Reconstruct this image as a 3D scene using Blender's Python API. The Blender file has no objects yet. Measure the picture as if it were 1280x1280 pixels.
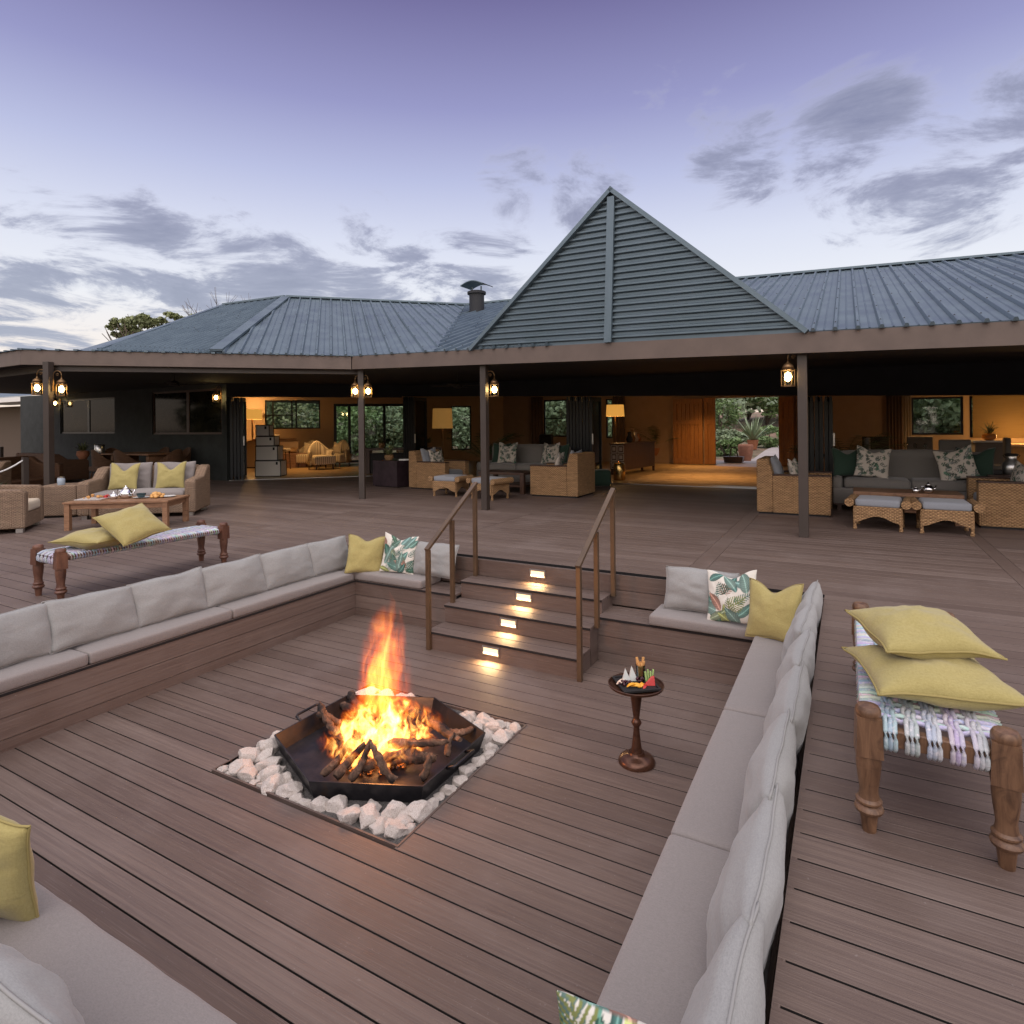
import bpy, math, random
from mathutils import Vector, Matrix, noise as mnoise
R = math.radians
random.seed(7)
S = bpy.context.scene
COL = S.collection
# ------------------------------------------------------------------ camera
F, CX, CY, CH = 760.0, 640.0, 531.0, 1.43
YAW, RHO = R(28.87), .01
vf = Vector((-math.sin(YAW), math.cos(YAW), 0)); vr0 = Vector((math.cos(YAW), math.sin(YAW), 0)); vz = Vector((0, 0, 1))
vr = vr0 * math.cos(RHO) - vz * math.sin(RHO); vu = vz * math.cos(RHO) + vr0 * math.sin(RHO)
cd = bpy.data.cameras.new('camera'); cam = bpy.data.objects.new('camera', cd); COL.objects.link(cam)
cam.matrix_world = Matrix(((vr.x, vu.x, -vf.x, 0), (vr.y, vu.y, -vf.y, 0), (vr.z, vu.z, -vf.z, CH), (0, 0, 0, 1)))
cd.sensor_width = 36; cd.lens = F / 1280 * 36; cd.shift_y = -(640 - CY) / 1280; cd.clip_end = 2000; cd.clip_start = .05
S.camera = cam
S.cycles.use_denoising = True
S.cycles.max_bounces = 6; S.cycles.diffuse_bounces = 3; S.cycles.glossy_bounces = 3; S.cycles.transmission_bounces = 5
S.cycles.transparent_max_bounces = 8; S.cycles.volume_bounces = 0
S.cycles.volume_step_rate = .3; S.cycles.sample_clamp_indirect = 4
S.view_settings.view_transform = 'Standard'; S.view_settings.look = 'None'; S.view_settings.gamma = 1; S.view_settings.exposure = 0

def ray(px, py):
    return vf + vr * ((px - CX) / F) + vu * ((CY - py) / F)
def at(px, py, z=0.0):
    d = ray(px, py); t = (z - CH) / d.z
    return Vector((d.x * t, d.y * t, z))
def az(px, py, t):
    d = ray(px, py); return Vector((d.x * t, d.y * t, CH + d.z * t))
def hit(px, py, p, q):
    d = ray(px, py); nx, ny = -(q[1] - p[1]), q[0] - p[0]
    t = (nx * p[0] + ny * p[1]) / (nx * d.x + ny * d.y)
    return Vector((d.x * t, d.y * t, CH + d.z * t))

# ------------------------------------------------------------------ node helper
class N:
    def __init__(s, nt): s.nt = nt; s.n = nt.nodes; s.l = nt.links
    def new(s, typ, ins=None, **kw):
        n = s.n.new(typ)
        for k, v in kw.items(): setattr(n, k, v)
        for k, v in (ins or {}).items(): s.set(n, k, v)
        return n
    def set(s, n, k, v):
        i = n.inputs[k]
        if isinstance(v, bpy.types.NodeSocket): s.l.new(v, i)
        elif isinstance(v, bpy.types.Node): s.l.new(v.outputs[0], i)
        else:
            if i.type == 'RGBA' and len(v) == 3: v = (*v, 1)
            i.default_value = v
    def m(s, op, a, b=0.0, c=0.0, clamp=False):
        n = s.new('ShaderNodeMath', {0: a, 1: b, 2: c}, operation=op); n.use_clamp = clamp; return n.outputs[0]
    def vm(s, op, a, b=(0, 0, 0), sc=None):
        n = s.new('ShaderNodeVectorMath', {0: a, 1: b}, operation=op)
        if sc is not None: s.set(n, 'Scale', sc)
        return n.outputs['Value'] if op in ('DOT_PRODUCT', 'LENGTH', 'DISTANCE') else n.outputs[0]
    def noise(s, vec, scale=5, detail=3, rough=.5, dist=0, out=0):
        n = s.new('ShaderNodeTexNoise', {'Scale': scale, 'Detail': detail, 'Roughness': rough, 'Distortion': dist})
        if vec is not None: s.set(n, 'Vector', vec)
        return n.outputs[out]
    def ramp(s, fac, stops, interp='LINEAR'):
        n = s.new('ShaderNodeValToRGB', {'Fac': fac}); cr = n.color_ramp; cr.interpolation = interp
        while len(cr.elements) > 1: cr.elements.remove(cr.elements[-1])
        for i, (p, c) in enumerate(stops):
            e = cr.elements[0] if i == 0 else cr.elements.new(p)
            e.position = p; e.color = (*c, 1) if not isinstance(c, (int, float)) else (c, c, c, 1)
        return n.outputs[0]
    def mix(s, fac, a, b, blend='MIX'):
        n = s.new('ShaderNodeMix', data_type='RGBA', blend_type=blend)
        s.set(n, 0, fac); s.set(n, 6, a); s.set(n, 7, b); return n.outputs[2]
    def mapr(s, v, a, b, c=0.0, d=1.0, interp='LINEAR'):
        n = s.new('ShaderNodeMapRange', {0: v, 1: a, 2: b, 3: c, 4: d}, interpolation_type=interp); return n.outputs[0]
    def scale(s, vec, sc): return s.new('ShaderNodeMapping', {'Vector': vec, 'Scale': sc}).outputs[0]

MATS = {}
def mat(name, col=(.5, .5, .5), rough=.6, metal=0, build=None, bump=None, **kw):
    if name in MATS: return MATS[name]
    m = bpy.data.materials.new(name); m.use_nodes = True; nt = m.node_tree; n = N(nt); p = nt.nodes['Principled BSDF']
    n.set(p, 'Base Color', col); p.inputs['Roughness'].default_value = rough; p.inputs['Metallic'].default_value = metal
    for k, v in kw.items(): n.set(p, k.replace('_', ' '), v)
    if build: build(n, p)
    MATS[name] = m; return m
def objco(n): return n.new('ShaderNodeTexCoord').outputs['Object']
def bumpn(n, p, h, strength=.3, dist=.01):
    b = n.new('ShaderNodeBump', {'Height': h, 'Strength': strength, 'Distance': dist}); n.set(p, 'Normal', b)

# ------------------------------------------------------------------ world: dusk sky
W = bpy.data.worlds.new('World'); S.world = W; W.use_nodes = True
n = N(W.node_tree); bg = W.node_tree.nodes['Background']
d = n.new('ShaderNodeTexCoord').outputs['Generated']
sx = n.new('ShaderNodeSeparateXYZ', {0: d}); z = sx.outputs[2]
zc = n.m('MAXIMUM', z, 0.0)
grad = n.ramp(zc, [(0, (.98, .80, .66)), (.09, (.96, .87, .80)), (.19, (.84, .86, .92)), (.28, (.70, .735, .88)), (.37, (.49, .525, .76)), (.46, (.31, .315, .57)), (.58, (.165, .148, .335)), (.75, (.16, .14, .28)), (1, (.20, .18, .28))])
base = n.new('ShaderNodeTexSky', sky_type='NISHITA', sun_disc=False); base.sun_elevation = R(4); base.sun_rotation = R(205)
grad = n.mix(1.0, grad, n.vm('SCALE', base.outputs[0], sc=.012), 'ADD')
# clouds: noise on a plane overhead
pl = n.new('ShaderNodeCombineXYZ', {0: n.m('DIVIDE', sx.outputs[0], n.m('ADD', zc, .085)), 1: n.m('DIVIDE', sx.outputs[1], n.m('ADD', zc, .085)), 2: .3}).outputs[0]
c1 = n.noise(pl, 1.75, 12, .66, .5); c2 = n.noise(n.vm('ADD', pl, (7, 3, 1)), .55, 3, .5)
def blob(px, py, w):
    v = ray(px, py).normalized()
    return n.mapr(n.vm('DISTANCE', d, tuple(v)), w, w * .15, 0, 1, 'SMOOTHSTEP')
msk = 0.0
for px, py, w, k in ((50, 380, .24, 1.15), (200, 345, .20, 1.15), (340, 330, .22, 1.12), (480, 335, .22, 1.12), (600, 345, .20, 1.1), (180, 275, .08, 1.1), (640, 235, .13, 1.1), (740, 245, .14, 1.12), (930, 185, .16, 1.25), (1070, 155, .19, 1.42), (1180, 205, .19, 1.25), (1260, 150, .15, 1.25), (1190, 256, .05, 1.1)):
    msk = n.m('MAXIMUM', n.m('MULTIPLY', blob(px, py, w), k), msk)
back = n.vm('DOT_PRODUCT', d, tuple(-vf))
backm = n.mapr(back, -.2, .9, 0, 1, 'SMOOTHSTEP')
msk = n.m('MAXIMUM', msk, n.m('MULTIPLY', backm, .5))
cl = n.m('ADD', n.m('MULTIPLY', c1, .8), n.m('MULTIPLY', c2, .2))
cl = n.m('ADD', cl, n.m('MULTIPLY', n.m('SUBTRACT', msk, 1.0), .20))
cov = n.mapr(cl, .455, .585, 0, 1, 'SMOOTHSTEP')
ccol = n.ramp(cl, [(.45, (.60, .61, .73)), (.54, (.34, .36, .50)), (.66, (.215, .235, .365))])
ccol = n.mix(n.mapr(z, .05, .32, .8, 0), ccol, (.40, .465, .575))
sky = n.mix(n.m('MULTIPLY', cov, .88), grad, ccol)
# afterglow of the sunset behind the camera
glow = n.vm('SCALE', n.ramp(zc, [(0, (1.1, .85, .66)), (.35, (1.5, 1.3, 1.15)), (.9, (1.3, 1.2, 1.1))]), sc=backm)
sky = n.mix(1.0, sky, glow, 'ADD')
sky = n.mix(1.0, sky, n.vm('SCALE', (1.15, 1.08, 1.02), sc=n.mapr(z, .62, .86, 0, 1, 'SMOOTHSTEP')), 'ADD')   # unseen overhead glow, added to light level surfaces from above
sky = n.mix(n.mapr(z, -.02, 0, 1, 0), sky, (.16, .13, .11))
n.set(bg, 'Color', sky); bg.inputs['Strength'].default_value = 1.0

# low, almost set sun: a broad soft source behind the camera
sl = bpy.data.lights.new('sun', 'SUN'); so = bpy.data.objects.new('sun', sl); COL.objects.link(so)
sl.energy = .45; sl.angle = R(35); sl.color = (1, .86, .8)
sd = (-vf * .8 + Vector((-.3, 0, .75))).normalized(); so.rotation_euler = sd.to_track_quat('Z', 'Y').to_euler(); so.location = (0, -20, 30)

# ------------------------------------------------------------------ mesh builder
class MB:
    def __init__(s): s.v = []; s.f = []; s.mi = []; s.t = []; s.M = Matrix(); s.tint = .5; s.cur = 0; s.c = []; s.col = None; s.uv = None
    def vert(s, p):
        s.v.append(tuple(s.M @ Vector(p))); s.t.append(s.tint)
        if s.col is not None: s.c.append((*s.col, 1))
        return len(s.v) - 1
    def face(s, idx): s.f.append(tuple(idx)); s.mi.append(s.cur)
    def poly(s, pts): s.face([s.vert(p) for p in pts])
    def box(s, x0, y0, z0, x1, y1, z1, e=0):
        b = [s.vert(p) for p in ((x0, y0, z0), (x1, y0, z0), (x1, y1, z0), (x0, y1, z0), (x0 + e, y0 + e, z1), (x1 - e, y0 + e, z1), (x1 - e, y1 - e, z1), (x0 + e, y1 - e, z1))]
        for q in ((0, 3, 2, 1), (4, 5, 6, 7), (0, 1, 5, 4), (1, 2, 6, 5), (2, 3, 7, 6), (3, 0, 4, 7)): s.face([b[i] for i in q])
    def bar(s, p, q, w, h=None, up=(0, 0, 1)):
        h = h or w; p = Vector(p); q = Vector(q); d = (q - p).normalized(); u = Vector(up)
        if abs(d.dot(u)) > .99: u = Vector((0, 1, 0))
        a = d.cross(u).normalized() * w / 2; b = a.cross(d).normalized() * h / 2
        r = [s.vert(o + i * a + j * b) for o in (p, q) for i, j in ((-1, -1), (1, -1), (1, 1), (-1, 1))]
        for k in ((0, 1, 2, 3), (7, 6, 5, 4), (0, 4, 5, 1), (1, 5, 6, 2), (2, 6, 7, 3), (3, 7, 4, 0)): s.face([r[i] for i in k])
    def prism(s, pts, z0, z1):
        a = [s.vert((x, y, z0)) for x, y in pts]; b = [s.vert((x, y, z1)) for x, y in pts]; k = len(pts)
        s.face(a[::-1]); s.face(b)
        for i in range(k): s.face((a[i], a[(i + 1) % k], b[(i + 1) % k], b[i]))
    def tube(s, pts, r, seg=8, cap=True):
        pts = [Vector(p) for p in pts]; rings = []; k = len(pts); rr = r if isinstance(r, (list, tuple)) else [r] * k
        up = Vector((.13, .21, .97))
        for i, p in enumerate(pts):
            d = (pts[min(i + 1, k - 1)] - pts[max(i - 1, 0)]).normalized(); a = d.cross(up)
            if a.length < .05: a = d.cross(Vector((1, 0, 0)))
            a.normalize(); b = d.cross(a).normalized()
            rings.append([s.vert(p + (a * math.cos(t) + b * math.sin(t)) * rr[i]) for t in [2 * math.pi * j / seg for j in range(seg)]])
        for i in range(k - 1):
            for j in range(seg): s.face((rings[i][j], rings[i][(j + 1) % seg], rings[i + 1][(j + 1) % seg], rings[i + 1][j]))
        if cap: s.face(rings[0][::-1]); s.face(rings[-1])
    def lathe(s, prof, seg=24, c=(0, 0), squash=None):
        rings = []
        for r, z in prof: rings.append([s.vert((c[0] + r * math.cos(2 * math.pi * j / seg), c[1] + r * math.sin(2 * math.pi * j / seg), z)) for j in range(seg)])
        for i in range(len(prof) - 1):
            for j in range(seg): s.face((rings[i][j], rings[i][(j + 1) % seg], rings[i + 1][(j + 1) % seg], rings[i + 1][j]))
        s.face(rings[0][::-1]); s.face(rings[-1])
    def rbox(s, cx, cy, cz, sx, sy, sz, r, crown=0, nx=10, ny=10, nz=4, wob=0, seed=0, pitch=(0, 0)):
        """soft rounded box standing on cz; crown lifts the middle of the top"""
        def g(L, k):
            a = [-L / 2, -L / 2 + r * .3, -L / 2 + r]; b = [L / 2 - r, L / 2 - r * .3, L / 2]
            return a + [-L / 2 + r + (L - 2 * r) * i / k for i in range(1, k)] + b
        X, Y, Z = g(sx, nx), g(sy, ny), g(sz, nz); ids = {}
        def V(i, j, k):
            if (i, j, k) in ids: return ids[(i, j, k)]
            q = Vector((X[i], Y[j], Z[k])); c = Vector([max(-L / 2 + r, min(L / 2 - r, w)) for L, w in ((sx, q.x), (sy, q.y), (sz, q.z))])
            d = q - c; p = c + d.normalized() * r if d.length > 1e-6 else q
            u, v = X[i] * 2 / sx, Y[j] * 2 / sy
            p.z += crown * (1 - u * u) * (1 - v * v) * (q.z / sz + .5)
            if wob:
                w = mnoise.noise(Vector((p.x * 4 + seed, p.y * 4, p.z * 4))) * wob + mnoise.noise(Vector((p.x * 13 + seed, p.y * 9, p.z * 11))) * wob * .35
                p += (p - Vector((0, 0, 0))).normalized() * w if False else Vector((0, 0, w * (q.z / sz + .5))) + Vector((0, w * .6 * (1 if q.y > 0 else -1), 0))
            ids[(i, j, k)] = s.vert((p.x + cx, p.y + cy, p.z + cz + sz / 2)); return ids[(i, j, k)]
        a, b, c = len(X) - 1, len(Y) - 1, len(Z) - 1
        for i in range(a):
            for j in range(b):
                s.face((V(i, j, 0), V(i, j + 1, 0), V(i + 1, j + 1, 0), V(i + 1, j, 0))); s.face((V(i, j, c), V(i + 1, j, c), V(i + 1, j + 1, c), V(i, j + 1, c)))
        for i in range(a):
            for k in range(c):
                s.face((V(i, 0, k), V(i + 1, 0, k), V(i + 1, 0, k + 1), V(i, 0, k + 1))); s.face((V(i, b, k), V(i, b, k + 1), V(i + 1, b, k + 1), V(i + 1, b, k)))
        for j in range(b):
            for k in range(c):
                s.face((V(0, j, k), V(0, j, k + 1), V(0, j + 1, k + 1), V(0, j + 1, k))); s.face((V(a, j, k), V(a, j + 1, k), V(a, j + 1, k + 1), V(a, j, k + 1)))
    def build(s, name, mats, parent=None, loc=(0, 0, 0), rot=(0, 0, 0), smooth=False, bevel=0, world=False):
        me = bpy.data.meshes.new(name); me.from_pydata(s.v, [], s.f)
        if not isinstance(mats, (list, tuple)): mats = [mats]
        for m in mats: me.materials.append(m)
        me.polygons.foreach_set('material_index', s.mi)
        if smooth: me.polygons.foreach_set('use_smooth', [True] * len(s.f))
        a = me.attributes.new('tint', 'FLOAT', 'POINT'); a.data.foreach_set('value', s.t)
        if s.c and len(s.c) == len(s.v):
            c = me.color_attributes.new('Col', 'FLOAT_COLOR', 'POINT'); c.data.foreach_set('color', [x for q in s.c for x in q])
        me.update()
        o = bpy.data.objects.new(name, me); COL.objects.link(o); o.parent = parent; o.location = loc; o.rotation_euler = rot
        if world and parent is not None: o.location = -Vector(parent.location)
        if bevel:
            b = o.modifiers.new('bevel', 'BEVEL'); b.width = bevel; b.segments = 2; b.limit_method = 'ANGLE'; b.angle_limit = R(40)
        if smooth and smooth != 'all':
            try: me.set_sharp_from_angle(angle=R(smooth if isinstance(smooth, (int, float)) and smooth is not True else 40))
            except Exception: pass
        return o
def tag(o, label=None, cat=None, group=None, kind=None):
    if label: o['label'] = label
    if cat: o['category'] = cat
    if group: o['group'] = group
    if kind: o['kind'] = kind
    return o
def thing(name, label, cat, loc=(0, 0, 0), rz=0, group=None):
    o = bpy.data.objects.new(name, None); COL.objects.link(o); o.location = loc; o.rotation_euler = (0, 0, rz); o.empty_display_size = .1
    return tag(o, label, cat, group)
def copy_tree(o, parent=None):
    c = o.copy(); COL.objects.link(c)
    if parent is not None: c.parent = parent
    for ch in list(o.children): copy_tree(ch, c)
    return c
def place(o, loc, rz=0, label=None, group=None):
    c = copy_tree(o); c.location = loc; c.rotation_euler = (0, 0, rz)
    if label: c['label'] = label
    if group: c['group'] = group
    return c
def struct(name, mb, m, **kw):
    return tag(mb.build(name, m, **kw), kind='structure')

# ------------------------------------------------------------------ materials
def board(axis):
    def f(n, p):
        co = objco(n); t = n.new('ShaderNodeAttribute', attribute_name='tint').outputs['Fac']
        sc = {'x': (1.0, 62, 62), 'y': (62, 1.0, 62), 'z': (62, 62, 1.0)}[axis]
        off = n.new('ShaderNodeCombineXYZ', {0: n.m('MULTIPLY', t, 37), 1: n.m('MULTIPLY', t, 91), 2: 0}).outputs[0]
        g = n.noise(n.vm('ADD', n.scale(co, sc), off), 1, 5, .6, .8)
        g2 = n.noise(n.vm('ADD', n.scale(co, tuple(x * 3.3 for x in sc)), off), 1, 3, .6)
        blot = n.noise(co, 1.3, 4, .6); spk = n.noise(co, 70, 2, .5)
        c = n.ramp(t, [(0, (.098, .066, .052)), (.5, (.145, .103, .083)), (1, (.205, .155, .130))])
        c = n.mix(n.mapr(g, .3, .62, .6, 0), c, (.078, .052, .045))
        c = n.mix(n.mapr(g2, .54, .74, 0, .35), c, (.28, .225, .195))
        c = n.mix(n.mapr(blot, .5, .72, 0, .35), c, (.23, .185, .165))
        c = n.mix(n.mapr(spk, .70, .80, 0, .35), c, (.36, .32, .30))
        n.set(p, 'Base Color', c); n.set(p, 'Roughness', n.mapr(g, .3, .7, .5, .72))
        bumpn(n, p, n.m('ADD', g, n.m('MULTIPLY', g2, .6)), .5, .005)
    return f
m_bx = mat('composite_board_x', build=board('x')); m_by = mat('composite_board_y', build=board('y')); m_bz = mat('composite_board_z', build=board('z'))
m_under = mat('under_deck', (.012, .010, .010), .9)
def fab(c, c2=None, weave=260, st=.25, fold=True):
    c2 = c2 or tuple(x * .82 for x in c)
    def f(n, p):
        co = objco(n)
        w = n.noise(n.scale(co, (1, 1, .35)), weave, 2, .5); w2 = n.noise(n.scale(co, (.35, 1, 1)), weave, 2, .5); big = n.noise(co, 5, 3, .5)
        k = n.m('MULTIPLY', n.m('ADD', w, w2), .5)
        n.set(p, 'Base Color', n.mix(n.mapr(k, .35, .65), c2, n.mix(n.mapr(big, .3, .7, 0, .25), c, tuple(min(1, x * 1.12) for x in c))))
        h = n.m('ADD', n.m('MULTIPLY', k, .15), n.m('MULTIPLY', n.noise(n.scale(co, (1, 1, 1.6)), 9, 3, .55, .6), 1.0 if fold else .2))
        bumpn(n, p, h, st, .02); n.set(p, 'Sheen Weight', .2)
    return f
m_seat = mat('taupe_outdoor_fabric', rough=.9, build=fab((.262, .236, .222)))
m_back = mat('pale_grey_outdoor_fabric', rough=.9, build=fab((.315, .318, .308)))
m_yel = mat('mustard_linen', rough=.9, build=fab((.40, .34, .13), (.34, .285, .10), 200))
m_blue = mat('blue_grey_fabric', rough=.9, build=fab((.30, .32, .35)))
m_greysofa = mat('grey_linen_sofa', rough=.9, build=fab((.20, .185, .165)))
m_darkgreen = mat('dark_green_velvet', rough=.8, build=fab((.012, .04, .022)))
m_darkbrown = mat('dark_brown_cloth', rough=.9, build=fab((.11, .085, .07)))
m_cream = mat('cream_cloth', rough=.9, build=fab((.62, .52, .38)))
m_sand = mat('sand_cloth', rough=.9, build=fab((.40, .33, .25)))
def stripe(n, p):
    co = objco(n); s_ = n.new('ShaderNodeSeparateXYZ', {0: co})
    w = n.m('SINE', n.m('MULTIPLY', n.m('ADD', s_.outputs[0], s_.outputs[1]), 95))
    n.set(p, 'Base Color', n.mix(n.mapr(w, -.2, .2), (.68, .60, .46), (.33, .27, .20)))
m_stripe = mat('striped_cloth', rough=.9, build=stripe)
m_print = mat('leaf_print_fabric', rough=.9, build=lambda n, p: (n.set(p, 'Base Color', n.new('ShaderNodeAttribute', attribute_name='Col').outputs['Color']), bumpn(n, p, n.noise(objco(n), 9, 3, .55, .6), .25, .02)))
def wicker(c1, c2, kx=150, kz=150):
    def f(n, p):
        s_ = n.new('ShaderNodeSeparateXYZ', {0: objco(n)})
        h = n.m('ADD', s_.outputs[0], s_.outputs[1]); zz = s_.outputs[2]
        a = n.m('SINE', n.m('MULTIPLY', h, kx)); b = n.m('SINE', n.m('MULTIPLY', zz, kz))
        chk = n.m('MULTIPLY', a, b)
        big = n.noise(n.scale(objco(n), (3, 3, 30)), 1.6, 4, .65); sm = n.noise(n.scale(objco(n), (8, 8, 70)), 1, 3, .6)
        c = n.mix(n.mapr(chk, -1, 1), c1, c2); c = n.mix(n.mapr(big, .5, .72, 0, .55), c, tuple(x * .5 for x in c1)); c = n.mix(n.mapr(sm, .52, .7, 0, .5), c, tuple(min(1, x * 1.35) for x in c2))
        n.set(p, 'Base Color', c); bumpn(n, p, n.m('ADD', n.m('ABSOLUTE', a), n.m('ABSOLUTE', b)), .9, .008)
    return f
m_wick = mat('honey_wicker', rough=.55, build=wicker((.22, .115, .05), (.58, .36, .175), 120, 165))
m_wick2 = mat('brown_wicker', rough=.55, build=wicker((.18, .115, .072), (.36, .25, .165), 130, 190))
m_wick3 = mat('dark_wicker', rough=.6, build=wicker((.09, .042, .02), (.18, .09, .045), 130, 190))
def woodf(c1, c2, sc=(30, 30, 1.5), bs=.3):
    def f(n, p):
        co = objco(n); g = n.noise(n.scale(co, sc), 1, 5, .65, 1.2); b = n.noise(co, 9, 3, .6, 2)
        c = n.mix(n.mapr(g, .3, .7), c1, c2); c = n.mix(n.mapr(b, .55, .75, 0, .6), c, tuple(x * .45 for x in c1))
        n.set(p, 'Base Color', c); bumpn(n, p, g, bs, .004)
    return f
m_rust = mat('turned_hardwood', rough=.42, build=woodf((.060, .028, .015), (.23, .125, .066), (24, 24, 2.4)))
m_rust2 = mat('dark_turned_hardwood', rough=.45, build=woodf((.07, .026, .016), (.19, .085, .05), (14, 14, 3)))
m_teak = mat('teak', rough=.5, build=woodf((.19, .095, .05), (.34, .185, .10), (4, 40, 40)))
m_door = mat('sliding_door_wood', rough=.5, build=woodf((.22, .085, .022), (.40, .18, .05), (26, 26, 1.2)))
m_darkwood = mat('dark_wood', rough=.45, build=woodf((.045, .022, .014), (.10, .05, .03)))
def corr(n, p):
    co = objco(n); g = n.noise(n.scale(co, (1, 1, 1)), 2.2, 5, .6); f = n.noise(co, 60, 2, .5)
    c = n.mix(n.mapr(g, .3, .7), (.095, .138, .165), (.145, .198, .235)); c = n.mix(n.mapr(f, .6, .72, 0, .35), c, (.16, .20, .225))
    n.set(p, 'Base Color', c); n.set(p, 'Roughness', n.mapr(g, .3, .7, .36, .55))
m_roof = mat('blue_grey_steel_sheet', metal=.45, build=corr)
m_roofdark = mat('roof_underside', (.02, .022, .026), .7)
def paint(c, var=.15, sc=6, bs=.1):
    def f(n, p):
        co = objco(n); g = n.noise(co, sc, 6, .62); n.set(p, 'Base Color', n.mix(n.mapr(g, .3, .7), tuple(x * (1 - var) for x in c), tuple(min(1, x * (1 + var)) for x in c)))
        bumpn(n, p, n.noise(co, sc * 14, 3, .6), bs, .004)
    return f
m_fascia = mat('brown_painted_fascia', rough=.55, build=paint((.13, .098, .080), .14, 3))
m_post = mat('brown_painted_steel', rough=.45, build=paint((.050, .038, .031), .12, 5))
m_rail = mat('bronze_painted_steel', rough=.4, build=paint((.090, .055, .030), .2, 7))
m_ceil = mat('charcoal_ceiling', rough=.8, build=paint((.012, .013, .018), .3, 2))
m_charwall = mat('charcoal_plaster', rough=.85, build=paint((.035, .040, .038), .25, 4, .4))
m_plaster = mat('cream_plaster', rough=.8, build=paint((.50, .36, .235), .06, 3, .15))
m_plaster2 = mat('taupe_plaster', rough=.85, build=paint((.40, .275, .19), .08, 3, .15))
m_black = mat('black_aluminium', (.012, .014, .016), .35, .3)
m_blackmat = mat('black_matt', (.012, .011, .011), .7)
m_glass = mat('window_glass', (.8, .85, .85), .03, 0, None, None, Transmission_Weight=.0)
def glassb(n, p):
    tr = n.new('ShaderNodeBsdfTransparent', {'Color': (.86, .92, .90, 1)}); gl = n.new('ShaderNodeBsdfGlossy', {'Color': (.9, .95, 1, 1), 'Roughness': .03})
    fr = n.new('ShaderNodeFresnel', {'IOR': 1.45}); mx = n.new('ShaderNodeMixShader', {0: n.m('MULTIPLY', fr.outputs[0], 1.4, clamp=True), 1: tr, 2: gl})
    n.l.new(mx.outputs[0], n.n['Material Output'].inputs['Surface'])
m_pane = mat('clear_glass', build=glassb)
m_darkpane = mat('dark_window_glass', (.018, .018, .016), .06, 0, lambda n, p: [n.set(p, 'IOR', 1.18), n.set(p, 'Base Color', n.ramp(n.noise(objco(n), 3.5, 6, .7), [(.4, (.006, .006, .005)), (.6, (.02, .018, .011)), (.72, (.05, .036, .02))]))][0])
m_stackpane = mat('dark_tinted_glass', (.006, .012, .014), .12)
m_steel = mat('brushed_steel', (.55, .54, .52), .28, .95)
m_silver = mat('silver_ware', (.8, .8, .8), .12, 1)
m_copper = mat('aged_copper_wood', rough=.3, metal=.55, build=woodf((.055, .024, .015), (.15, .07, .042), (9, 9, 14), .15))
m_iron = mat('fire_tray_steel', rough=.38, metal=.4, build=lambda n, p: (n.set(p, 'Base Color', n.ramp(n.noise(objco(n), 7, 5, .65), [(.35, (.012, .012, .015)), (.6, (.03, .028, .032)), (.72, (.05, .03, .02))])), bumpn(n, p, n.noise(objco(n), 40, 4, .6), .25, .003)))
m_stone = mat('white_quartz_stone', rough=.85, build=lambda n, p: (n.set(p, 'Base Color', n.ramp(n.noise(objco(n), 14, 7, .7), [(.32, (.34, .27, .22)), (.46, (.62, .55, .49)), (.7, (.80, .76, .71))])), bumpn(n, p, n.noise(objco(n), 30, 6, .7), .7, .012)))
m_gravel = mat('dark_gravel', rough=.95, build=lambda n, p: (n.set(p, 'Base Color', n.ramp(n.noise(objco(n), 90, 4, .7), [(.3, (.04, .038, .036)), (.6, (.16, .15, .14)), (.8, (.34, .32, .30))])), bumpn(n, p, n.noise(objco(n), 80, 4, .7), 1, .02)))
def bark(n, p):
    co = objco(n); g = n.noise(n.scale(co, (20, 20, 20)), 1, 6, .7, 1); ch = n.noise(co, 6, 3, .6)
    c = n.ramp(g, [(.3, (.03, .016, .011)), (.55, (.14, .08, .05)), (.75, (.30, .20, .14))]); c = n.mix(n.mapr(ch, .45, .6), c, (.015, .011, .010))
    n.set(p, 'Base Color', c); bumpn(n, p, g, .8, .012)
m_log = mat('charred_firewood', rough=.9, build=bark)
m_terra = mat('terracotta', rough=.75, build=paint((.38, .15, .075), .2, 8))
m_white = mat('white_glaze', (.72, .72, .70), .25)
def leafm(c, v=.45):
    def f(n, p):
        co = objco(n); t = n.new('ShaderNodeAttribute', attribute_name='tint').outputs['Fac']
        n.set(p, 'Base Color', n.mix(t, tuple(x * (1 - v) for x in c), tuple(x * (1 + v) for x in c)))
        n.set(p, 'Roughness', .6)
    return f
m_leaf = mat('bush_leaf', build=leafm((.17, .26, .10))); m_leaf2 = mat('grey_green_leaf', build=leafm((.24, .31, .18))); m_leaf3 = mat('olive_leaf', build=leafm((.16, .185, .08)))
m_palm = mat('palm_leaf', build=leafm((.045, .085, .03))); m_grassg = mat('lush_leaf', build=leafm((.035, .085, .02)))
m_bark = mat('tree_bark', rough=.9, build=paint((.12, .09, .07), .3, 12, .5))
m_bulb = mat('lit_bulb', build=lambda n, p: (n.set(p, 'Emission Color', (1, .62, .24)), n.set(p, 'Emission Strength', 60.0)))
m_shade = mat('lit_lampshade', (.6, .4, .2), .9, 0, lambda n, p: (n.set(p, 'Emission Color', (1, .47, .085)), n.set(p, 'Emission Strength', .62)))
m_shadedim = mat('dim_lampshade', (.6, .4, .2), .9, 0, lambda n, p: (n.set(p, 'Emission Color', (1, .5, .12)), n.set(p, 'Emission Strength', .16)))
m_lens = mat('step_light_lens', build=lambda n, p: (n.set(p, 'Emission Color', (1, .68, .33)), n.set(p, 'Emission Strength', 1.35)))
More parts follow.
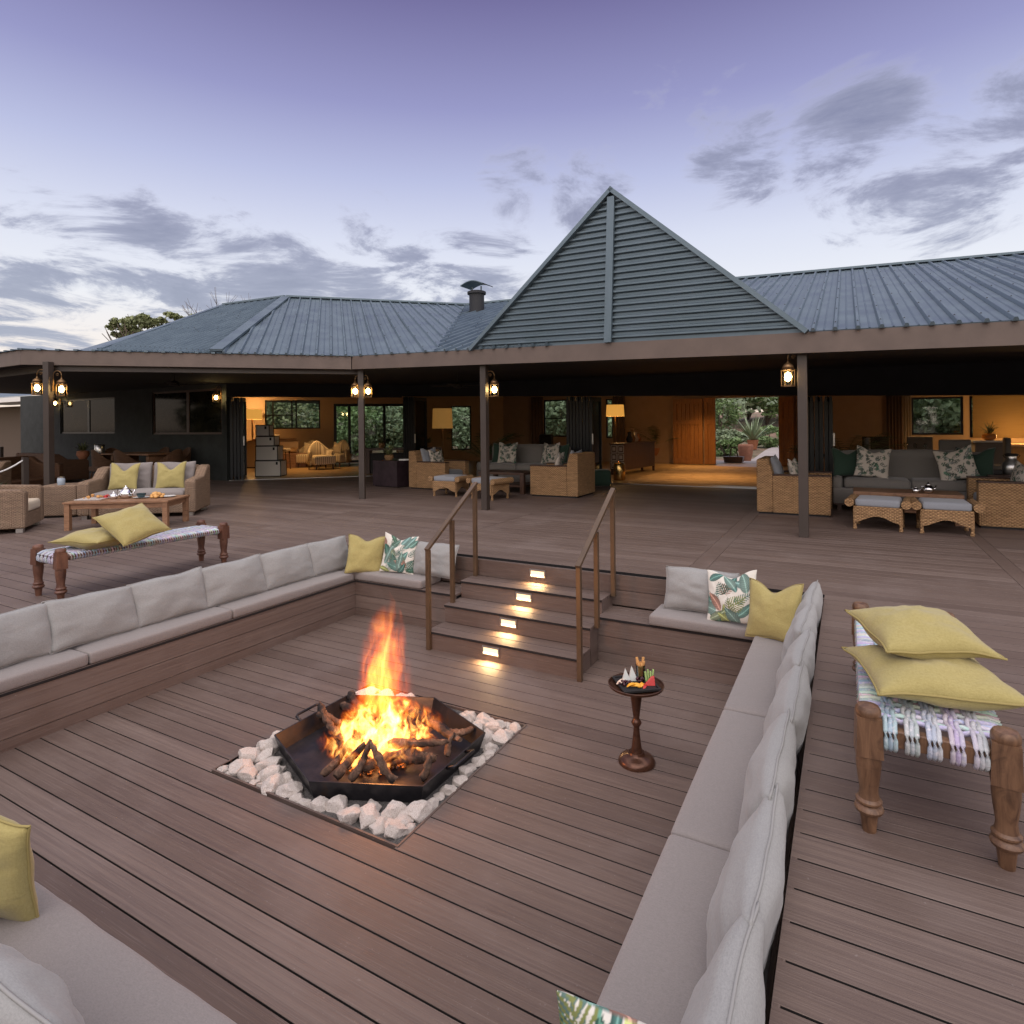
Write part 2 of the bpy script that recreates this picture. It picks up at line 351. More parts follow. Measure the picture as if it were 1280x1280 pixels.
def grnd(n, p):
    co = objco(n); a = n.noise(co, .35, 6, .65); b = n.noise(co, 3, 5, .7)
    c = n.ramp(b, [(.3, (.16, .10, .065)), (.6, (.30, .20, .14)), (.8, (.42, .30, .22))]); c = n.mix(n.mapr(a, .47, .6), c, n.ramp(b, [(.3, (.07, .08, .04)), (.7, (.20, .19, .11))]))
    n.set(p, 'Base Color', c); bumpn(n, p, b, .6, .1)
m_ground = mat('sandy_bush_soil', rough=.95, build=grnd)
m_concrete = mat('pale_concrete', rough=.85, build=paint((.42, .38, .36), .12, 2))
m_ifloor = mat('warm_screed_floor', rough=.35, build=paint((.42, .28, .14), .12, 1.2, .1))
def rugm(n, p):
    co = objco(n); g = n.noise(n.scale(co, (1.5, 9, 1)), 1.1, 5, .7, 1.5)
    n.set(p, 'Base Color', n.ramp(g, [(.38, (.22, .12, .06)), (.48, (.50, .34, .18)), (.62, (.62, .44, .26)), (.72, (.36, .20, .11))]))
m_rug = mat('worn_woven_rug', rough=.95, build=rugm)
# ================================================================== LARGE STRUCTURE
D = -.68                                   # sunken pit floor
X0, X1, Y0, Y1 = -5.28, -.175, .60, 5.52   # hole in the deck
FX0, FX1, FY0, FY1 = -4.85, -.63, 1.085, 5.12  # clear pit floor
QX0, QX1, QY0, QY1 = -3.44, -2.0, 2.39, 3.77  # stone bed
PITCH = .144
def boards(mb, x0, x1, y0, y1, z, holes=(), pitch=PITCH, axis='x', ph=0.0, t=.022, joints=()):
    """deck boards along x (or y) with open gaps and eased edges"""
    k = math.floor((y0 - ph) / pitch)
    while ph + k * pitch < y1 - .01:
        a = max(y0, ph + k * pitch + .004); b = min(y1, ph + (k + 1) * pitch - .004); k += 1
        if b - a < .015: continue
        segs = [(x0, x1)]
        for hx0, hx1, hy0, hy1 in holes:
            if b > hy0 + .004 and a < hy1 - .004:
                new = []
                for p, q in segs:
                    if p < hx0: new.append((p, min(q, hx0)))
                    if q > hx1: new.append((max(p, hx1), q))
                segs = [s_ for s_ in new if s_[1] - s_[0] > .01]
        for j in joints:
            new = []
            for p, q in segs:
                if p < j < q: new += [(p, j - .004), (j + .004, q)]
                else: new.append((p, q))
            segs = new
        for p, q in segs:
            mb.tint = max(0, min(1, random.gauss(.5, .17))); e = .0018
            pr = [(a, z - t), (a, z - e), (a + e, z), (b - e, z), (b, z - e), (b, z - t)]
            if axis == 'x': A = [mb.vert((p, y, w)) for y, w in pr]; B = [mb.vert((q, y, w)) for y, w in pr]
            else: A = [mb.vert((y, q, w)) for y, w in pr]; B = [mb.vert((y, p, w)) for y, w in pr]
            for i in range(6):
                mb.cur = 1 if i in (0, 4, 5) else 0; mb.face((A[i], B[i], B[(i + 1) % 6], A[(i + 1) % 6]))  # board sides painted near-black so the gaps read as shaded
            mb.cur = 0
            mb.face(A); mb.face(B[::-1])
# ground sheet, rising behind the lodge
g = MB(); GX = [-500, -200, -90, -60, -45, -35] + [-30 + 2 * i for i in range(26)] + [25, 35, 50, 90, 200, 500]; GY = [-500, -200, -80, -30, -15, -6, 0, 6, 10, 14, 18, 21, 22.5, 24, 26, 28, 30, 33, 36, 40, 45, 52, 60, 75, 100, 150, 260, 500]
def gz(x, y):
    if y < 14: base = -.95
    elif y < 21: base = -.95 + (y - 14) / 7 * .83
    elif y < 27: base = -.12
    else: base = -.12 + min(3.2, (y - 27) * .055)
    if x < -16: base = -.95 if y < 27 else base
    return base + (mnoise.noise(Vector((x * .13, y * .13, 0))) * min(1, max(0, (y - 24) / 20)) * .7 if y > 24 else 0)
ids = [[g.vert((x, y, gz(x, y))) for x in GX] for y in GY]
for j in range(len(GY) - 1):
    for i in range(len(GX) - 1): g.face((ids[j][i], ids[j][i + 1], ids[j + 1][i + 1], ids[j + 1][i]))
struct('ground', g, m_ground, smooth='all')

WX, WY = -14.6, 10.6                        # convex corner of the lodge walls
YW = 13.9                                   # front wall of the main rooms
dk = MB()
strips = [(-1.39, -1.215, Y1 + .002, YW), (1.295, 1.435, -6, YW)]
boards(dk, -26, 12, -6, YW, 0, holes=[(X0, X1, Y0, Y1)] + [(a, b, c, d_) for a, b, c, d_ in strips], joints=(-4.45, -7.3, -10.2, -13.1, 4.2), ph=.03)
for a, b, c, d_ in strips:
    yy = c
    while yy < d_:
        dk.tint = random.uniform(.15, .75); e = min(d_, yy + 3.3); dk.box(a + .004, yy, -.022, b - .004, e - .004, 0); yy = e
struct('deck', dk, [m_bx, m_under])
u = MB()
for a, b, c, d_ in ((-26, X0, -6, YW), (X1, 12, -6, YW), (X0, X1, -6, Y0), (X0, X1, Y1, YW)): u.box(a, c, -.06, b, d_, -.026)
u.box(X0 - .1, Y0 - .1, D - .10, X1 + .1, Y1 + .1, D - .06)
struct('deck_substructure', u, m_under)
u = MB(); boards(u, FX0, FX1, FY0, FY1 + .0, D, holes=[(QX0, QX1, QY0, QY1)], ph=.058)
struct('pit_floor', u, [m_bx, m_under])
u = MB(); u.box(QX0, QY0, D - .05, QX1, QY1, D - .016); struct('stone_bed_gravel', u, m_gravel)
u = MB()
for a, b, c, d_ in ((QX0 - .012, QX1 + .012, QY0 - .012, QY0), (QX0 - .012, QX1 + .012, QY1, QY1 + .012)): u.tint = .2; u.box(a, c, D - .05, b, d_, D + .004)
for a, b in ((QX0 - .012, QX0), (QX1, QX1 + .012)): u.box(a, QY0, D - .05, b, QY1, D + .004)
tag(u.build('stone_bed_frame', m_bx), 'thin dark timber edging framing the square of white stones round the fire tray', 'edging')
# pit side walls above the seats (deck edge)
def face_boards(mb, p, q, z0, z1, n_, inward, t=.02):
    """horizontal boards on a vertical face from p to q (xy); inward = unit normal towards the viewer side"""
    p = Vector(p); q = Vector(q); nn = Vector(inward); z = z1
    for h in n_:
        mb.tint = random.uniform(.25, .75); zb = max(z0, z - h + .005)
        a = [Vector((*w, 0)) for w in (p, q, q - nn * t, p - nn * t)]
        lo = [mb.vert((w.x, w.y, zb)) for w in a]; hi = [mb.vert((w.x, w.y, z)) for w in a]
        mb.face(lo[::-1]); mb.face(hi)
        for i in range(4): mb.face((lo[i], lo[(i + 1) % 4], hi[(i + 1) % 4], hi[i]))
        z -= h
SZ = -.29
SX0, SX1 = -3.5, -1.97                      # stairs
w = MB()
face_boards(w, (X0, Y1 - .001), (X1, Y1 - .001), SZ, -.001, (.144, .145), (0, -1))
face_boards(w, (X0, Y0 + .001), (X1, Y0 + .001), SZ, -.001, (.144, .145), (0, 1))
tag(struct('pit_wall', w, m_bx))
w = MB()
face_boards(w, (X0 + .001, Y0 + .022), (X0 + .001, Y1 - .022), SZ, -.001, (.144, .145), (1, 0))
face_boards(w, (X1 - .001, Y0 + .022), (X1 - .001, Y1 - .022), SZ, -.001, (.144, .145), (-1, 0))
struct('pit_side_wall', w, m_by)

def bench(name, label, x0, x1, y0, y1, front):
    """timber seat: front is the xy normal of the open face"""
    cx, cy = (x0 + x1) / 2, (y0 + y1) / 2
    th = thing(name, label, 'bench', (cx, cy, D), 0, 'built-in timber benches round the sunken fire pit')
    along = 'x' if front[0] == 0 else 'y'; m = m_bx if along == 'x' else m_by
    top = MB()
    if along == 'x': boards(top, x0, x1, y0 - .012 if front[1] < 0 else y0, y1 + .012 if front[1] > 0 else y1, SZ, axis='x', ph=y0 - .012)
    else: boards(top, y0, y1, x0 - .012 if front[0] < 0 else x0, x1 + .012 if front[0] > 0 else x1, SZ, axis='y', ph=x0 - .012)
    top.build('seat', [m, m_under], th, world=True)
    fr = MB()
    if front == (0, -1): p, q = (x0, y0), (x1, y0)
    elif front == (0, 1): p, q = (x0, y1), (x1, y1)
    elif front == (1, 0): p, q = (x1, y0), (x1, y1)
    else: p, q = (x0, y0), (x0, y1)
    face_boards(fr, p, q, D, SZ - .024, (.144, .144, .12), front)
    fr.build('front_panel', m, th, world=True)
    inn = MB(); s_ = .03
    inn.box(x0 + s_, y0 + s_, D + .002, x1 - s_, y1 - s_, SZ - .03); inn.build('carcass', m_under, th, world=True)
    return th
bench('timber_bench', 'long timber bench along the left side of the pit, under six pale back cushions', X0 + .022, FX0, Y0 + .022, FY1, (1, 0))
bench('timber_bench', 'long timber bench along the right side of the pit, beside the small copper side table', FX1, X1 - .022, Y0 + .022, FY1, (-1, 0))
bench('timber_bench', 'short timber bench in the far corner left of the steps', X0 + .022, SX0 - .002, FY1 + .002, Y1 - .024, (0, -1))
bench('timber_bench', 'short timber bench in the far corner right of the steps', SX1 + .002, X1 - .022, FY1 + .002, Y1 - .024, (0, -1))
bench('timber_bench', 'timber bench on the near side of the pit, under the cushion at the bottom left', FX0 + .002, FX1 - .002, Y0 + .022, FY0, (0, 1))

# stairs
YS = 4.65; TR = (Y1 - YS) / 3; RH = .17
st = thing('deck_steps', 'brown composite deck steps out of the pit with a lit light in every riser', 'steps', ((SX0 + SX1) / 2, YS, D))
for i in range(4):
    y = YS + i * TR; zt = D + (i + 1) * RH
    r = MB(); r.tint = random.uniform(.1, .4)
    if i < 3: r.box(SX0, y, zt - RH, SX1, y + .022, zt - .024)
    else: r.box(SX0, y - .024, zt - RH + .002, SX1, y - .003, zt - .002)
    r.build('riser', m_bx, st, world=True)
    if i < 3:
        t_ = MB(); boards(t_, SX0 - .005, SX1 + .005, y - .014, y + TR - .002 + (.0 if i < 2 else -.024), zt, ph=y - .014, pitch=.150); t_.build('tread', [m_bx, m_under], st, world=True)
        sd_ = MB(); sd_.tint = .6; yb = y + TR * (1 if True else 3)
        for xx in (SX0 + .001, SX1 - .021): sd_ = MB(); sd_.box(xx, y + .024, D + .002, xx + .02, y + TR - .002, zt - .024); sd_.build('side_panel', m_by, st, world=True)
    lx = at(*((620, 817), (641, 781), (660, 748), (677, 717))[i], D + i * RH + .085).x
    lx = (-2.80, -2.78, -2.77, -2.75)[i]
    zl = D + i * RH + .095; yf = y if i < 3 else y - .024
    fr = MB(); W2, H2 = .088, .040
    fr.box(lx - W2, yf - .012, zl - H2, lx + W2, yf - .001, zl - H2 + .012); fr.box(lx - W2, yf - .012, zl + H2 - .014, lx + W2, yf - .001, zl + H2)
    fr.box(lx - W2, yf - .012, zl - H2 + .012, lx - W2 + .013, yf - .001, zl + H2 - .014); fr.box(lx + W2 - .013, yf - .012, zl - H2 + .012, lx + W2, yf - .001, zl + H2 - .014)
    fo = fr.build('step_light', m_steel, st, world=True, bevel=.001)
    ln = MB(); ln.box(lx - W2 + .013, yf - .006, zl - H2 + .012, lx + W2 - .013, yf - .001, zl + H2 - .014); lo = ln.build('lens', m_lens, fo)
    L = bpy.data.lights.new('step_lamp', 'AREA'); L.shape = 'RECTANGLE'; L.size = .15; L.size_y = .02; L.energy = 2.6; L.color = (1, .62, .27); L.spread = R(150)
    o = bpy.data.objects.new('step_lamp', L); COL.objects.link(o); o.location = (lx, yf - .014, zl - .012); o.rotation_euler = Vector((0, .55, 1)).to_track_quat('Z', 'Y').to_euler()

def handrail(x, label):
    h = thing('handrail', label, 'handrail', (x, YS, D), 0, 'steel handrails beside the pit steps')
    P_ = [(YS - .02, D, .275), (5.03, D + RH * 2 - .02, .50), (5.46, D + RH * 3 - .02, .80)]
    for y, z0, z1 in P_:
        m = MB(); m.box(x - .02, y - .02, z0, x + .02, y + .02, z1 - .018); m.build('post', m_rail, h, world=True, bevel=.003)
    m = MB(); m.bar((x, YS - .045, .26), (x, 5.485, .815), .045, .03); m.build('top_rail', m_rail, h, world=True, bevel=.003)
handrail(SX0 + .03, 'sloping bronze handrail on three posts, left of the pit steps')
handrail(SX1 + .03, 'sloping bronze handrail on three posts, right of the pit steps')

# ------------------------------------------------------------------ the lodge
LB = thing('lodge_building', 'long low lodge with charcoal walls, ribbed blue grey steel roofs, louvred gable and open veranda', 'building', (-5, YW, 0))
def part(mb, name, m, **kw): return mb.build(name, m, LB, world=True, **kw)
B_ = Vector((-8.41, 8.843, 0)); A_ = Vector((-12.316, 5.034, 0)); E_ = Vector((5.4, 7.72, 0)); A2 = Vector((-24.0, 5.34, 0))
def zf(p):  # underside of the fascia
    return 2.54 - .034 * (p.x + 8.41) if p.x > -8.41 else 2.54
def fascia(p, q, nrm):
    m = MB(); nn = Vector(nrm).normalized() * .03; a, b = zf(p), zf(q)
    lo = [m.vert((w.x, w.y, z_)) for w, z_ in ((p, a), (q, b), (q - nn, b), (p - nn, a))]; hi = [m.vert((w.x, w.y, z_ + .25)) for w, z_ in ((p, a), (q, b), (q - nn, b), (p - nn, a))]
    m.face(lo[::-1]); m.face(hi)
    for i in range(4): m.face((lo[i], lo[(i + 1) % 4], hi[(i + 1) % 4], hi[i]))
    part(m, 'fascia', m_fascia)
fascia(B_, E_, (.08, -1, 0)); fascia(A_, B_ - Vector((.01, .01, 0)), (.707, -.707, 0)); fascia(A2, A_ - Vector((.004, 0, 0)), (0, -1, 0))
# ceiling of the veranda and rooms
c = MB()
def V3(x, y, z): return c.vert((x, y, z))
za, zb2, ze = zf(A_) + .06, zf(B_) + .06, zf(E_) + .06
fr_ = [V3(-24, 5.4, za), V3(A_.x, A_.y + .05, za), V3(B_.x, B_.y + .05, zb2), V3(E_.x, E_.y + .05, ze)]
bk = [V3(-24, WY, 2.62), V3(WX, WY, 2.62), V3(-11.3, YW, 2.62), V3(5.4, YW, 2.45)]
for i in range(3): c.face((fr_[i], fr_[i + 1], bk[i + 1], bk[i]))
c.face((V3(5.4, YW, 2.45), V3(12, YW, 2.35), V3(12, E_.y, ze), V3(E_.x, E_.y, ze)))
for pts in (((-24, WY), (WX, WY), (-11.3, YW), (-11.3, 24), (-24, 24)),): c.poly([(x, y, 2.62) for x, y in pts])
c.poly([(-11.3, YW, 2.62), (5.4, YW, 2.45), (5.4, 22, 2.45), (-11.3, 22, 2.62)]); c.poly([(-11.3, 22, 2.62), (-11.3, 24, 2.62), (-14, 24, 2.62), (-14, 22, 2.62)])
part(c, 'ceiling', m_ceil)
# lintel / header band: from door head to ceiling
def zh(x): return 2.0 - .0295 * (x + 1.6)
def wall(mb, p, q, z0, z1, t=.2, n=None, z0b=None, z1b=None):
    p = Vector(p[:2]); q = Vector(q[:2]); d_ = (q - p).normalized(); nn = Vector((-d_.y, d_.x)) * t
    z0b = z0 if z0b is None else z0b; z1b = z1 if z1b is None else z1b
    a = [(p, z0, z1), (q, z0b, z1b), (q + nn, z0b, z1b), (p + nn, z0, z1)]
    lo = [mb.vert((w.x, w.y, l)) for w, l, h in a]; hi = [mb.vert((w.x, w.y, h)) for w, l, h in a]
    mb.face(lo[::-1]); mb.face(hi)
    for i in range(4): mb.face((lo[i], lo[(i + 1) % 4], hi[(i + 1) % 4], hi[i]))
W2a, W2b = Vector((WX, WY)), Vector((-11.3, YW))
hd = MB(); wall(hd, (-11.3, YW), (12, YW), zh(-11.3), 2.61, z0b=zh(12), z1b=2.40); wall(hd, W2a, W2b, 2.26, 2.615); part(hd, 'lintel', m_ceil)
# W1: charcoal wall with windows
def xw(px): return hit(px, 500, (-24, WY), (WX, WY)).x
wins = [(xw(75), xw(143), 1.28, 2.42), (xw(190), xw(277), 1.25, 2.50)]
w1 = MB(); wall(w1, (-26, WY), (WX, WY), 0, 1.25); wall(w1, (-26, WY), (WX, WY), 2.5, 2.615)
for a, b in ((-26, wins[0][0]), (wins[0][1], wins[1][0]), (wins[1][1], WX)): wall(w1, (a, WY), (b, WY), 1.25, 2.5)
wall(w1, (wins[0][0], WY), (wins[0][1], WY), 1.25, 1.28); wall(w1, (wins[0][0], WY), (wins[0][1], WY), 2.42, 2.5)
part(w1, 'front_wall', m_charwall)
for a, b, z0, z1 in wins:
    f_ = MB(); t = .055
    f_.box(a, WY + .03, z0, b, WY + .09, z0 + t); f_.box(a, WY + .03, z1 - t, b, WY + .09, z1); f_.box(a, WY + .03, z0 + t, a + t, WY + .09, z1 - t); f_.box(b - t, WY + .03, z0 + t, b, WY + .09, z1 - t)
    mid = a + (b - a) * .52; f_.box(mid - .06, WY + .03, z0 + t, mid + .06, WY + .09, z1 - t)
    fo = part(f_, 'window', m_darkwood if a > -19 else m_black)
    p_ = MB(); p_.box(a + t, WY + .05, z0 + t, b - t, WY + .06, z1 - t); p_.build('pane', m_darkpane, fo)
# W2 pillar near bifold and interior walls
BWa, BWb = Vector((-19.6, 14.0)), Vector((-12.2, 21.4))
iw = MB()
def along(px): return hit(px, 500, BWa, BWb)
def sg(a, b, z0, z1, m=iw): wall(m, (a.x, a.y), (b.x, b.y), z0, z1, t=.18)
K = [along(v) for v in (200, 331, 400, 417, 512, 564, 589)] + [Vector((-12.2, 21.4, 0))]
k0, kw0, kw1, kd0, kd1, ke0, ke1, kend = K
HB = 2.61
sg(k0, kw0, 0, HB); sg(kw0, kw1, 0, 1.36); sg(kw0, kw1, 2.42, HB); sg(kw1, kd0, 0, HB); sg(kd0, kd1, 2.29, HB); sg(kd1, ke0, 0, HB); sg(ke0, ke1, 0, .45); sg(ke0, ke1, 2.2, HB); sg(ke1, kend, 0, HB)
part(iw, 'back_wall', m_plaster)
YB = 21.4
def xb(px, y=YB): return hit(px, 500, (-24, y), (8, y)).x
iw = MB(); bx = [-12.2, xb(679), xb(716), xb(757), xb(765.5), xb(893), xb(974), -1.0]
def sb(a, b, z0, z1, m=None): wall(m or iw, (a, YB), (b, YB), z0, z1, t=.2)
sb(bx[0], bx[1], 0, HB); sb(bx[1], bx[2], 0, .95); sb(bx[1], bx[2], 2.38, HB); sb(bx[2], bx[3], 0, HB); sb(bx[3], bx[4], 0, .9); sb(bx[3], bx[4], 2.35, HB); sb(bx[4], bx[5], 0, HB); sb(bx[5], bx[6], 2.26, HB); sb(bx[6], bx[7], 0, HB)
part(iw, 'rear_wall', m_plaster2)
YR = 19.0
pw = MB(); wall(pw, (-.62, YW + .2), (-1.0, YB), 0, HB, t=.16); part(pw, 'partition_wall', m_plaster2)
rw = MB(); rx = [-.95, xb(1139, YR), xb(1204, YR), xb(1212, YR), 6.3]
for a, b, z0, z1 in ((rx[0], rx[1], 0, HB), (rx[1], rx[2], 0, 1.06), (rx[1], rx[2], 2.04, HB), (rx[2], rx[3], 0, HB), (rx[3], rx[4], 0, 1.0), (rx[3], rx[4], 2.04, HB)): wall(rw, (a, YR), (b, YR), z0, z1, t=.18)
wall(rw, (6.3, YR), (6.3, YW + .2), 0, HB); part(rw, 'dining_room_wall', m_plaster)
qb = hit(521, 500, BWa, BWb); qa = hit(517, 500, (-12, YW + .3), (-9, YW + .3))
dw = MB(); wall(dw, (qa.x, qa.y), (qb.x + .1, qb.y - .1), 0, HB, t=.1); part(dw, 'light_block_wall', m_plaster2)  # unseen wall added to keep left-room light out of the middle room
ew = MB(); wall(ew, (k0.x, k0.y), (-20.5, WY + .2), 0, HB, t=-.18); part(ew, 'end_wall', m_plaster)
# interior windows
def win(p, q, z0, z1, mull=(), trans=None, name='window', dep=.06, fr=.05, m=m_black):
    p = Vector(p[:2]); q = Vector(q[:2]); d_ = (q - p); L = d_.length; d_.normalize(); nn = Vector((-d_.y, d_.x))
    f_ = MB(); ang = math.atan2(d_.y, d_.x); f_.M = Matrix.Translation((p.x + nn.x * .05, p.y + nn.y * .05, 0)) @ Matrix.Rotation(ang, 4, 'Z')
    f_.box(0, 0, z0, L, dep, z0 + fr); f_.box(0, 0, z1 - fr, L, dep, z1); f_.box(0, 0, z0 + fr, fr, dep, z1 - fr); f_.box(L - fr, 0, z0 + fr, L, dep, z1 - fr)
    for u_ in mull: f_.box(L * u_ - fr * .5, 0, z0 + fr, L * u_ + fr * .5, dep, z1 - fr)
    for (a, b, h) in (trans or ()): f_.box(max(fr, L * a), .005, z0 + (z1 - z0) * h - fr * .4, min(L - fr, L * b), dep - .005, z0 + (z1 - z0) * h + fr * .4)
    fo = part(f_, name, m)
    g_ = MB(); g_.M = f_.M; g_.box(fr, dep * .45, z0 + fr, L - fr, dep * .55, z1 - fr); g_.build('pane', m_pane, fo)
win(kw0, kw1, 1.36, 2.42, (.14, .48, .56), ((0, .5, .48),))
win(kd0, kd1, .05, 2.29, (.2, .38, .66), None, 'glazed_door', fr=.10)
win(ke0, ke1, .45, 2.2, ())
win((bx[1], YB), (bx[2], YB), .95, 2.38, (), ((0, 1, .5),))
win((bx[3], YB), (bx[4], YB), .9, 2.35)
win((rx[1], YR), (rx[2], YR), 1.06, 2.04)
win((rx[3], YR), (rx[4], YR), 1.0, 2.04, (.25, .5, .75))
# interior floor
fl = MB(); fl.poly([(WX - .1, WY + .1, .008), (-11.3, YW, .008), (12, YW, .008), (12, 22.4, .008), (-11.9, 22.4, .008), (-20.6, 14.0, .008), (-20.6, WY + .1, .008)]); fl.poly([(-26, WY + .1, .006), (-20.5, WY + .1, .006), (-20.5, 14, .006), (-26, 14, .006)])
struct('interior_floor', fl, m_ifloor)
# door track / thresholds
tr = MB(); tr.box(-11.3, YW - .03, .002, 5.4, YW + .05, .02); tr.M = Matrix.Translation((WX, WY, 0)) @ Matrix.Rotation(R(45), 4, 'Z'); tr.box(.05, -.03, .002, 4.6, .05, .02)
part(tr, 'door_track', m_steel)
# folded door stacks
def stack(p, n_, dirv, w=.62, name='folded_door'):
    for i in range(n_):
        a = Vector((*p, 0)) + Vector((*dirv, 0)) * i * .085
        perp = Vector((-dirv[1], dirv[0], 0)); perp = perp if perp.y < 0 else -perp
        h = zh(a.x) - .03 if a.x > -11.4 else 2.23
        f_ = MB(); q0 = a - perp * w * .45 + Vector((*dirv, 0)) * (.02 if i % 2 else -.02); q1 = a + perp * w * .55
        for z0, z1 in ((.03, .13), (h - .10, h)): f_.bar(q0 + vz * ((z0 + z1) / 2), q1 + vz * ((z0 + z1) / 2), .045, z1 - z0)
        for q_ in (q0.lerp(q1, .05), q0.lerp(q1, .95)): f_.bar(q_ + vz * .13, q_ + vz * (h - .10), .045, .07, up=(*dirv, 0))
        fo = part(f_, name, m_black)
        g_ = MB(); g_.bar(q0.lerp(q1, .1) + vz * (h / 2), q0.lerp(q1, .9) + vz * (h / 2), .012, h - .2); g_.build('pane', m_stackpane, fo)
        if i == n_ - 1:
            hh = MB(); hq = q1 + Vector((*dirv, 0)) * .05; hh.bar(hq + vz * .95, hq + vz * 1.2, .018, .03, up=(*dirv, 0)); hh.build('door_handle', m_steel, fo)
stack((-14.5, 10.72), 4, (.707, .707), .5)
stack((hit(514, 500, (-11, YW), (8, YW)).x, YW), 5, (1, 0)); stack((hit(716, 500, (-11, YW), (8, YW)).x, YW), 8, (1, 0)); stack((hit(1004, 500, (-11, YW), (8, YW)).x, YW), 7, (1, 0))
# ------------------------------------------------------------------ roofs
def facet(pts, up, spacing=.26, name='roof_sheet', rib=.042, eave=None, ridge=True):
    """ribbed metal sheet: pts planar polygon (3D), up = direction of the ribs projected to the plane"""
    pts = [Vector(p) for p in pts]; nrm = Vector((0, 0, 0))
    for i in range(len(pts)): nrm += pts[i].cross(pts[(i + 1) % len(pts)])
    nrm.normalize(); 
    if nrm.z < 0 or (abs(nrm.z) < .05 and nrm.y > 0): nrm = -nrm
    v = Vector(up); v = (v - nrm * v.dot(nrm)).normalized(); h = v.cross(nrm).normalized(); o = pts[0]
    P2 = [((p - o).dot(h), (p - o).dot(v)) for p in pts]
    m = MB()
    def span(x):
        ys = []
        for i in range(len(P2)):
            (x0, y0), (x1, y1) = P2[i], P2[(i + 1) % len(P2)]
            if abs(x1 - x0) > 1e-6 and (x0 - x) * (x1 - x) <= 1e-9:
                f_ = (x - x0) / (x1 - x0); ys.append((y0 + (y1 - y0) * f_, pts[i].lerp(pts[(i + 1) % len(pts)], f_)))
        ys.sort(key=lambda q: q[0]); return (ys[0][1], ys[-1][1]) if len(ys) > 1 else None
    xa = min(p[0] for p in P2); xm = max(p[0] for p in P2)
    xs = sorted(set([xa + 1e-4, xm - 1e-4] + [min(xm - 1e-4, max(xa + 1e-4, p[0])) for p in P2] + [xa + spacing * k for k in range(1, int((xm - xa) / spacing) + 1)]))
    pr_ = None
    for x in xs:
        q = span(x)
        if q is None: continue
        c_ = [m.vert(q[0]), m.vert(q[1]), m.vert(q[0] - nrm * .02), m.vert(q[1] - nrm * .02)]
        if pr_: m.face((pr_[0], c_[0], c_[1], pr_[1])); m.face((pr_[2], pr_[3], c_[3], c_[2])); m.face((pr_[0], pr_[2], c_[2], c_[0])); m.face((pr_[1], c_[1], c_[3], pr_[3]))
        pr_ = c_
    x = xa + spacing * .5
    while x < xm - .05:
        q = [(-.030, .001), (-.014, rib), (.014, rib), (.030, .001)]; A = []; Bq = []
        for u_, w_ in q:
            s_ = span(max(xa + 1e-4, min(xm - 1e-4, x + u_)))
            if s_ is None: break
            A.append(m.vert(s_[0] + nrm * w_ - v * .05)); Bq.append(m.vert(s_[1] + nrm * w_))
        if len(A) == 4:
            for i in range(3): m.face((A[i], A[i + 1], Bq[i + 1], Bq[i]))
            m.face(A[::-1]); m.face(Bq)
            s_ = span(max(xa + 1e-4, min(xm - 1e-4, x))); nn_ = int((s_[1] - s_[0]).length / 1.15); m.cur = 1
            for k in range(nn_ + 1):
                c_ = s_[0].lerp(s_[1], .04 + .92 * k / max(1, nn_)) + nrm * rib; e_ = .011; w4 = [m.vert(c_ + h * i_ * e_ + v * j_ * e_) for i_, j_ in ((-1, -1), (1, -1), (1, 1), (-1, 1))]; t4 = m.vert(c_ + nrm * .012)
                for q_ in range(4): m.face((w4[q_], w4[(q_ + 1) % 4], t4))
            m.cur = 0
        for u_ in (-spacing / 2,):
            s_ = [span(max(xa + 1e-4, min(xm - 1e-4, x + u_ + k))) for k in (-.012, 0, .012)]
            if all(s_): A = [m.vert(s_[k][0] + nrm * (.001, .009, .001)[k]) for k in range(3)]; Bq = [m.vert(s_[k][1] + nrm * (.001, .009, .001)[k]) for k in range(3)]; m.face((A[0], A[1], Bq[1], Bq[0])); m.face((A[1], A[2], Bq[2], Bq[1]))
        x += spacing
    return part(m, name, [m_roof, m_roofdark])
def top(p, dz=.262): return Vector((p.x, p.y, zf(p) + dz))
G1 = hit(590, 435, B_, E_); G2 = hit(1010, 412, B_, E_)
def onf(px): q = hit(px, 500, B_, E_); q.z = 0; return q
g1, g2 = onf(590), onf(1010)
# left of gable
rl0 = at(583, 382, 5.0); rl1 = at(660, 374, 5.0); vb = onf(545)
rg0 = at(930, 349, 4.75); rg1 = at(1280, 318, 4.75); dr = (rg1 - rg0).normalized(); rgL = rg0 - dr * 3.6; rgR = rg1 + dr * 4.5
Eend = top(E_)
facet([top(g2), Eend, rgR, rgL, top(onf(905)) + Vector((0, 1.2, .45))], (0, 1, .3), .235)
facet([top(vb), top(onf(690)) + Vector((0, .0, 0)), at(700, 371, 5.0), rl0], (0, 1, .3), .25)
Kp = at(358, 372, 5.0); E1 = hit(270, 441, A_, B_)
facet([E1, top(B_), top(vb), rl0, Kp], (-.707, .707, .3), .27)
# R3 facet
K2 = at(281, 382, 5.0); pn = (K2 - Kp).cross(E1 - Kp).normalized(); dd = ray(125, 437.5); t_ = (Kp - Vector((0, 0, CH))).dot(pn) / dd.dot(pn); E0 = Vector((0, 0, CH)) + dd * t_
facet([E1, Kp, K2, E0], (0, 1, .3), .25)
def cap(p, q, w_=.16, name='ridge_cap'):
    m = MB(); m.bar(p + vz * .03, q + vz * .03, w_, .045); part(m, name, m_roof)
cap(Kp, E1 + vz * .02, .22, 'hip_cap'); cap(Kp, rl0, .2); cap(Kp, K2, .2); cap(K2, E0, .2, 'hip_cap'); cap(rgL, rgR, .2); cap(rl0, at(700, 371, 5.0), .2)
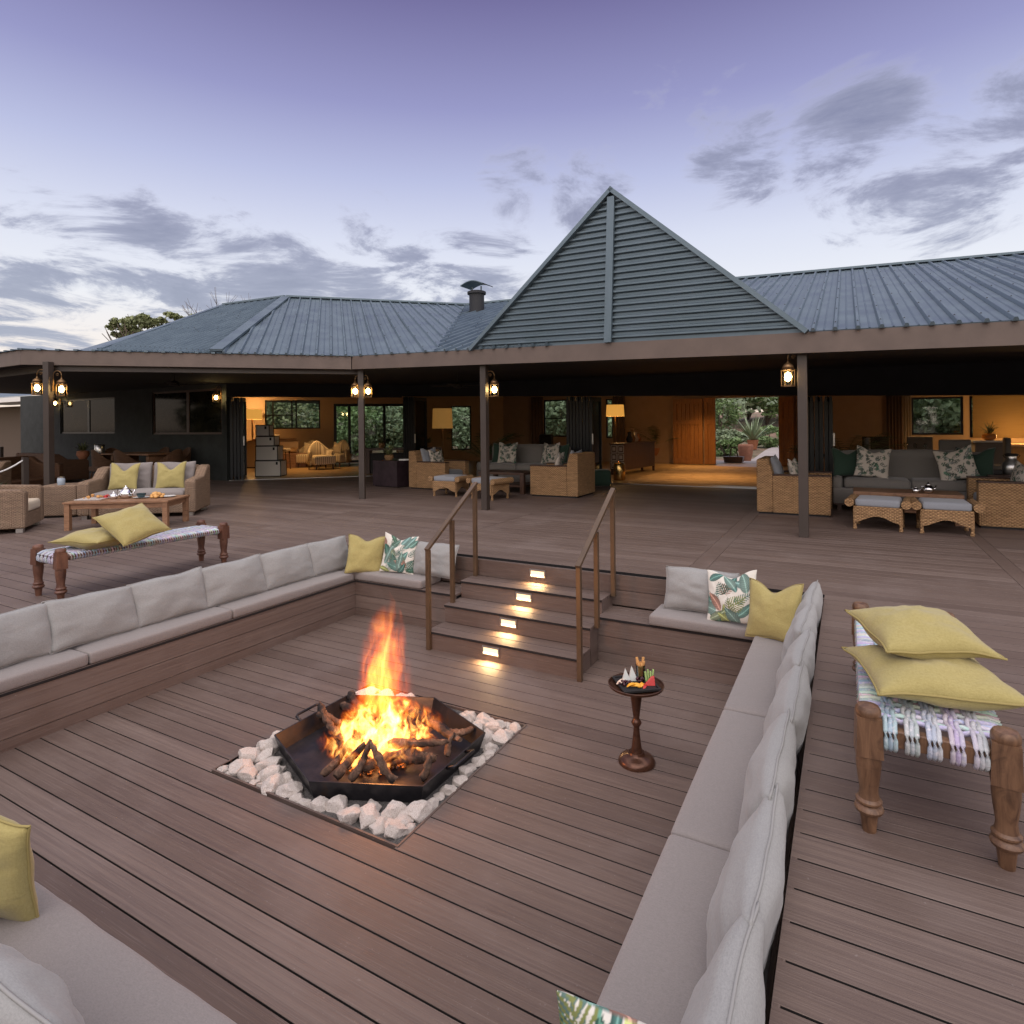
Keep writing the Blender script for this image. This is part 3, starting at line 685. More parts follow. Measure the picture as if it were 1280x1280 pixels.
# back slopes and low skirt roof
bk_ = MB()
bk_.poly([rgL - vz * .03, rgR - vz * .03, (rgR.x, 23, 2.7), (-9.5, 23, 2.7), (-9.5, 15.4, 4.95)]); bk_.poly([Kp - vz * .03, rl0 - vz * .03, (-9.5, 23, 2.7), (-20, 21.5, 2.7)]); bk_.poly([Kp - vz * .03, (-20, 21.5, 2.7), (-24, 16, 2.7), K2 - vz * .03])
bk_.poly([K2 - vz * .03, (-24, 16, 2.7), (-24, 8, 2.72), E0 - vz * .03])
part(bk_, 'rear_roof', m_roof)
sk = MB(); zt = zf(A_) + .254
sk.poly([(A2.x, A2.y - .03, zt), (A_.x, A_.y - .03, zt), (B_.x, B_.y - .03, zt), (B_.x, B_.y + 1.5, zt + .004), (-14, 10.5, zt + .002), (-24, 10.5, zt)])
sr = sk
def ribs(p, q, inw, L=.35, sp=.26):
    d_ = (q - p); n_ = int(d_.length / sp); 
    for i in range(n_ + 1):
        w_ = p + d_ * (i / n_); a = top(w_, .262); b = a + Vector(inw) * L + vz * .01; sr.bar(a - Vector(inw) * .04, b, .06, .03)
ribs(A_, B_, (-.707, .707, 0)); ribs(A2, A_, (0, 1, 0))
part(sr, 'veranda_roof', m_roof)
# gable
gm = MB(); ap = hit(765, 238, B_, E_); zb0, zb1 = zf(g1) + .252, zf(g2) + .252
nb = Vector((-(E_ - B_).y, (E_ - B_).x, 0)).normalized()
gl, gr = Vector((g1.x, g1.y, zb0)), Vector((g2.x, g2.y, zb1))
gm.poly([gl + nb * .03, gr + nb * .03, ap + nb * .03 - vz * .02])
dg = (gr - gl); Lg = dg.length; dgn = dg.normalized(); apx = (ap - gl).dot(dgn); H_ = ap.z - (gl + dgn * apx).z
z_ = .05
while z_ < H_ - .1:
    a = gl + dgn * (apx * z_ / H_) + vz * z_; b = gr - dgn * ((Lg - apx) * z_ / H_) + vz * z_
    for hh, off in ((.0, .0),):
        prof = [(0, .026), (.016, -.014), (.040, -.014), (.056, .024)]
        A = [gm.vert(a + nb * o_ + vz * h_) for h_, o_ in prof]; Bv = [gm.vert(b + nb * o_ + vz * h_) for h_, o_ in prof]
        for i in range(3): gm.face((A[i], Bv[i], Bv[i + 1], A[i + 1]))
        gm.face(A); gm.face(Bv[::-1])
    z_ += .093
part(gm, 'gable_cladding', m_roof)
gb = MB()
for a, b in ((gl, ap), (gr, ap)):
    dn = (b - a).normalized(); off = Vector((0, 0, 0))
    gb.bar(a - dn * .0 - nb * .025, b + dn * .03 - nb * .025, .06, .095, up=dgn.cross(dn))
part(gb, 'barge_board', m_roof)
gb = MB(); gb.bar(gl + dgn * apx - nb * .03, ap - nb * .03 - vz * .1, .11, .045, up=nb); part(gb, 'centre_mullion', m_roof)
gb = MB(); rb = Vector((0, 6.5, 0)); gb.poly([gl + nb * .03, ap, ap + rb]); gb.poly([gr + nb * .03, ap + rb, ap]); gb.poly([gr, ap + rb, rgL + vz * .05]); part(gb, 'gable_roof', m_roof)
# chimney
chm = thing('chimney_cowl', 'small grey metal chimney with a curved cowl on the ridge left of the gable', 'chimney', az(596, 382, 16.2))
m = MB(); m.lathe([(.20, -.35), (.20, .32)], 20); m.build('flue', m_roofdark, chm, smooth=40)
m = MB(); m.lathe([(.25, .30), (.25, .36), (.20, .38)], 20); m.build('collar', m_roofdark, chm, smooth=40)
m = MB()
for a in (-.14, .14): m = MB(); m.bar((a, 0, .38), (a, 0, .50), .03); m.build('bracket', m_roof, chm)
m = MB(); k = 10
for j in (0, 1):
    pts = [(-.34 + .68 * i / k, .50 + .10 * math.sin(math.pi * i / k)) for i in range(k + 1)]
A = [[m.vert((x, y, z_ + t)) for x, z_ in pts] for y, t in ((-.28, 0), (.28, 0), (.28, .02), (-.28, .02))]
for i in range(k):
    for r_ in range(4): m.face((A[r_][i], A[r_][i + 1], A[(r_ + 1) % 4][i + 1], A[(r_ + 1) % 4][i]))
m.build('cowl', m_roof, chm)
# posts
for px, py in ((453, 623.7), (607, 637.3), (1005, 671), (62, 641)):
    p = at(px, py); m = MB(); zt = zf(p) + .05; m.box(-.055, -.055, 0, .055, .055, zt); 
    ang = {453: R(30), 62: R(20)}.get(px, 0)
    o = m.build('veranda_post', m_post, LB, bevel=.004); o.location = p - Vector(LB.location); o.rotation_euler = (0, 0, ang)
m = MB()
m.bar((-24, 5.9, 2.5), (A_.x + .2, A_.y + .35, 2.5), .05, .12); m.bar((A_.x + .2, A_.y + .35, 2.5), (B_.x, B_.y + .3, 2.52), .05, .12); part(m, 'veranda_beam', m_post)
# ================================================================== OBJECTS
def leafprint(kind, seed, cnt=27):
    rnd = random.Random(seed)
    L = []
    if kind == 'tropic':
        cols = [(.03, .10, .07), (.09, .19, .16), (.04, .10, .06), (.22, .25, .08), (.26, .14, .10), (.12, .20, .17), (.12, .22, .20), (.05, .13, .11), (.16, .20, .12)]
        for i in range(cnt):
            a = rnd.uniform(-2.6, 2.6) * .5 + math.pi / 2
            L.append((rnd.uniform(-1, 1), rnd.uniform(-1.1, .7), a, rnd.uniform(.5, 1.0), rnd.uniform(.12, .25), rnd.choice(cols), rnd.random() < .35))
    else:
        for i in range(70):
            L.append((rnd.uniform(-1, 1), rnd.uniform(-1.1, .9), rnd.uniform(0, 6.28), rnd.uniform(.22, .42), rnd.uniform(.06, .12), rnd.choice([(.05, .07, .05), (.10, .12, .10), (.04, .10, .06), (.16, .17, .15)]), rnd.random() < .6))
    bgc = (.66, .64, .57) if kind == 'tropic' else (.50, .45, .38)
    def f(x, y):
        c = bgc
        for (lx, ly, an, Ln, Wd, cc, frond) in L:
            dx, dy = x - lx, y - ly; a = dx * math.cos(an) + dy * math.sin(an); b = -dx * math.sin(an) + dy * math.cos(an) + .12 * math.sin(a / Ln * 3) * Ln * .4
            if 0 < a < Ln:
                w_ = Wd * math.sin(math.pi * (a / Ln) ** .75) ** .8 * (1.25 if frond else 1)
                if abs(b) < w_:
                    if frond:
                        if abs(b) < .012 or math.sin((a - abs(b) * .9) * 62) > .05: c = tuple(x_ * .9 for x_ in cc)
                    elif abs(b) < .014: c = tuple(min(1, v * 2.6 + .06) for v in cc)
                    else:
                        s_ = .5 + .5 * math.sin((a - abs(b) * .8) * 70); k = (.75 + .5 * s_) * (1.25 - .5 * abs(b) / w_)
                        c = tuple(min(1, v * k + .05 * (1 - a / Ln)) for v in cc)
        return c
    return f
def pillow(name, w, h, t, m, loc, yaw=0, tilt=0, spin=0, label=None, cat='cushion', group=None, parent=None, chop=0.0, pinch=.09, seed=0, lump=1.0, n_=26, pr=None, piping=None, flat=False, sag=0.0, full=.42):
    """plump cushion; local x = width, z = height (0 at the bottom edge), y = thickness. tilt leans it back, spin rolls it in its own plane"""
    mb = MB(); ids = {}
    for sd_ in (-1, 1):
        for i in range(n_ + 1):
            for j in range(n_ + 1):
                u = -1 + 2 * i / n_; v = -1 + 2 * j / n_
                if abs(u) == 1 or abs(v) == 1:
                    key = (0, i, j)
                else: key = (sd_, i, j)
                if key in ids: continue
                x = w / 2 * u * (1 - pinch * (1 - v * v) * abs(u) ** 3); z_ = h / 2 * v * (1 - pinch * (1 - u * u) * abs(v) ** 3)
                e = max(0, (1 - u * u) * (1 - v * v)); y = t / 2 * (e ** full * .66 + e * .34)
                nz = mnoise.noise(Vector((u * 2.2 + seed * 3.1, v * 2.2, sd_ * 1.3))) * .17 + mnoise.noise(Vector((u * 5 + seed, v * 5, sd_ * 2))) * .10
                cr = max(abs(u), abs(v)); ang = math.atan2(v, u)
                y *= 1 + nz * lump + .07 * math.sin(ang * 9 + seed) * cr ** 3
                y *= 1 - sag * max(0, v) ** 1.5
                if chop:
                    dd_ = math.exp(-(u / .42) ** 2) * max(0, (v + .2) / 1.2) ** 1.6; z_ -= chop * dd_ * h; y *= 1 - .35 * dd_ * 0
                    z_ += .03 * h * (1 - math.exp(-(u / .5) ** 2)) * max(0, v) ** 2
                z_ += mnoise.noise(Vector((u * 1.7, seed * 1.3, v))) * .012
                y0 = mnoise.noise(Vector((u * 1.6 + seed, v * 1.6, 9))) * .014 + sag * -.0
                if pr: mb.col = pr(u, v * (1 if sd_ < 0 else -1))
                ids[key] = mb.vert((x, sd_ * y + y0, z_ + h / 2))
    def g_(s_, i, j): return ids[(0, i, j)] if (i in (0, n_) or j in (0, n_)) else ids[(s_, i, j)]
    for i in range(n_):
        for j in range(n_):
            q = (g_(-1, i, j), g_(-1, i + 1, j), g_(-1, i + 1, j + 1), g_(-1, i, j + 1)); mb.face(q)
            q = (g_(1, i, j), g_(1, i, j + 1), g_(1, i + 1, j + 1), g_(1, i + 1, j)); mb.face(q)
    Mx = Matrix.Translation(Vector(loc)) @ Matrix.Rotation(yaw, 4, 'Z') @ Matrix.Rotation(tilt, 4, 'X') @ Matrix.Translation((0, 0, h / 2)) @ Matrix.Rotation(spin, 4, 'Y') @ Matrix.Translation((0, 0, -h / 2))
    o = mb.build(name, m, smooth='all'); o.matrix_world = Mx
    if parent: o.parent = parent; o.matrix_parent_inverse = parent.matrix_world.inverted() if False else Matrix()
    if label: tag(o, label, cat, group)
    if piping:
        ring = [(i, 0) for i in range(n_)] + [(n_, j) for j in range(n_)] + [(i, n_) for i in range(n_, 0, -1)] + [(0, j) for j in range(n_, -1, -1)]
        pts = [Vector(mb.v[ids[(0, i, j)]]) for i, j in ring]; pm = MB(); pm.tube(pts, .0045, 6)
        p_ = pm.build('piping', piping, smooth='all'); p_.parent = o
    return o
LEAN = R(-16)
m_pip = mat('cushion_piping', (.30, .30, .29), .9)
m_pipy = mat('mustard_piping', (.33, .27, .10), .9)
# ---- seat cushions
def seatc(x0, x1, y0, y1, label, grp='flat taupe seat cushions on the pit benches', th=.088, seed=0, z=SZ + .001):
    mb = MB(); L = (x1 - x0, y1 - y0); nx = max(6, int(L[0] * 22)); ny = max(6, int(L[1] * 22))
    mb.rbox(0, 0, 0, L[0] - .006, L[1] - .006, th, .022, crown=.008, nx=nx, ny=ny, nz=2, wob=.0045, seed=seed)
    tag(mb.build('seat_cushion', m_seat, loc=((x0 + x1) / 2, (y0 + y1) / 2, z), smooth='all'), label, 'seat cushion', grp)
lx0, lx1 = X0 + .05, FX0 + .015
rx0_, rx1_ = FX1 - .012, X1 - .05
ybs = [FY0 + .0, 2.38, 3.56, 5.10]
for i, t_ in enumerate(('nearest taupe seat cushion on the left bench, cut by the left edge of the photo', 'middle taupe seat cushion on the left bench', 'farthest taupe seat cushion on the left bench, running into the corner')):
    seatc(lx0, lx1, ybs[i], ybs[i + 1], t_, seed=i)
ybs = [FY0 + .0, 2.43, 3.63, 5.08]
for i, t_ in enumerate(('nearest taupe seat cushion on the right bench, under the nearest leaf print cushion', 'middle taupe seat cushion on the right bench', 'farthest taupe seat cushion on the right bench, running into the corner')):
    seatc(rx0_, rx1_, ybs[i], ybs[i + 1], t_, seed=i + 5)
seatc(X0 + .05, -3.93, FY1 - .012, Y1 - .03, 'short taupe seat cushion in the corner left of the steps', seed=11)
seatc(-1.50, X1 - .05, FY1 - .035, Y1 - .03, 'short taupe seat cushion in the corner right of the steps', seed=12)
seatc(-3.1, FX1 - .02, Y0 + .06, FY0 + .012, 'taupe seat cushion at the bottom left of the photo on the near bench', seed=13)
seatc(X0 + .05, -3.106, Y0 + .06, FY0 + .005, 'taupe seat cushion under the near leaf print cushion at the left edge', seed=14)
# ---- back cushions
GB = 'pale grey back cushions on the pit benches'
zc_ = SZ + .092
yl = [1.0, 1.62, 2.25, 2.85, 3.46, 4.09, 4.70, 5.28]
ordl = ['at the left edge of the photo', 'second from the left edge of the photo', 'fourth from the far left corner', 'third from the far left corner', 'second from the far left corner', 'nearest the mustard cushion in the far left corner']
names_l = ['hidden nearest pale back cushion on the left bench', 'leftmost pale back cushion in the photo, on the left bench', 'second pale back cushion from the left edge of the photo, on the left bench', 'third pale back cushion from the left edge of the photo, on the left bench', 'fourth pale back cushion from the left edge of the photo, on the left bench', 'fifth pale back cushion from the left edge of the photo, on the left bench', 'pale back cushion half hidden behind the mustard cushion in the far left corner']
for i in range(1, 7):
    yc = (yl[i] + yl[i + 1]) / 2; L = yl[i + 1] - yl[i]
    pillow('back_cushion', L + .05, .37, .165, m_back, (lx0 + .17, yc, zc_), yaw=R(90) + random.uniform(-.03, .03), tilt=LEAN * 1.1, label=names_l[i], group=GB, seed=i, full=.32, lump=.5, spin=random.uniform(-.02, .02), pinch=.04, piping=m_pip)
yr = [.62, 1.05, 1.68, 2.26, 2.89, 3.56, 4.12, 4.72, 5.42]
names_r = ['nearest pale back cushion of the right bench row, cut by the photo edge', 'pale back cushion on the right bench beside the nearest leaf print cushion', 'second nearest pale back cushion on the right bench', 'third nearest pale back cushion on the right bench, by the middle seat cushion joint', 'fourth nearest pale back cushion on the right bench', 'third farthest pale back cushion on the right bench', 'second farthest pale back cushion on the right bench', 'farthest pale back cushion on the right bench, behind the mustard cushion']
for i in range(8):
    yc = (yr[i] + yr[i + 1]) / 2; L = yr[i + 1] - yr[i]
    pillow('back_cushion', L + .09, .375, .175, m_back, (rx1_ - .10, yc, zc_ - .005), yaw=R(-90) + random.uniform(-.05, .05), tilt=LEAN * random.uniform(.75, 1.05), full=.24, lump=.5, label=names_r[i], group=GB, seed=i + 20, pinch=.03, piping=m_pip)
pillow('back_cushion', .60, .36, .17, m_back, (-3.95, Y1 - .20, zc_), yaw=0, tilt=LEAN, label='pale back cushion between the leaf print cushion and the left handrail', group=GB, seed=40, pinch=.05, piping=m_pip)
pillow('back_cushion', .62, .37, .17, m_back, (-1.12, Y1 - .20, zc_), yaw=0, tilt=LEAN, label='pale back cushion right of the steps, standing free at the end of its bench', group=GB, seed=41, pinch=.05, piping=m_pip)
pillow('back_cushion', .66, .37, .17, m_back, (-1.80, Y0 + .16, zc_), yaw=R(180), tilt=LEAN, label='pale back cushion in the bottom left corner of the photo, on the near bench', group=GB, seed=42, pinch=.05, piping=m_pip)
# ---- scatter cushions in the pit
GS = 'scatter cushions in the pit'
pr1, pr2, pr3, pr4 = (leafprint('tropic', s_, c_) for s_, c_ in ((3, 27), (8, 27), (21, 60), (17, 40)))
pillow('scatter_cushion', .42, .42, .13, m_yel, (-4.72, 5.16, zc_ - .02), yaw=R(48), tilt=R(-20), spin=R(8), label='mustard cushion in the far left corner of the pit', group=GS, seed=51, chop=.10, piping=m_pipy)
pillow('scatter_cushion', .42, .42, .12, m_print, (-4.36, 5.25, zc_), yaw=R(12), tilt=R(-14), label='leaf print cushion next to the mustard one in the far left corner', group=GS, seed=52, pr=pr1, n_=110, chop=.10, spin=R(3))
pillow('scatter_cushion', .42, .42, .12, m_print, (-.86, 5.15, zc_), yaw=R(-14), tilt=R(-20), label='leaf print cushion beside the mustard one in the far right corner', group=GS, seed=53, pr=pr2, n_=110, chop=.09, spin=R(-8))
pillow('scatter_cushion', .43, .43, .13, m_yel, (-.53, 4.92, zc_ - .01), yaw=R(-24), tilt=R(-20), label='mustard cushion in the far right corner of the pit', group=GS, seed=54, chop=.14, spin=R(-6), piping=m_pipy)
pillow('scatter_cushion', .43, .43, .13, m_print, (-.36, 1.29, zc_ - .035), yaw=R(3), tilt=R(10), pinch=.04, label='leaf print cushion cut by the bottom edge of the photo on the right bench', group=GS, seed=55, pr=pr3, n_=110)
pillow('scatter_cushion', .42, .42, .15, m_yel, (-2.55, .95, zc_ - .02), yaw=R(200), tilt=R(-12), label='mustard cushion cut by the left edge of the photo on the near bench', group=GS, seed=56, spin=R(-7), piping=m_pipy)
pillow('scatter_cushion', .44, .44, .13, m_print, (-2.72, Y0 + .24, zc_ + .02), yaw=R(184), tilt=R(-16), label='leaf print cushion just showing behind the mustard one at the left edge', group=GS, seed=57, spin=R(10), pr=pr4, n_=70)

# ---- fire pit
FC = Vector((-2.69, 3.05, 0))
fp = thing('fire_tray', 'black steel six-sided fire tray with two handles set in a square of white stones', 'fire pit', (FC.x, FC.y, D))
hexv = [(-.605, -.335), (0, -.60), (.605, -.335), (.605, .335), (0, .60), (-.605, .335)]
m = MB(); k6 = 6; zb_, zt_ = -.012, .102
ob = [m.vert((x * .94, y * .94, zb_)) for x, y in hexv]; ot = [m.vert((x, y, zt_)) for x, y in hexv]; it = [m.vert((x * .985, y * .985, zt_)) for x, y in hexv]; ib = [m.vert((x * .92, y * .92, zb_ + .012)) for x, y in hexv]
m.face(ob[::-1]); m.face(ib)
for i in range(6):
    j = (i + 1) % 6; m.face((ob[i], ob[j], ot[j], ot[i])); m.face((ot[i], ot[j], it[j], it[i])); m.face((it[i], it[j], ib[j], ib[i]))
m.build('tray', m_iron, fp)
for sx in (-1, 1):
    m = MB(); m.tube([(sx * .60, -.10, .085), (sx * .66, -.10, .11), (sx * .665, -.085, .115), (sx * .665, .085, .115), (sx * .66, .10, .11), (sx * .60, .10, .085)], .009, 8); m.build('handle', m_iron, fp, smooth='all')
def rock(r, seed, s=(1, 1, .75)):
    import bmesh
    bm = bmesh.new(); bmesh.ops.create_icosphere(bm, subdivisions=4, radius=1)
    rn = random.Random(seed); pl_ = []
    for _ in range(15):
        v = Vector((rn.gauss(0, 1), rn.gauss(0, 1), rn.gauss(0, 1))).normalized(); pl_.append((v, rn.uniform(.52, .86)))
    for v in bm.verts:
        p = v.co.copy()
        for nrm_, d_ in pl_:
            k = p.dot(nrm_)
            if k > d_: p -= nrm_ * (k - d_) * .98
        p *= 1 + mnoise.noise(p * 2.3 + Vector((seed, 0, 0))) * .12 + mnoise.noise(p * 6 + Vector((seed, 0, 0))) * .04
        v.co = Vector((p.x * s[0], p.y * s[1], p.z * s[2])) * r
    me = bpy.data.meshes.new('stone'); bm.to_mesh(me); bm.free(); me.materials.append(m_stone); me.polygons.foreach_set('use_smooth', [True] * len(me.polygons)); me.set_sharp_from_angle(angle=R(16)); return me
def inhex(x, y, gr=1.0):
    for i in range(6):
        (x0, y0), (x1, y1) = hexv[i], hexv[(i + 1) % 6]
        nx, ny = (y1 - y0), -(x1 - x0); L = math.hypot(nx, ny)
        if ((x - x0) * nx + (y - y0) * ny) / L > gr: return False
    return True
stones = []; rn = random.Random(5); tries = 0
while tries < 42000 and len(stones) < 130:
    tries += 1; r_ = rn.uniform(.064, .080) if tries < 1500 else rn.uniform(.048, .066) if tries < 14000 else rn.uniform(.034, .050)
    x = rn.uniform(QX0 + r_ * .82, QX1 - r_ * .82); y = rn.uniform(QY0 + r_ * .82, QY1 - r_ * .82)
    if inhex(x - FC.x, y - FC.y, r_ * .50) or (abs(x - FC.x) < .24 and y > FC.y + .5): continue
    if any(math.hypot(x - a, y - b) < (r_ + c_) * .74 for a, b, c_ in stones): continue
    stones.append((x, y, r_))
protos = [rock(1, 100 + i, (rn.uniform(.95, 1.2), rn.uniform(.8, 1), rn.uniform(.62, .8))) for i in range(12)]
stn = []
for i, (x, y, r_) in enumerate(stones):
    o = bpy.data.objects.new('stone', protos[i % 12]); COL.objects.link(o); o.location = (x, y, D - .036 + r_ * .50); o.scale = (r_ * 1.14,) * 3; o.rotation_euler = (rn.uniform(-.3, .3), rn.uniform(-.3, .3), rn.uniform(0, 6.28))
    dx, dy = x - FC.x, y - FC.y
    ed = min((y - QY0, 'near left', x - QX0), (QX1 - x, 'near right', y - QY0), (QY1 - y, 'far right', QX1 - x), (x - QX0, 'far left', QY1 - y))
    stn.append((ed[1], 'outer' if ed[0] < r_ * 1.3 else 'inner', ed[2], o))
CN = {'near left': 'left', 'near right': 'near', 'far right': 'right', 'far left': 'far'}
OR = ['first', 'second', 'third', 'fourth', 'fifth', 'sixth', 'seventh', 'eighth', 'ninth', 'tenth', 'eleventh', 'twelfth', '13th', '14th', '15th', '16th', '17th', '18th', '19th', '20th', '21st', '22nd', '23rd', '24th', '25th']
for e_ in CN:
    for row in ('outer', 'inner'):
        q_ = sorted([w_ for w_ in stn if w_[0] == e_ and w_[1] == row], key=lambda w_: w_[2])
        for k_, w_ in enumerate(q_): tag(w_[3], '%s white stone from the %s corner, %s row, %s edge of the fire bed' % (OR[k_], CN[e_], row, e_), 'stone', 'white stones round the fire tray')
# logs
GL = 'logs burning in the fire tray'
def log(p, q, r, seed, label, bend=.05):
    rn_ = random.Random(seed); p = Vector(p); q = Vector(q); k = 12; pts = []; rr = []
    side = (q - p).cross(vz).normalized() if (q - p).cross(vz).length > .01 else Vector((1, 0, 0))
    for i in range(k + 1):
        t_ = i / k; pts.append(p.lerp(q, t_) - p + side * bend * .4 * math.sin(t_ * math.pi * 1.3) + vz * .006 * math.sin(t_ * 5 + seed)); rr.append(r * (1.05 - .45 * t_) * (1 + .16 * mnoise.noise(Vector((t_ * 6, seed, 0)))) * (.7 if i in (0, k) else 1))
    m = MB(); m.tube(pts, rr, 10)
    for i, v in enumerate(m.v):
        v = Vector(v); w_ = mnoise.noise(v * 34 + Vector((seed, 0, 0))) * r * .55; m.v[i] = tuple(v + Vector((w_, w_ * .5, w_)))
    tag(m.build('log', m_log, loc=tuple(p), smooth=50), label, 'log', GL)
zt0 = D + .03
def P2(px, py, z=zt0): return at(px, py, z)
LG = [((398, 893, .13), (430, 905, .10), .026, 'pale driftwood log end poking over the left rim of the fire tray'),
      ((403, 970, .03), (440, 925, .16), .026, 'charred log at the left front foot of the fire pile'),
      ((420, 972, .03), (455, 930, .17), .03, 'charred log leaning on the left front of the fire pile'),
      ((438, 975, .03), (466, 925, .20), .026, 'split log standing in the front middle of the fire pile'),
      ((494, 975, .03), (462, 930, .19), .026, 'log leaning leftwards in the front middle of the fire pile'),
      ((528, 972, .03), (538, 945, .13), .026, 'curved forked log at the right front of the fire pile'),
      ((478, 950, .05), (545, 946, .07), .045, 'thick dark log lying across the front of the fire'),
      ((485, 930, .12), (560, 927, .14), .03, 'long bent log lying on top of the thick dark one'),
      ((508, 888, .08), (575, 925, .11), .032, 'long log reaching back right from the fire'),
      ((560, 918, .05), (590, 912, .09), .028, 'log end resting near the right rim of the fire tray'),
      ((399, 885, .08), (430, 935, .06), .026, 'thin log behind the left foot of the pile'),
      ((400, 880, .17), (425, 925, .09), .024, 'thin log sloping down from the left rim'),
      ((425, 880, .06), (470, 900, .15), .028, 'log at the back left of the fire pile'),
      ((438, 865, .12), (470, 910, .10), .026, 'short log standing at the back left rim'),
      ((560, 945, .05), (567, 915, .14), .02, 'thin upright stick at the right of the fire'),
      ((450, 960, .06), (520, 935, .10), .03, 'charred log under the heart of the fire')]
for i, (a, b, r_, lab) in enumerate(LG): log(P2(a[0], a[1], D + a[2]), P2(b[0], b[1], D + b[2]), r_, i * 7 + 1, lab, .03 if i % 2 else -.03)
def emb(n, p):
    g_ = n.noise(objco(n), 45, 4, .7); f = n.mapr(g_, .5, .62); n.set(p, 'Base Color', n.mix(f, (.06, .05, .05), (.5, .1, .02))); n.set(p, 'Emission Color', (1, .22, .03)); n.set(p, 'Emission Strength', n.m('MULTIPLY', f, 1.4)); p.inputs['Roughness'].default_value = 1
m_ember = mat('glowing_embers', build=emb)
m = MB(); rn = random.Random(2)
for i in range(420):
    a = rn.uniform(0, 6.28); rr = .27 * math.sqrt(rn.random()); r_ = rn.uniform(.006, .018); c_ = Vector((rr * math.cos(a), rr * math.sin(a), .004 + .05 * max(0, 1 - rr / .3) * rn.random()))
    m.M = Matrix.Translation(c_) @ Matrix.Rotation(rn.uniform(0, 3), 4, 'Z') @ Matrix.Rotation(rn.uniform(0, 3), 4, 'X'); m.box(-r_, -r_ * .7, -r_ * .6, r_, r_ * .7, r_ * .6, e=r_ * .2)
tag(m.build('embers', m_ember, loc=(FC.x + .03, FC.y - .03, D + .012)), 'bed of glowing orange embers and ash under the logs', 'embers', kind='stuff')
# flame volume
FH = 1.0
m = MB(); prof = [(0.0, .40), (.05, .46), (.12, .44), (.20, .31), (.30, .23), (.42, .215), (.55, .21), (.68, .18), (.80, .14), (.90, .09), (1.0, .012)]
seg = 40; rings = []
for t_, r_ in prof:
    rg = []
    for j in range(seg):
        a = 2 * math.pi * j / seg; w_ = 1 + .16 * math.sin(a * 5 + t_ * 4) * t_ + .1 * math.sin(a * 3 - t_ * 5)
        rg.append(m.vert((r_ * w_ * math.cos(a) + .02 + .07 * t_ * t_, r_ * w_ * math.sin(a), t_ * FH)))
    rings.append(rg)
for i in range(len(rings) - 1):
    for j in range(seg): m.face((rings[i][j], rings[i][(j + 1) % seg], rings[i + 1][(j + 1) % seg], rings[i + 1][j]))
m.face(rings[0][::-1]); m.face(rings[-1])
def flame(n, p):
    co = objco(n); s_ = n.new('ShaderNodeSeparateXYZ', {0: co}); h = n.m('DIVIDE', s_.outputs[2], FH)
    wv = n.vm('SUBTRACT', n.noise(n.scale(co, (5, 5, 2.2)), 1, 2, .5, out=1), (.5, .5, .5)); wv = n.vm('SCALE', wv, sc=n.m('MULTIPLY', n.m('ADD', h, .25), .22))
    x = n.m('SUBTRACT', s_.outputs[0], n.m('ADD', .02, n.m('MULTIPLY', n.m('MULTIPLY', h, h), .07)))
    q = n.vm('ADD', n.new('ShaderNodeCombineXYZ', {0: x, 1: s_.outputs[1], 2: 0}).outputs[0], wv); q = n.vm('MULTIPLY', q, (1, 1, 0))
    r_ = n.vm('LENGTH', q)
    Rr = n.ramp(h, [(0, .38), (.10, .42), (.20, .28), (.34, .20), (.5, .19), (.66, .165), (.8, .12), (.95, .03)])
    k = n.m('SUBTRACT', 1.0, n.m('DIVIDE', r_, Rr))
    st_ = n.noise(n.vm('ADD', n.scale(co, (16, 16, 4.2)), n.vm('SCALE', wv, sc=9)), 1, 4, .62, .5)
    bl = n.noise(n.scale(co, (11, 11, 8)), 1, 3, .6, 1.2)
    low = n.mapr(h, .14, .34, 1, 0)
    tear = n.m('ADD', n.m('MULTIPLY', n.m('SUBTRACT', st_, .5), n.mapr(h, .2, .95, 2.0, 5.2)), n.m('MULTIPLY', n.m('MULTIPLY', n.m('SUBTRACT', bl, .555), low), 9.5))
    dn = n.m('ADD', k, tear); dn = n.m('MAXIMUM', n.m('MULTIPLY', dn, n.mapr(k, 0, .22, 0, 1)), 0.0)
    dn = n.m('MINIMUM', dn, 1.4); d2 = n.m('MULTIPLY', dn, n.m('ADD', dn, .12))
    col = n.ramp(n.m('SUBTRACT', n.m('MULTIPLY', dn, .8), n.m('MULTIPLY', h, .45)), [(0, (1, .09, .006)), (.25, (1, .17, .012)), (.55, (1, .30, .035)), (.95, (1, .50, .12))])
    stg = n.ramp(h, [(0, .9), (.15, 1.0), (.4, .9), (.6, .45), (.8, .22), (1, .08)])
    em = n.new('ShaderNodeEmission', {'Color': col, 'Strength': n.m('MULTIPLY', n.m('MULTIPLY', d2, stg), 30.0)})
    n.l.new(em.outputs[0], n.n['Material Output'].inputs['Volume']); n.n.remove(p)
m_flame = mat('flame', build=flame); m_flame.volume_intersection_method if False else None
tag(m.build('flame', m_flame, loc=(FC.x, FC.y, D + .04)), 'tall orange and yellow flames rising from the logs in the fire tray', 'flame')
def plight(name, loc, e, r_=.05, c=(1, .58, .24)):
    L = bpy.data.lights.new(name, 'POINT'); L.energy = e; L.shadow_soft_size = r_; L.color = c
    o = bpy.data.objects.new(name, L); COL.objects.link(o); o.location = loc; return o
plight('fire_glow', (FC.x + .02, FC.y, D + .42), 20, .12, (1, .36, .09))

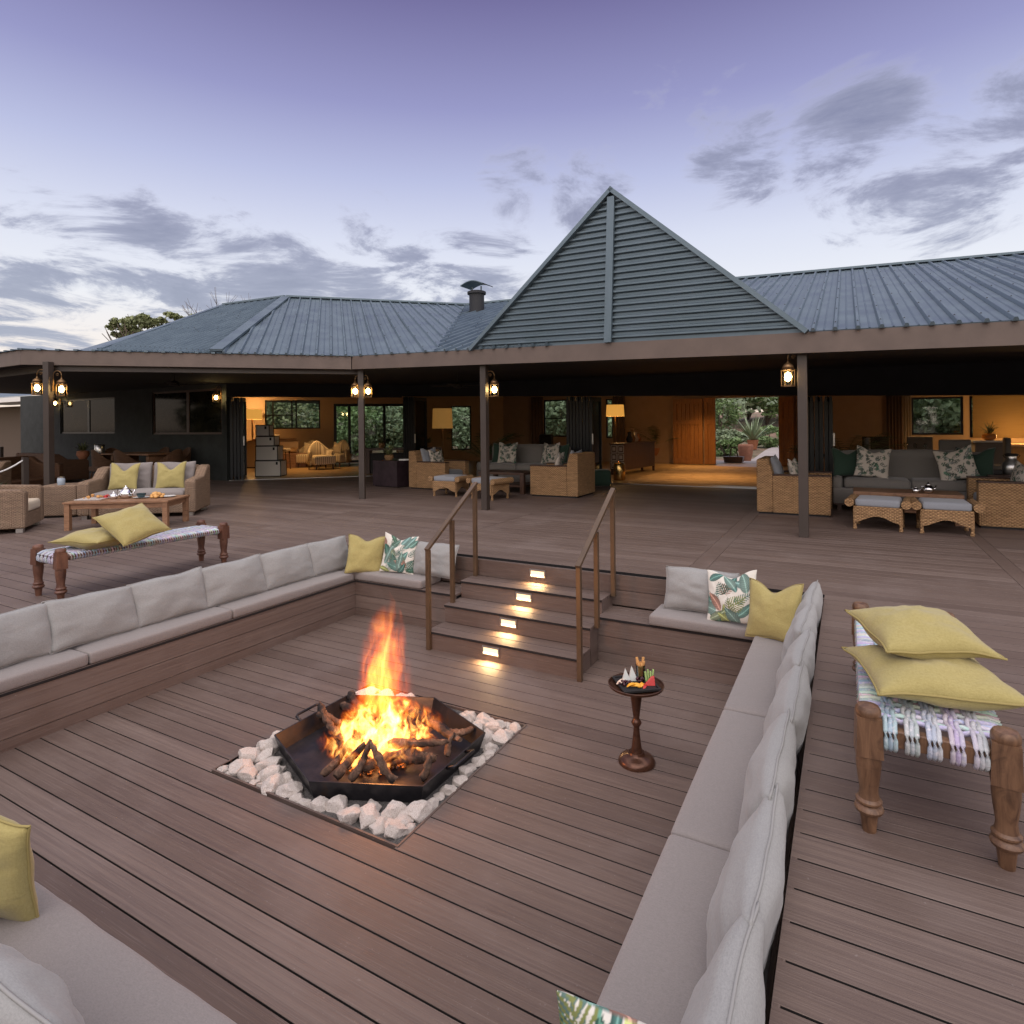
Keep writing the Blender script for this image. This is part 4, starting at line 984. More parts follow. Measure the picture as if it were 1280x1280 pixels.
# ---- small pedestal table in the pit
tb = at(796, 953, D); stb = thing('pedestal_table', 'small dark copper pedestal table with a round tray top in the pit', 'side table', (tb.x, tb.y, D))
m = MB(); m.lathe([(.112, 0), (.114, .012), (.105, .03), (.08, .045), (.055, .052), (.05, .06), (.046, .07)], 32); m.build('base', m_copper, stb, smooth=50)
m = MB(); m.lathe([(.040, .065), (.030, .10), (.020, .19), (.018, .225), (.026, .235), (.032, .25), (.026, .265), (.018, .275), (.020, .29), (.034, .40), (.038, .425), (.030, .44), (.026, .45), (.04, .466)], 28); m.build('stem', m_copper, stb, smooth=60)
m = MB(); m.lathe([(.03, .462), (.14, .468), (.168, .478), (.172, .492), (.166, .494), (.160, .482), (.13, .477), (0.001, .477)], 40); m.build('tray_top', m_copper, stb, smooth=50)
ZT = D + .478; PR = R(20)
def ontab(x, y): c_, s_ = math.cos(PR), math.sin(PR); return (tb.x + c_ * x - s_ * y, tb.y + s_ * x + c_ * y)
m = MB(); m.box(-.105, -.105, .006, .105, .105, .013)
for a in ((-.118, -.118, .118, -.105), (-.118, .105, .118, .118), (-.118, -.105, -.105, .105), (.105, -.105, .118, .105)): m.box(a[0], a[1], .008, a[2], a[3], .022)
m.box(-.05, -.05, 0, .05, .05, .006)
tag(m.build('square_plate', m_blackmat, loc=(tb.x, tb.y, ZT), rot=(0, 0, R(38)), bevel=.002), 'black square plate of snacks on the copper pedestal table', 'plate')
m_cheese = mat('white_cheese', (.70, .74, .70), .6); m_redp = mat('red_pepper', (.52, .025, .02), .25); m_yp = mat('orange_pepper', (.85, .40, .03), .3); m_grape = mat('dark_grape', (.055, .012, .02), .25); m_cuc = mat('cucumber', (.42, .60, .22), .4); m_bread = mat('breadstick', (.55, .28, .09), .8, 0, paint((.55, .28, .09), .3, 30)); m_mel = mat('pale_melon', (.75, .58, .45), .5)
rf, ff = vr0, Vector((vf.x, vf.y, 0))
def sp(a, b, z=.014): p = Vector((tb.x, tb.y, ZT)) + rf * a + ff * b; p.z = ZT + z; return p
for a, b, hgt, lab in ((-.055, .02, .088, 'left white cheese wedge standing on the snack plate'), (-.01, .045, .092, 'right white cheese wedge standing on the snack plate')):
    m = MB(); m.poly([(-.03, -.012, 0), (.03, -.012, 0), (-.008, -.004, hgt)]); m.poly([(.028, .018, 0), (-.028, .018, 0), (-.008, .004, hgt)]); m.poly([(-.03, -.012, 0), (-.008, -.004, hgt), (-.008, .004, hgt), (-.028, .018, 0)]); m.poly([(.03, -.012, 0), (.028, .018, 0), (-.008, .004, hgt), (-.008, -.004, hgt)]); m.poly([(-.03, -.012, 0), (-.028, .018, 0), (.028, .018, 0), (.03, -.012, 0)])
    tag(m.build('cheese_wedge', m_cheese, loc=sp(a, b), rot=(0, 0, YAW)), lab, 'cheese', 'cheese on the snack plate')
def curved(name, lab, a, b, col, cat, s=1, rz=0, tilt=0):
    m = MB(); A = []; k = 9
    for i in range(k + 1):
        t_ = math.pi * (.1 + .8 * i / k); w_ = .017 * math.sin(math.pi * i / k) ** .4 + .003
        A.append([m.vert((.036 * s * math.cos(t_), .0, .030 * s * math.sin(t_) - .009)), m.vert((.036 * s * math.cos(t_), -w_ * s, .030 * s * math.sin(t_) * .8 - .005)), m.vert((.030 * s * math.cos(t_), -w_ * .6 * s, .018 * s * math.sin(t_))), m.vert((.030 * s * math.cos(t_), .003, .022 * s * math.sin(t_)))])
    for i in range(k):
        for j in range(4): m.face((A[i][j], A[i][(j + 1) % 4], A[i + 1][(j + 1) % 4], A[i + 1][j]))
    m.face(A[0]); m.face(A[-1][::-1]); tag(m.build(name, col, loc=sp(a, b), rot=(tilt, 0, YAW + rz), smooth=50), lab, cat, 'pepper slices on the snack plate')
curved('pepper_slice', 'left orange pepper slice lying at the front of the snack plate', -.035, -.045, m_yp, 'pepper', 1.1, .3); curved('pepper_slice', 'middle orange pepper slice at the front of the snack plate', -.005, -.04, m_yp, 'pepper', 1.15, -.2, .4)
curved('pepper_slice', 'right orange pepper slice touching the red pepper', .02, -.035, m_yp, 'pepper', 1.0, .9, .3)
m = MB(); m.poly([(-.035, 0, 0), (.036, -.004, 0), (.034, .004, .056), (.018, .006, .052)]); m.poly([(-.035, .012, 0), (.018, .016, .052), (.034, .016, .056), (.036, .02, 0)]); m.poly([(-.035, 0, 0), (.018, .006, .052), (.018, .016, .052), (-.035, .012, 0)]); m.poly([(.036, -.004, 0), (.036, .02, 0), (.034, .016, .056), (.034, .004, .056)]); m.poly([(.034, .004, .056), (.034, .016, .056), (.018, .016, .052), (.018, .006, .052)])
tag(m.build('red_pepper_wedge', m_redp, loc=sp(.075, -.035), rot=(-.2, 0, YAW), bevel=.003), 'bright red pepper wedge at the right of the snack plate', 'pepper', 'pepper slices on the snack plate')
curved('red_pepper_slice', 'small red pepper strip left of the red wedge', .035, -.05, m_redp, 'pepper', .8, 1.3, .3)
for a, b, k_, lab in ((-.078, -.02, 16, 'small bunch of dark grapes at the left of the plate'), (.028, .02, 18, 'bunch of dark grapes in front of the breadstick glass')):
    m = MB(); rn = random.Random(k_)
    for i in range(k_):
        x, y, z_ = rn.gauss(0, .014), rn.gauss(0, .011), .007 + rn.random() * .022; m.lathe([(.0005, z_ - .0085), (.006, z_ - .006), (.0088, z_), (.006, z_ + .006), (.0005, z_ + .0085)], 10, c=(x, y))
    tag(m.build('grape_bunch', m_grape, loc=sp(a, b), smooth='all'), lab, 'grapes', 'grapes on the snack plate')
for a, b, col, lab, s_ in ((-.092, .012, m_mel, 'pale melon wedge at the left edge of the plate', 1.2), (-.07, .035, m_redp, 'red tomato wedge behind the melon', .9)): curved('fruit_wedge', lab, a, b, col, 'fruit', s_, .6, .3)
gl_ = thing('breadstick_glass', 'clear glass tumbler full of breadsticks on the snack plate', 'glass', sp(.038, .045))
m = MB(); m.lathe([(.026, 0), (.030, .10), (.028, .10), (.024, .006), (.001, .006)], 24); m.build('tumbler', m_pane, gl_, smooth=60)
for i in range(7):
    a = i * .9; m = MB(); r_ = .012; m.tube([(r_ * math.cos(a) * .6, r_ * math.sin(a) * .6, .01), (r_ * 1.3 * math.cos(a), r_ * 1.3 * math.sin(a), .09), (r_ * 1.9 * math.cos(a), r_ * 1.7 * math.sin(a), .125 + .02 * math.sin(i * 2))], .0085, 8); m.build('breadstick', m_bread, gl_, smooth='all')
for i in range(4):
    m = MB(); m.bar((0, 0, 0), (.006 * (i - 1.5), 0, .062 + .012 * (i % 2)), .009, .012)
    tag(m.build('cucumber_stick', m_cuc, loc=sp(.072 + .011 * i, .028), rot=(0, 0, YAW)), ('leftmost', 'second from left', 'third from left', 'rightmost')[i] + ' green cucumber stick at the right of the snack plate', 'cucumber', 'cucumber sticks on the snack plate')

# ---- charpoys: low rope-strung benches with turned legs
def charpoy(label, loc, rz, L, Wd, near_legs, m_leg, seed, ropew):
    t = thing('rope_bench', label, 'bench', loc, rz, 'rope-strung wooden benches on the deck')
    H = .44
    for sx in (-1, 1):
        for sy in (-1, 1):
            m = MB(); m.M = Matrix.Translation((sx * Wd / 2, sy * L / 2, 0)) @ Matrix.Rotation(.1 * sx * sy, 4, 'Z'); s_ = .041
            m.lathe([(.022, 0), (.027, .05), (.030, .062), (.042, .070), (.046, .080), (.042, .090), (.034, .096), (.041, .104), (.041, .110), (.033, .118), (.029, .145), (.035, .19), (.040, .24), (.038, .275)], 24)
            m.box(-s_, -s_, .27, s_, s_, .405, e=.003); m.lathe([(.036, .40), (.041, .41), (.040, .425), (.033, .437), (.012, .442)], 20); m.build('leg', m_leg, t, smooth=35, bevel=0)
    for sx in (-1, 1):
        m = MB(); m.tube([(sx * Wd / 2, -L / 2 + .03, .355), (sx * Wd / 2, L / 2 - .03, .355)], .021, 12); m.build('side_rail', m_leg, t, smooth=60)
    for sy in (-1, 1):
        m = MB(); m.box(-Wd / 2 + .035, sy * L / 2 - .02, .315, Wd / 2 - .035, sy * L / 2 + .02, .372); m.build('end_rail', m_leg, t, bevel=.004)
    # rope: cross cords wrap the side rails, lengthwise bands wrap the end rails
    rn_ = random.Random(seed); m = MB(); y = -L / 2 + .07; i = 0; pal = [(.45, .56, .60), (.52, .60, .62), (.36, .46, .52), (.60, .62, .60)]
    while y < L / 2 - .06:
        m.col = tuple(v * rn_.uniform(.8, 1.2) for v in rn_.choice(pal)); z0 = .379; wv = .006 * (1 if i % 2 else -1); dx = rn_.uniform(-.008, .008)
        pts = [(-Wd / 2 + .0, y, .333), (-Wd / 2 - .024, y, .35), (-Wd / 2 - .018, y, .374), (-Wd / 2 + .012, y + dx, z0)] + [(-Wd / 2 + .012 + (Wd - .024) * k / 12, y + dx * math.sin(k), z0 + wv * math.cos(k * math.pi / 1.5) - .006 * math.sin(math.pi * k / 12)) for k in range(1, 12)] + [(Wd / 2 - .012, y + dx, z0), (Wd / 2 + .018, y, .374), (Wd / 2 + .024, y, .35), (Wd / 2, y, .333)]
        m.tube(pts, ropew * .72, 6); y += ropew * 1.75; i += 1
    bands = 5
    for b in range(bands):
        cb = [(.36, .47, .54), (.42, .46, .47), (.44, .46, .54), (.46, .42, .53), (.50, .47, .56)][b]; x = -Wd / 2 + .065 + (Wd - .13) * b / (bands - 1)
        for k in range(3):
            m.col = tuple(v * rn_.uniform(.9, 1.1) for v in cb); xx = x + (k - 1.0) * ropew * 1.02; y0 = -L / 2; pts = [(xx, y0 + .045, .322), (xx, y0 + .02, .305), (xx, y0 - .012, .303), (xx, y0 - .029, .318), (xx, y0 - .030, .345), (xx, y0 - .024, .368), (xx, y0 + .005, .383)]
            nseg = 56
            for q in range(nseg + 1):
                yy = y0 + .04 + (L - .08) * q / nseg; pts.append((xx + .004 * math.sin(q * 1.3 + k), yy, .383 + .006 * math.cos(q * 1.4 + k * 1.6)))
            pts += [(xx, -y0 - .005, .383), (xx, -y0 + .024, .368), (xx, -y0 + .030, .345), (xx, -y0 + .029, .318), (xx, -y0 + .012, .303), (xx, -y0 - .02, .305), (xx, -y0 - .045, .322)]
            m.tube(pts, ropew * .60, 6)
    m.build('rope_weave', mat('cotton_rope', rough=.9, build=lambda n, p: (n.set(p, 'Base Color', n.mix(n.mapr(n.noise(objco(n), 75, 2, .6), .50, .72), n.new('ShaderNodeAttribute', attribute_name='Col').outputs['Color'], (.66, .64, .66))), bumpn(n, p, n.noise(objco(n), 140, 2, .6), .6, .004))), t, smooth='all')
    return t
charpoy('low rope-strung wooden bench right of the pit with two mustard cushions stacked on it', (.245, 3.14, 0), 0, 1.36, .38, True, m_rust, 3, .0135)
charpoy('low rope-strung wooden bench left of the pit carrying two mustard cushions', (-5.92, 3.36, 0), R(-.5), 1.50, .38, False, m_rust2, 9, .0125)
GY_ = 'mustard cushions lying on the rope benches'
def flatp(px, py, z, yaw, label, size=.50, t=.18, tiltx=-90, seed=0, extra=0):
    c_ = at(px, py, z); o = pillow('scatter_cushion', size, size, t, m_yel, (0, 0, 0), label=label, group=GY_, seed=seed, piping=m_pipy, pinch=.10)
    o.matrix_world = Matrix.Translation(c_) @ Matrix.Rotation(yaw, 4, 'Z') @ Matrix.Rotation(extra, 4, 'Y') @ Matrix.Rotation(R(tiltx), 4, 'X') @ Matrix.Translation((0, 0, -size / 2)); return o
flatp(1160, 842, .46, R(14), 'lower mustard cushion lying on the right rope bench', .48, .17, seed=61)
flatp(1148, 790, .585, R(20), 'upper mustard cushion of the two on the right rope bench', .40, .16, -84, seed=62)
flatp(122, 672, .465, R(18), 'lower mustard cushion lying flat on the left rope bench', .50, .17, seed=63)
flatp(166, 655, .58, R(8), 'upper mustard cushion tilted against the other on the left rope bench', .44, .19, -78, seed=64, extra=R(30))
# ---- wicker suite on the left deck
def softbox(name, m, parent, c, s, r=.04, crown=.02, n_=(8, 8, 3), seed=0):
    mb = MB(); mb.rbox(c[0], c[1], c[2], s[0], s[1], s[2], r, crown, *n_, wob=.004, seed=seed); return mb.build(name, m, parent, smooth='all')
def wsofa(label, loc, rz, Wd, Dp, nseat, group):
    t = thing('wicker_sofa' if nseat > 1 else 'wicker_armchair', label, 'sofa' if nseat > 1 else 'armchair', loc, rz, group); aw = .17
    m = MB()
    m.box(-Wd / 2 + aw + .001, -Dp / 2 + .01, .06, Wd / 2 - aw - .001, Dp / 2 - .161, .26); m.build('base', m_wick2, t, bevel=.012)
    for s_ in (-1, 1):
        m = MB(); x0 = s_ * (Wd / 2 - aw / 2); pr_ = [(-Dp / 2, .06), (-Dp / 2, .56), (-Dp / 2 + .04, .595), (Dp / 2 - .38, .62), (Dp / 2 - .18, .77), (Dp / 2, .79), (Dp / 2, .06)]
        a = [m.vert((x0 - aw / 2, y, z_)) for y, z_ in pr_]; b = [m.vert((x0 + aw / 2, y, z_)) for y, z_ in pr_]; m.face(a); m.face(b[::-1])
        for i in range(len(pr_)): j = (i + 1) % len(pr_); m.face((a[i], b[i], b[j], a[j]))
        m.build('armrest', m_wick2, t, bevel=.03)
    m = MB(); m.box(-Wd / 2 + aw + .001, Dp / 2 - .16, .06, Wd / 2 - aw - .001, Dp / 2, .79); m.build('backrest', m_wick2, t, bevel=.025)
    for sx in (-1, 1):
        for sy in (-1, 1):
            m = MB(); m.box(sx * (Wd / 2 - .09) - .04, sy * (Dp / 2 - .08) - .04, 0, sx * (Wd / 2 - .09) + .04, sy * (Dp / 2 - .08) + .04, .06); m.build('foot', m_steel, t)
    return t
GW = 'brown wicker seats on the left deck'
a45 = R(41)
sc_ = Vector((-9.95, 5.61, 0)); nb_ = Vector((-math.sin(a45), math.cos(a45), 0)); sl_ = Vector((math.cos(a45), math.sin(a45), 0)); so_ = sc_ + nb_ * .45
wsofa('two-seat brown wicker sofa with taupe cushions on the left deck behind the coffee table', so_, a45, 1.72, .90, 2, GW)
def on(base, ax, ay, z, c, s_): return base + c * ax + s_ * ay + vz * z
def place_soft(name, m, c, s, rz, label, cat, group, seed=0, r=.045):
    mb = MB(); mb.rbox(0, 0, 0, *s, r, .02, 10, 8, 3, .004, seed); tag(mb.build(name, m, loc=c, rot=(0, 0, rz), smooth='all'), label, cat, group)
place_soft('seat_cushion', m_seat, on(so_, 0, -.08, .262, sl_, nb_), (1.36, .70, .15), a45, 'long taupe seat cushion on the brown wicker sofa', 'seat cushion', 'cushions on the brown wicker sofa')
for s_, w_ in ((-1, 'left'), (1, 'right')):
    pillow('back_cushion', .66, .46, .17, m_seat, on(so_, s_ * .34, .20, .40, sl_, nb_), yaw=a45, tilt=R(-12), label='taupe back cushion on the %s half of the brown wicker sofa' % w_, group='cushions on the brown wicker sofa', seed=70 + s_, pinch=.03)
    pillow('scatter_cushion', .46, .46, .15, m_yel, on(so_, s_ * .36 - .02, .0, .41, sl_, nb_), yaw=a45 + s_ * .05, tilt=R(-18), label='mustard cushion with a dented top on the %s end of the brown wicker sofa' % w_, group='cushions on the brown wicker sofa', seed=73 + s_, chop=.24)
ar = R(143); ac = Vector((-10.62, 4.02, 0)); al_ = Vector((math.cos(ar), math.sin(ar), 0)); an_ = Vector((-math.sin(ar), math.cos(ar), 0))
wsofa('brown wicker armchair at the left edge of the photo, turned to face the coffee table', ac, ar, .92, .92, 1, GW)
place_soft('seat_cushion', m_cream, on(ac, 0, -.10, .262, al_, an_), (.56, .72, .15), ar, 'pale seat cushion on the brown wicker armchair', 'seat cushion', 'cushions on the brown wicker armchair')
pillow('scatter_cushion', .48, .48, .16, m_yel, on(ac, .02, .12, .41, al_, an_), yaw=ar - .25, tilt=R(-20), label='mustard cushion on the brown wicker armchair at the left edge', group='cushions on the brown wicker armchair', seed=80, chop=.2)
bx_ = thing('wicker_side_table', 'square brown wicker side table between the armchair and the sofa', 'side table', (-11.35, 5.25, 0), a45)
m = MB(); m.box(-.27, -.27, .03, .27, .27, .52); m.build('body', m_wick2, bx_, bevel=.02); m = MB(); m.box(-.23, -.23, 0, .23, .23, .03); m.build('plinth', m_blackmat, bx_)
gj = thing('glass_jar', 'small clear glass jar with a pale lid standing on the wicker side table', 'jar', (-11.28, 4.98 + .17, .521))
m = MB(); m.lathe([(.05, 0), (.055, .02), (.055, .10), (.045, .115)], 18); m.build('body', mat('tinted_glass', (.35, .42, .48), .1), gj, smooth=50); m = MB(); m.lathe([(.05, .115), (.05, .13), (.02, .137)], 18); m.build('lid', m_steel, gj, smooth=50)
# coffee table
ct = thing('coffee_table', 'low slatted teak coffee table laid with snacks in front of the brown wicker sofa', 'coffee table', (-9.28, 5.12, 0), R(34))
CL, CW, CHh = 1.42, .74, .40
m = MB()
for i in range(7): y = -CW / 2 + CW / 7 * i; m.box(-CL / 2, y + .003, CHh - .028, CL / 2, y + CW / 7 - .003, CHh)
m.build('top', m_teak, ct, bevel=.003)
for sx in (-1, 1):
    for sy in (-1, 1): m = MB(); m.box(sx * (CL / 2 - .05) - .035, sy * (CW / 2 - .05) - .035, 0, sx * (CL / 2 - .05) + .035, sy * (CW / 2 - .05) + .035, CHh - .029); m.build('leg', m_teak, ct, bevel=.004)
m = MB()
for sy in (-1, 1): m.box(-CL / 2 + .09, sy * (CW / 2 - .05) - .012, CHh - .10, CL / 2 - .09, sy * (CW / 2 - .05) + .012, CHh - .03)
for sx in (-1, 1): m.box(sx * (CL / 2 - .05) - .012, -CW / 2 + .09, CHh - .10, sx * (CL / 2 - .05) + .012, CW / 2 - .09, CHh - .03)
m.build('apron', m_teak, ct)
cc, cs = math.cos(R(34)), math.sin(R(34))
def ct_(x, y, z=0): return (-9.28 + cc * x - cs * y, 5.12 + cs * x + cc * y, CHh + .001 + z)
def dish(label, x, y, r, m_, h=.016, cat='plate', name='plate', sq=False):
    m = MB()
    if sq: m.box(-r, -r * .8, 0, r, r * .8, h, e=-.01)
    else: m.lathe([(r * .6, 0), (r, h), (r * .96, h), (r * .58, .004), (.001, .004)], 28)
    tag(m.build(name, m_, loc=ct_(x, y), rot=(0, 0, R(34)), smooth=40), label, cat, 'plates on the teak coffee table')
def crumbs(label, x, y, r, m_, n_, sz, seed, name, cat, z=.01):
    m = MB(); rn_ = random.Random(seed)
    for i in range(n_):
        a = rn_.uniform(0, 6.28); q = r * math.sqrt(rn_.random()); s_ = sz * rn_.uniform(.6, 1.2)
        m.M = Matrix.Translation((q * math.cos(a), q * math.sin(a), s_ * .5 + (1 - q / r) * sz * 1.2 * rn_.random())) @ Matrix.Rotation(rn_.uniform(0, 3), 4, 'Z') @ Matrix.Rotation(rn_.uniform(-.5, .5), 4, 'X'); m.lathe([(s_ * .2, -s_ * .35), (s_ * .6, -s_ * .2), (s_ * .65, s_ * .15), (s_ * .25, s_ * .4)], 8)
    tag(m.build(name, m_, loc=ct_(x, y, z), smooth='all'), label, cat, 'snacks on the teak coffee table')
dish('long white plate of canapes at the left of the teak coffee table', -.48, -.05, .17, m_white, sq=True); crumbs('orange and red canapes on the long white plate', -.48, -.05, .12, m_bread, 16, .035, 1, 'canapes', 'snacks', .017); crumbs('red tomato pieces behind the canapes', -.36, .08, .07, m_redp, 8, .035, 2, 'tomato_pieces', 'snacks', .0)
dish('white saucer under the dark bowl on the teak coffee table', .16, .02, .11, m_white); m = MB(); m.lathe([(.04, 0), (.062, .05), (.064, .065), (.058, .065), (.04, .01), (.001, .01)], 24)
tag(m.build('bowl', mat('dark_teal_glaze', (.02, .05, .06), .2), loc=ct_(.16, .02, .006), smooth=50), 'dark teal bowl of dip on a white saucer', 'bowl')
dish('white plate at the right of the teak coffee table', .48, .12, .12, m_white); crumbs('heap of golden bread rolls at the right of the coffee table', .40, .02, .085, mat('golden_roll', (.72, .40, .13), .6), 14, .055, 3, 'bread_rolls', 'bread', .0)
def teapot(label, loc, s, m_=m_silver):
    t = thing('teapot', label, 'teapot', loc, R(30)); m = MB(); m.lathe([(.045 * s, 0), (.065 * s, .03 * s), (.06 * s, .07 * s), (.035 * s, .10 * s), (.03 * s, .105 * s)], 24); m.build('body', m_, t, smooth='all')
    m = MB(); m.lathe([(.036 * s, .104 * s), (.02 * s, .12 * s), (.006 * s, .125 * s), (.009 * s, .138 * s), (.001, .142 * s)], 20); m.build('lid', m_, t, smooth='all')
    m = MB(); m.tube([(.058 * s, 0, .04 * s), (.085 * s, 0, .06 * s), (.10 * s, 0, .095 * s)], [.012 * s, .009 * s, .006 * s], 10); m.build('spout', m_, t, smooth='all')
    m = MB(); m.tube([(-.045 * s, 0, .085 * s), (-.09 * s, 0, .09 * s), (-.10 * s, 0, .055 * s), (-.062 * s, 0, .03 * s)], .006 * s, 8); m.build('handle', m_, t, smooth='all')
teapot('tall silver coffee pot in the middle of the teak coffee table', ct_(-.06, .03), 1.35); teapot('small silver milk jug left of the coffee pot', ct_(-.20, -.03), .8)

# ---- veranda wicker: armchair with step arms, ottoman
def parmchair(label, loc, rz, group, L=1.03, Dd=.93):
    """front is local -y; boxy woven chair with low wooden capped arms and a tall back"""
    t = thing('wicker_armchair', label, 'armchair', loc, rz, group); hb, ha = .86, .60; w_ = .16
    m = MB(); m.box(-Dd / 2 + w_ + .001, -L / 2 + .01, .03, Dd / 2 - w_ - .001, L / 2 - .231, .26); m.build('base', m_wick, t, bevel=.01)
    for s_ in (-1, 1):
        m = MB(); x0 = s_ * (Dd / 2 - w_ / 2); m.box(x0 - w_ / 2, -L / 2, .03, x0 + w_ / 2, L / 2 - .231, ha); m.build('armrest', m_wick, t, bevel=.012)
        m = MB(); m.box(x0 - w_ / 2 - .005, -L / 2 - .005, ha + .001, x0 + w_ / 2 + .005, L / 2 - .232, ha + .022); m.build('arm_cap', m_darkwood, t, bevel=.006)
    m = MB(); pr_ = [(L / 2 - .23, .03), (L / 2, .03), (L / 2, hb - .02), (L / 2 - .03, hb), (L / 2 - .17, hb), (L / 2 - .23, ha + .03)]
    a = [m.vert((-Dd / 2, y, z_)) for y, z_ in pr_]; b = [m.vert((Dd / 2, y, z_)) for y, z_ in pr_]; m.face(a); m.face(b[::-1])
    for i in range(len(pr_)): j = (i + 1) % len(pr_); m.face((a[i], b[i], b[j], a[j]))
    m.build('backrest', m_wick, t, bevel=.015)
    m = MB(); m.box(-Dd / 2 + .03, -L / 2 + .03, 0, Dd / 2 - .03, L / 2 - .03, .03); m.build('plinth', m_blackmat, t)
    m = MB(); m.rbox(0, -.10, .262, Dd - 2 * w_ - .01, L - .30, .15, .04, .02, 8, 8, 3); m.build('seat_pad', m_blue, t, smooth='all')
    return t
def ottoman(label, loc, rz, group, Wd=.66, Dp=.50, H=.41):
    t = thing('wicker_ottoman', label, 'ottoman', loc, rz, group)
    for sx in (-1, 1):
        m = MB(); m.tube([(sx * (Wd / 2 - .01), -Dp / 2 - .03, H - .055), (sx * (Wd / 2 - .01), Dp / 2 + .03, H - .055)], .056, 18); m.build('rolled_arm', m_wick, t, smooth=50)
        for sy in (-1, 1): m = MB(); m.lathe([(.022, 0), (.026, .02), (.018, .05), (.022, .10), (.022, .28)], 14, c=(sx * (Wd / 2 - .07), sy * (Dp / 2 - .03))); m.build('leg', m_wick, t, smooth=60)
    for sy in (-1, 1):
        m = MB(); k = 16; x0, x1 = -Wd / 2 + .06, Wd / 2 - .06; A = []
        for i in range(k + 1):
            u_ = i / k; x = x0 + (x1 - x0) * u_; zl = .10 + .085 * math.sin(math.pi * u_) ** 2; A.append([m.vert((x, sy * (Dp / 2 - .012), zl)), m.vert((x, sy * (Dp / 2 + .012), zl)), m.vert((x, sy * (Dp / 2 + .012), H - .10)), m.vert((x, sy * (Dp / 2 - .012), H - .10))])
        for i in range(k):
            for j in range(4): m.face((A[i][j], A[i][(j + 1) % 4], A[i + 1][(j + 1) % 4], A[i + 1][j]))
        m.face(A[0]); m.face(A[-1][::-1]); m.build('apron', m_wick, t)
    for sx in (-1, 1):
        m = MB(); k = 12; y0, y1 = -Dp / 2 + .013, Dp / 2 - .013; A = []; xx = sx * (Wd / 2 - .065)
        for i in range(k + 1):
            u_ = i / k; y = y0 + (y1 - y0) * u_; zl = .10 + .085 * math.sin(math.pi * u_) ** 2; A.append([m.vert((xx - .012, y, zl)), m.vert((xx + .012, y, zl)), m.vert((xx + .012, y, H - .10)), m.vert((xx - .012, y, H - .10))])
        for i in range(k):
            for j in range(4): m.face((A[i][j], A[i][(j + 1) % 4], A[i + 1][(j + 1) % 4], A[i + 1][j]))
        m.face(A[0]); m.face(A[-1][::-1]); m.build('side_apron', m_wick, t)
    m = MB(); m.rbox(0, 0, H - .105, Wd - .15, Dp + .03, .10, .03, .012, 8, 8, 3); m.build('seat_pad', m_blue, t, smooth='all')
    return t
GA = 'honey wicker armchairs on the veranda'; GO = 'honey wicker ottomans on the veranda'
pa = parmchair('honey wicker armchair left of the post, side on, beside the dark block table', (-8.24, 11.45, 0), R(88), GA)
place(pa, (-5.07, 11.32, 0), R(-90), 'honey wicker armchair between the middle post and the folded doors, its back to the doors')
place(pa, (-.74, 10.68, 0), R(90), 'honey wicker armchair half hidden by the right-hand post')
place(pa, (2.03, 10.50, 0), R(-90), 'honey wicker armchair at the right edge of the photo')
ot = ottoman('honey wicker ottoman in front of the left honey wicker armchair', (-7.12, 10.30, 0), R(2), GO)
place(ot, (-6.10, 10.15, 0), R(-12), 'honey wicker ottoman standing behind the middle post')
place(ot, (.36, 9.50, 0), R(-6), 'left one of the two honey wicker ottomans in front of the right grey sofa')
place(ot, (1.08, 9.50, 0), R(0), 'right one of the two honey wicker ottomans in front of the right grey sofa')
GP = 'scatter cushions on the veranda seats'; prg = leafprint('palm', 4); prg2 = leafprint('palm', 9)
def vp(px, py, z, size, m_, yaw, label, pr=None, t=.14, seed=0, tilt=-14, y=None, chop=.08, h=None, spin=0):
    """cushion whose bottom centre is on the ray through px,py at height z"""
    c_ = at(px, py, z); return pillow('scatter_cushion', size, h or size, t, m_, c_, yaw=yaw, tilt=R(tilt), label=label, group=GP, seed=seed, pr=pr, n_=40 if pr else 18, chop=chop, spin=spin)
def bk(x, y, z, size, m_, yaw, label, **k):
    pr = k.pop('pr', None); seed = k.pop('seed', 0); chop = k.pop('chop', .08); h = k.pop('h', size); t = k.pop('t', .14); tilt = k.pop('tilt', -14); spin = k.pop('spin', 0)
    return pillow('scatter_cushion', size, h, t, m_, (x, y, z), yaw=yaw, tilt=R(tilt), label=label, group=GP, seed=seed, pr=pr, n_=40 if pr else 18, chop=chop, spin=spin)
bk(-8.44, 11.45, .42, .56, m_blue, R(88), 'blue grey back cushion on the left honey wicker armchair', h=.50, t=.18, seed=1)
bk(-8.16, 11.32, .44, .44, m_print, R(80), 'palm print cushion on the left honey wicker armchair', pr=prg, seed=2)
bk(-4.88, 11.32, .42, .56, m_blue, R(-90), 'blue grey back cushion on the armchair with its back to the folded doors', h=.50, t=.18, seed=3)
bk(-5.14, 11.18, .44, .44, m_print, R(-82), 'palm print cushion on the armchair with its back to the folded doors', pr=prg2, seed=4)
bk(-.94, 10.68, .42, .56, m_blue, R(90), 'blue grey back cushion on the armchair behind the right-hand post', h=.48, t=.18, seed=5)
bk(-.68, 10.55, .44, .42, m_print, R(80), 'palm print cushion on the armchair behind the right-hand post', pr=prg, seed=6)
bk(2.22, 10.50, .42, .56, m_blue, R(-90), 'blue grey back cushion on the armchair at the right edge', h=.50, t=.18, seed=7)
bk(1.96, 10.36, .44, .44, m_print, R(-80), 'palm print cushion on the armchair at the right edge', pr=prg2, seed=8)
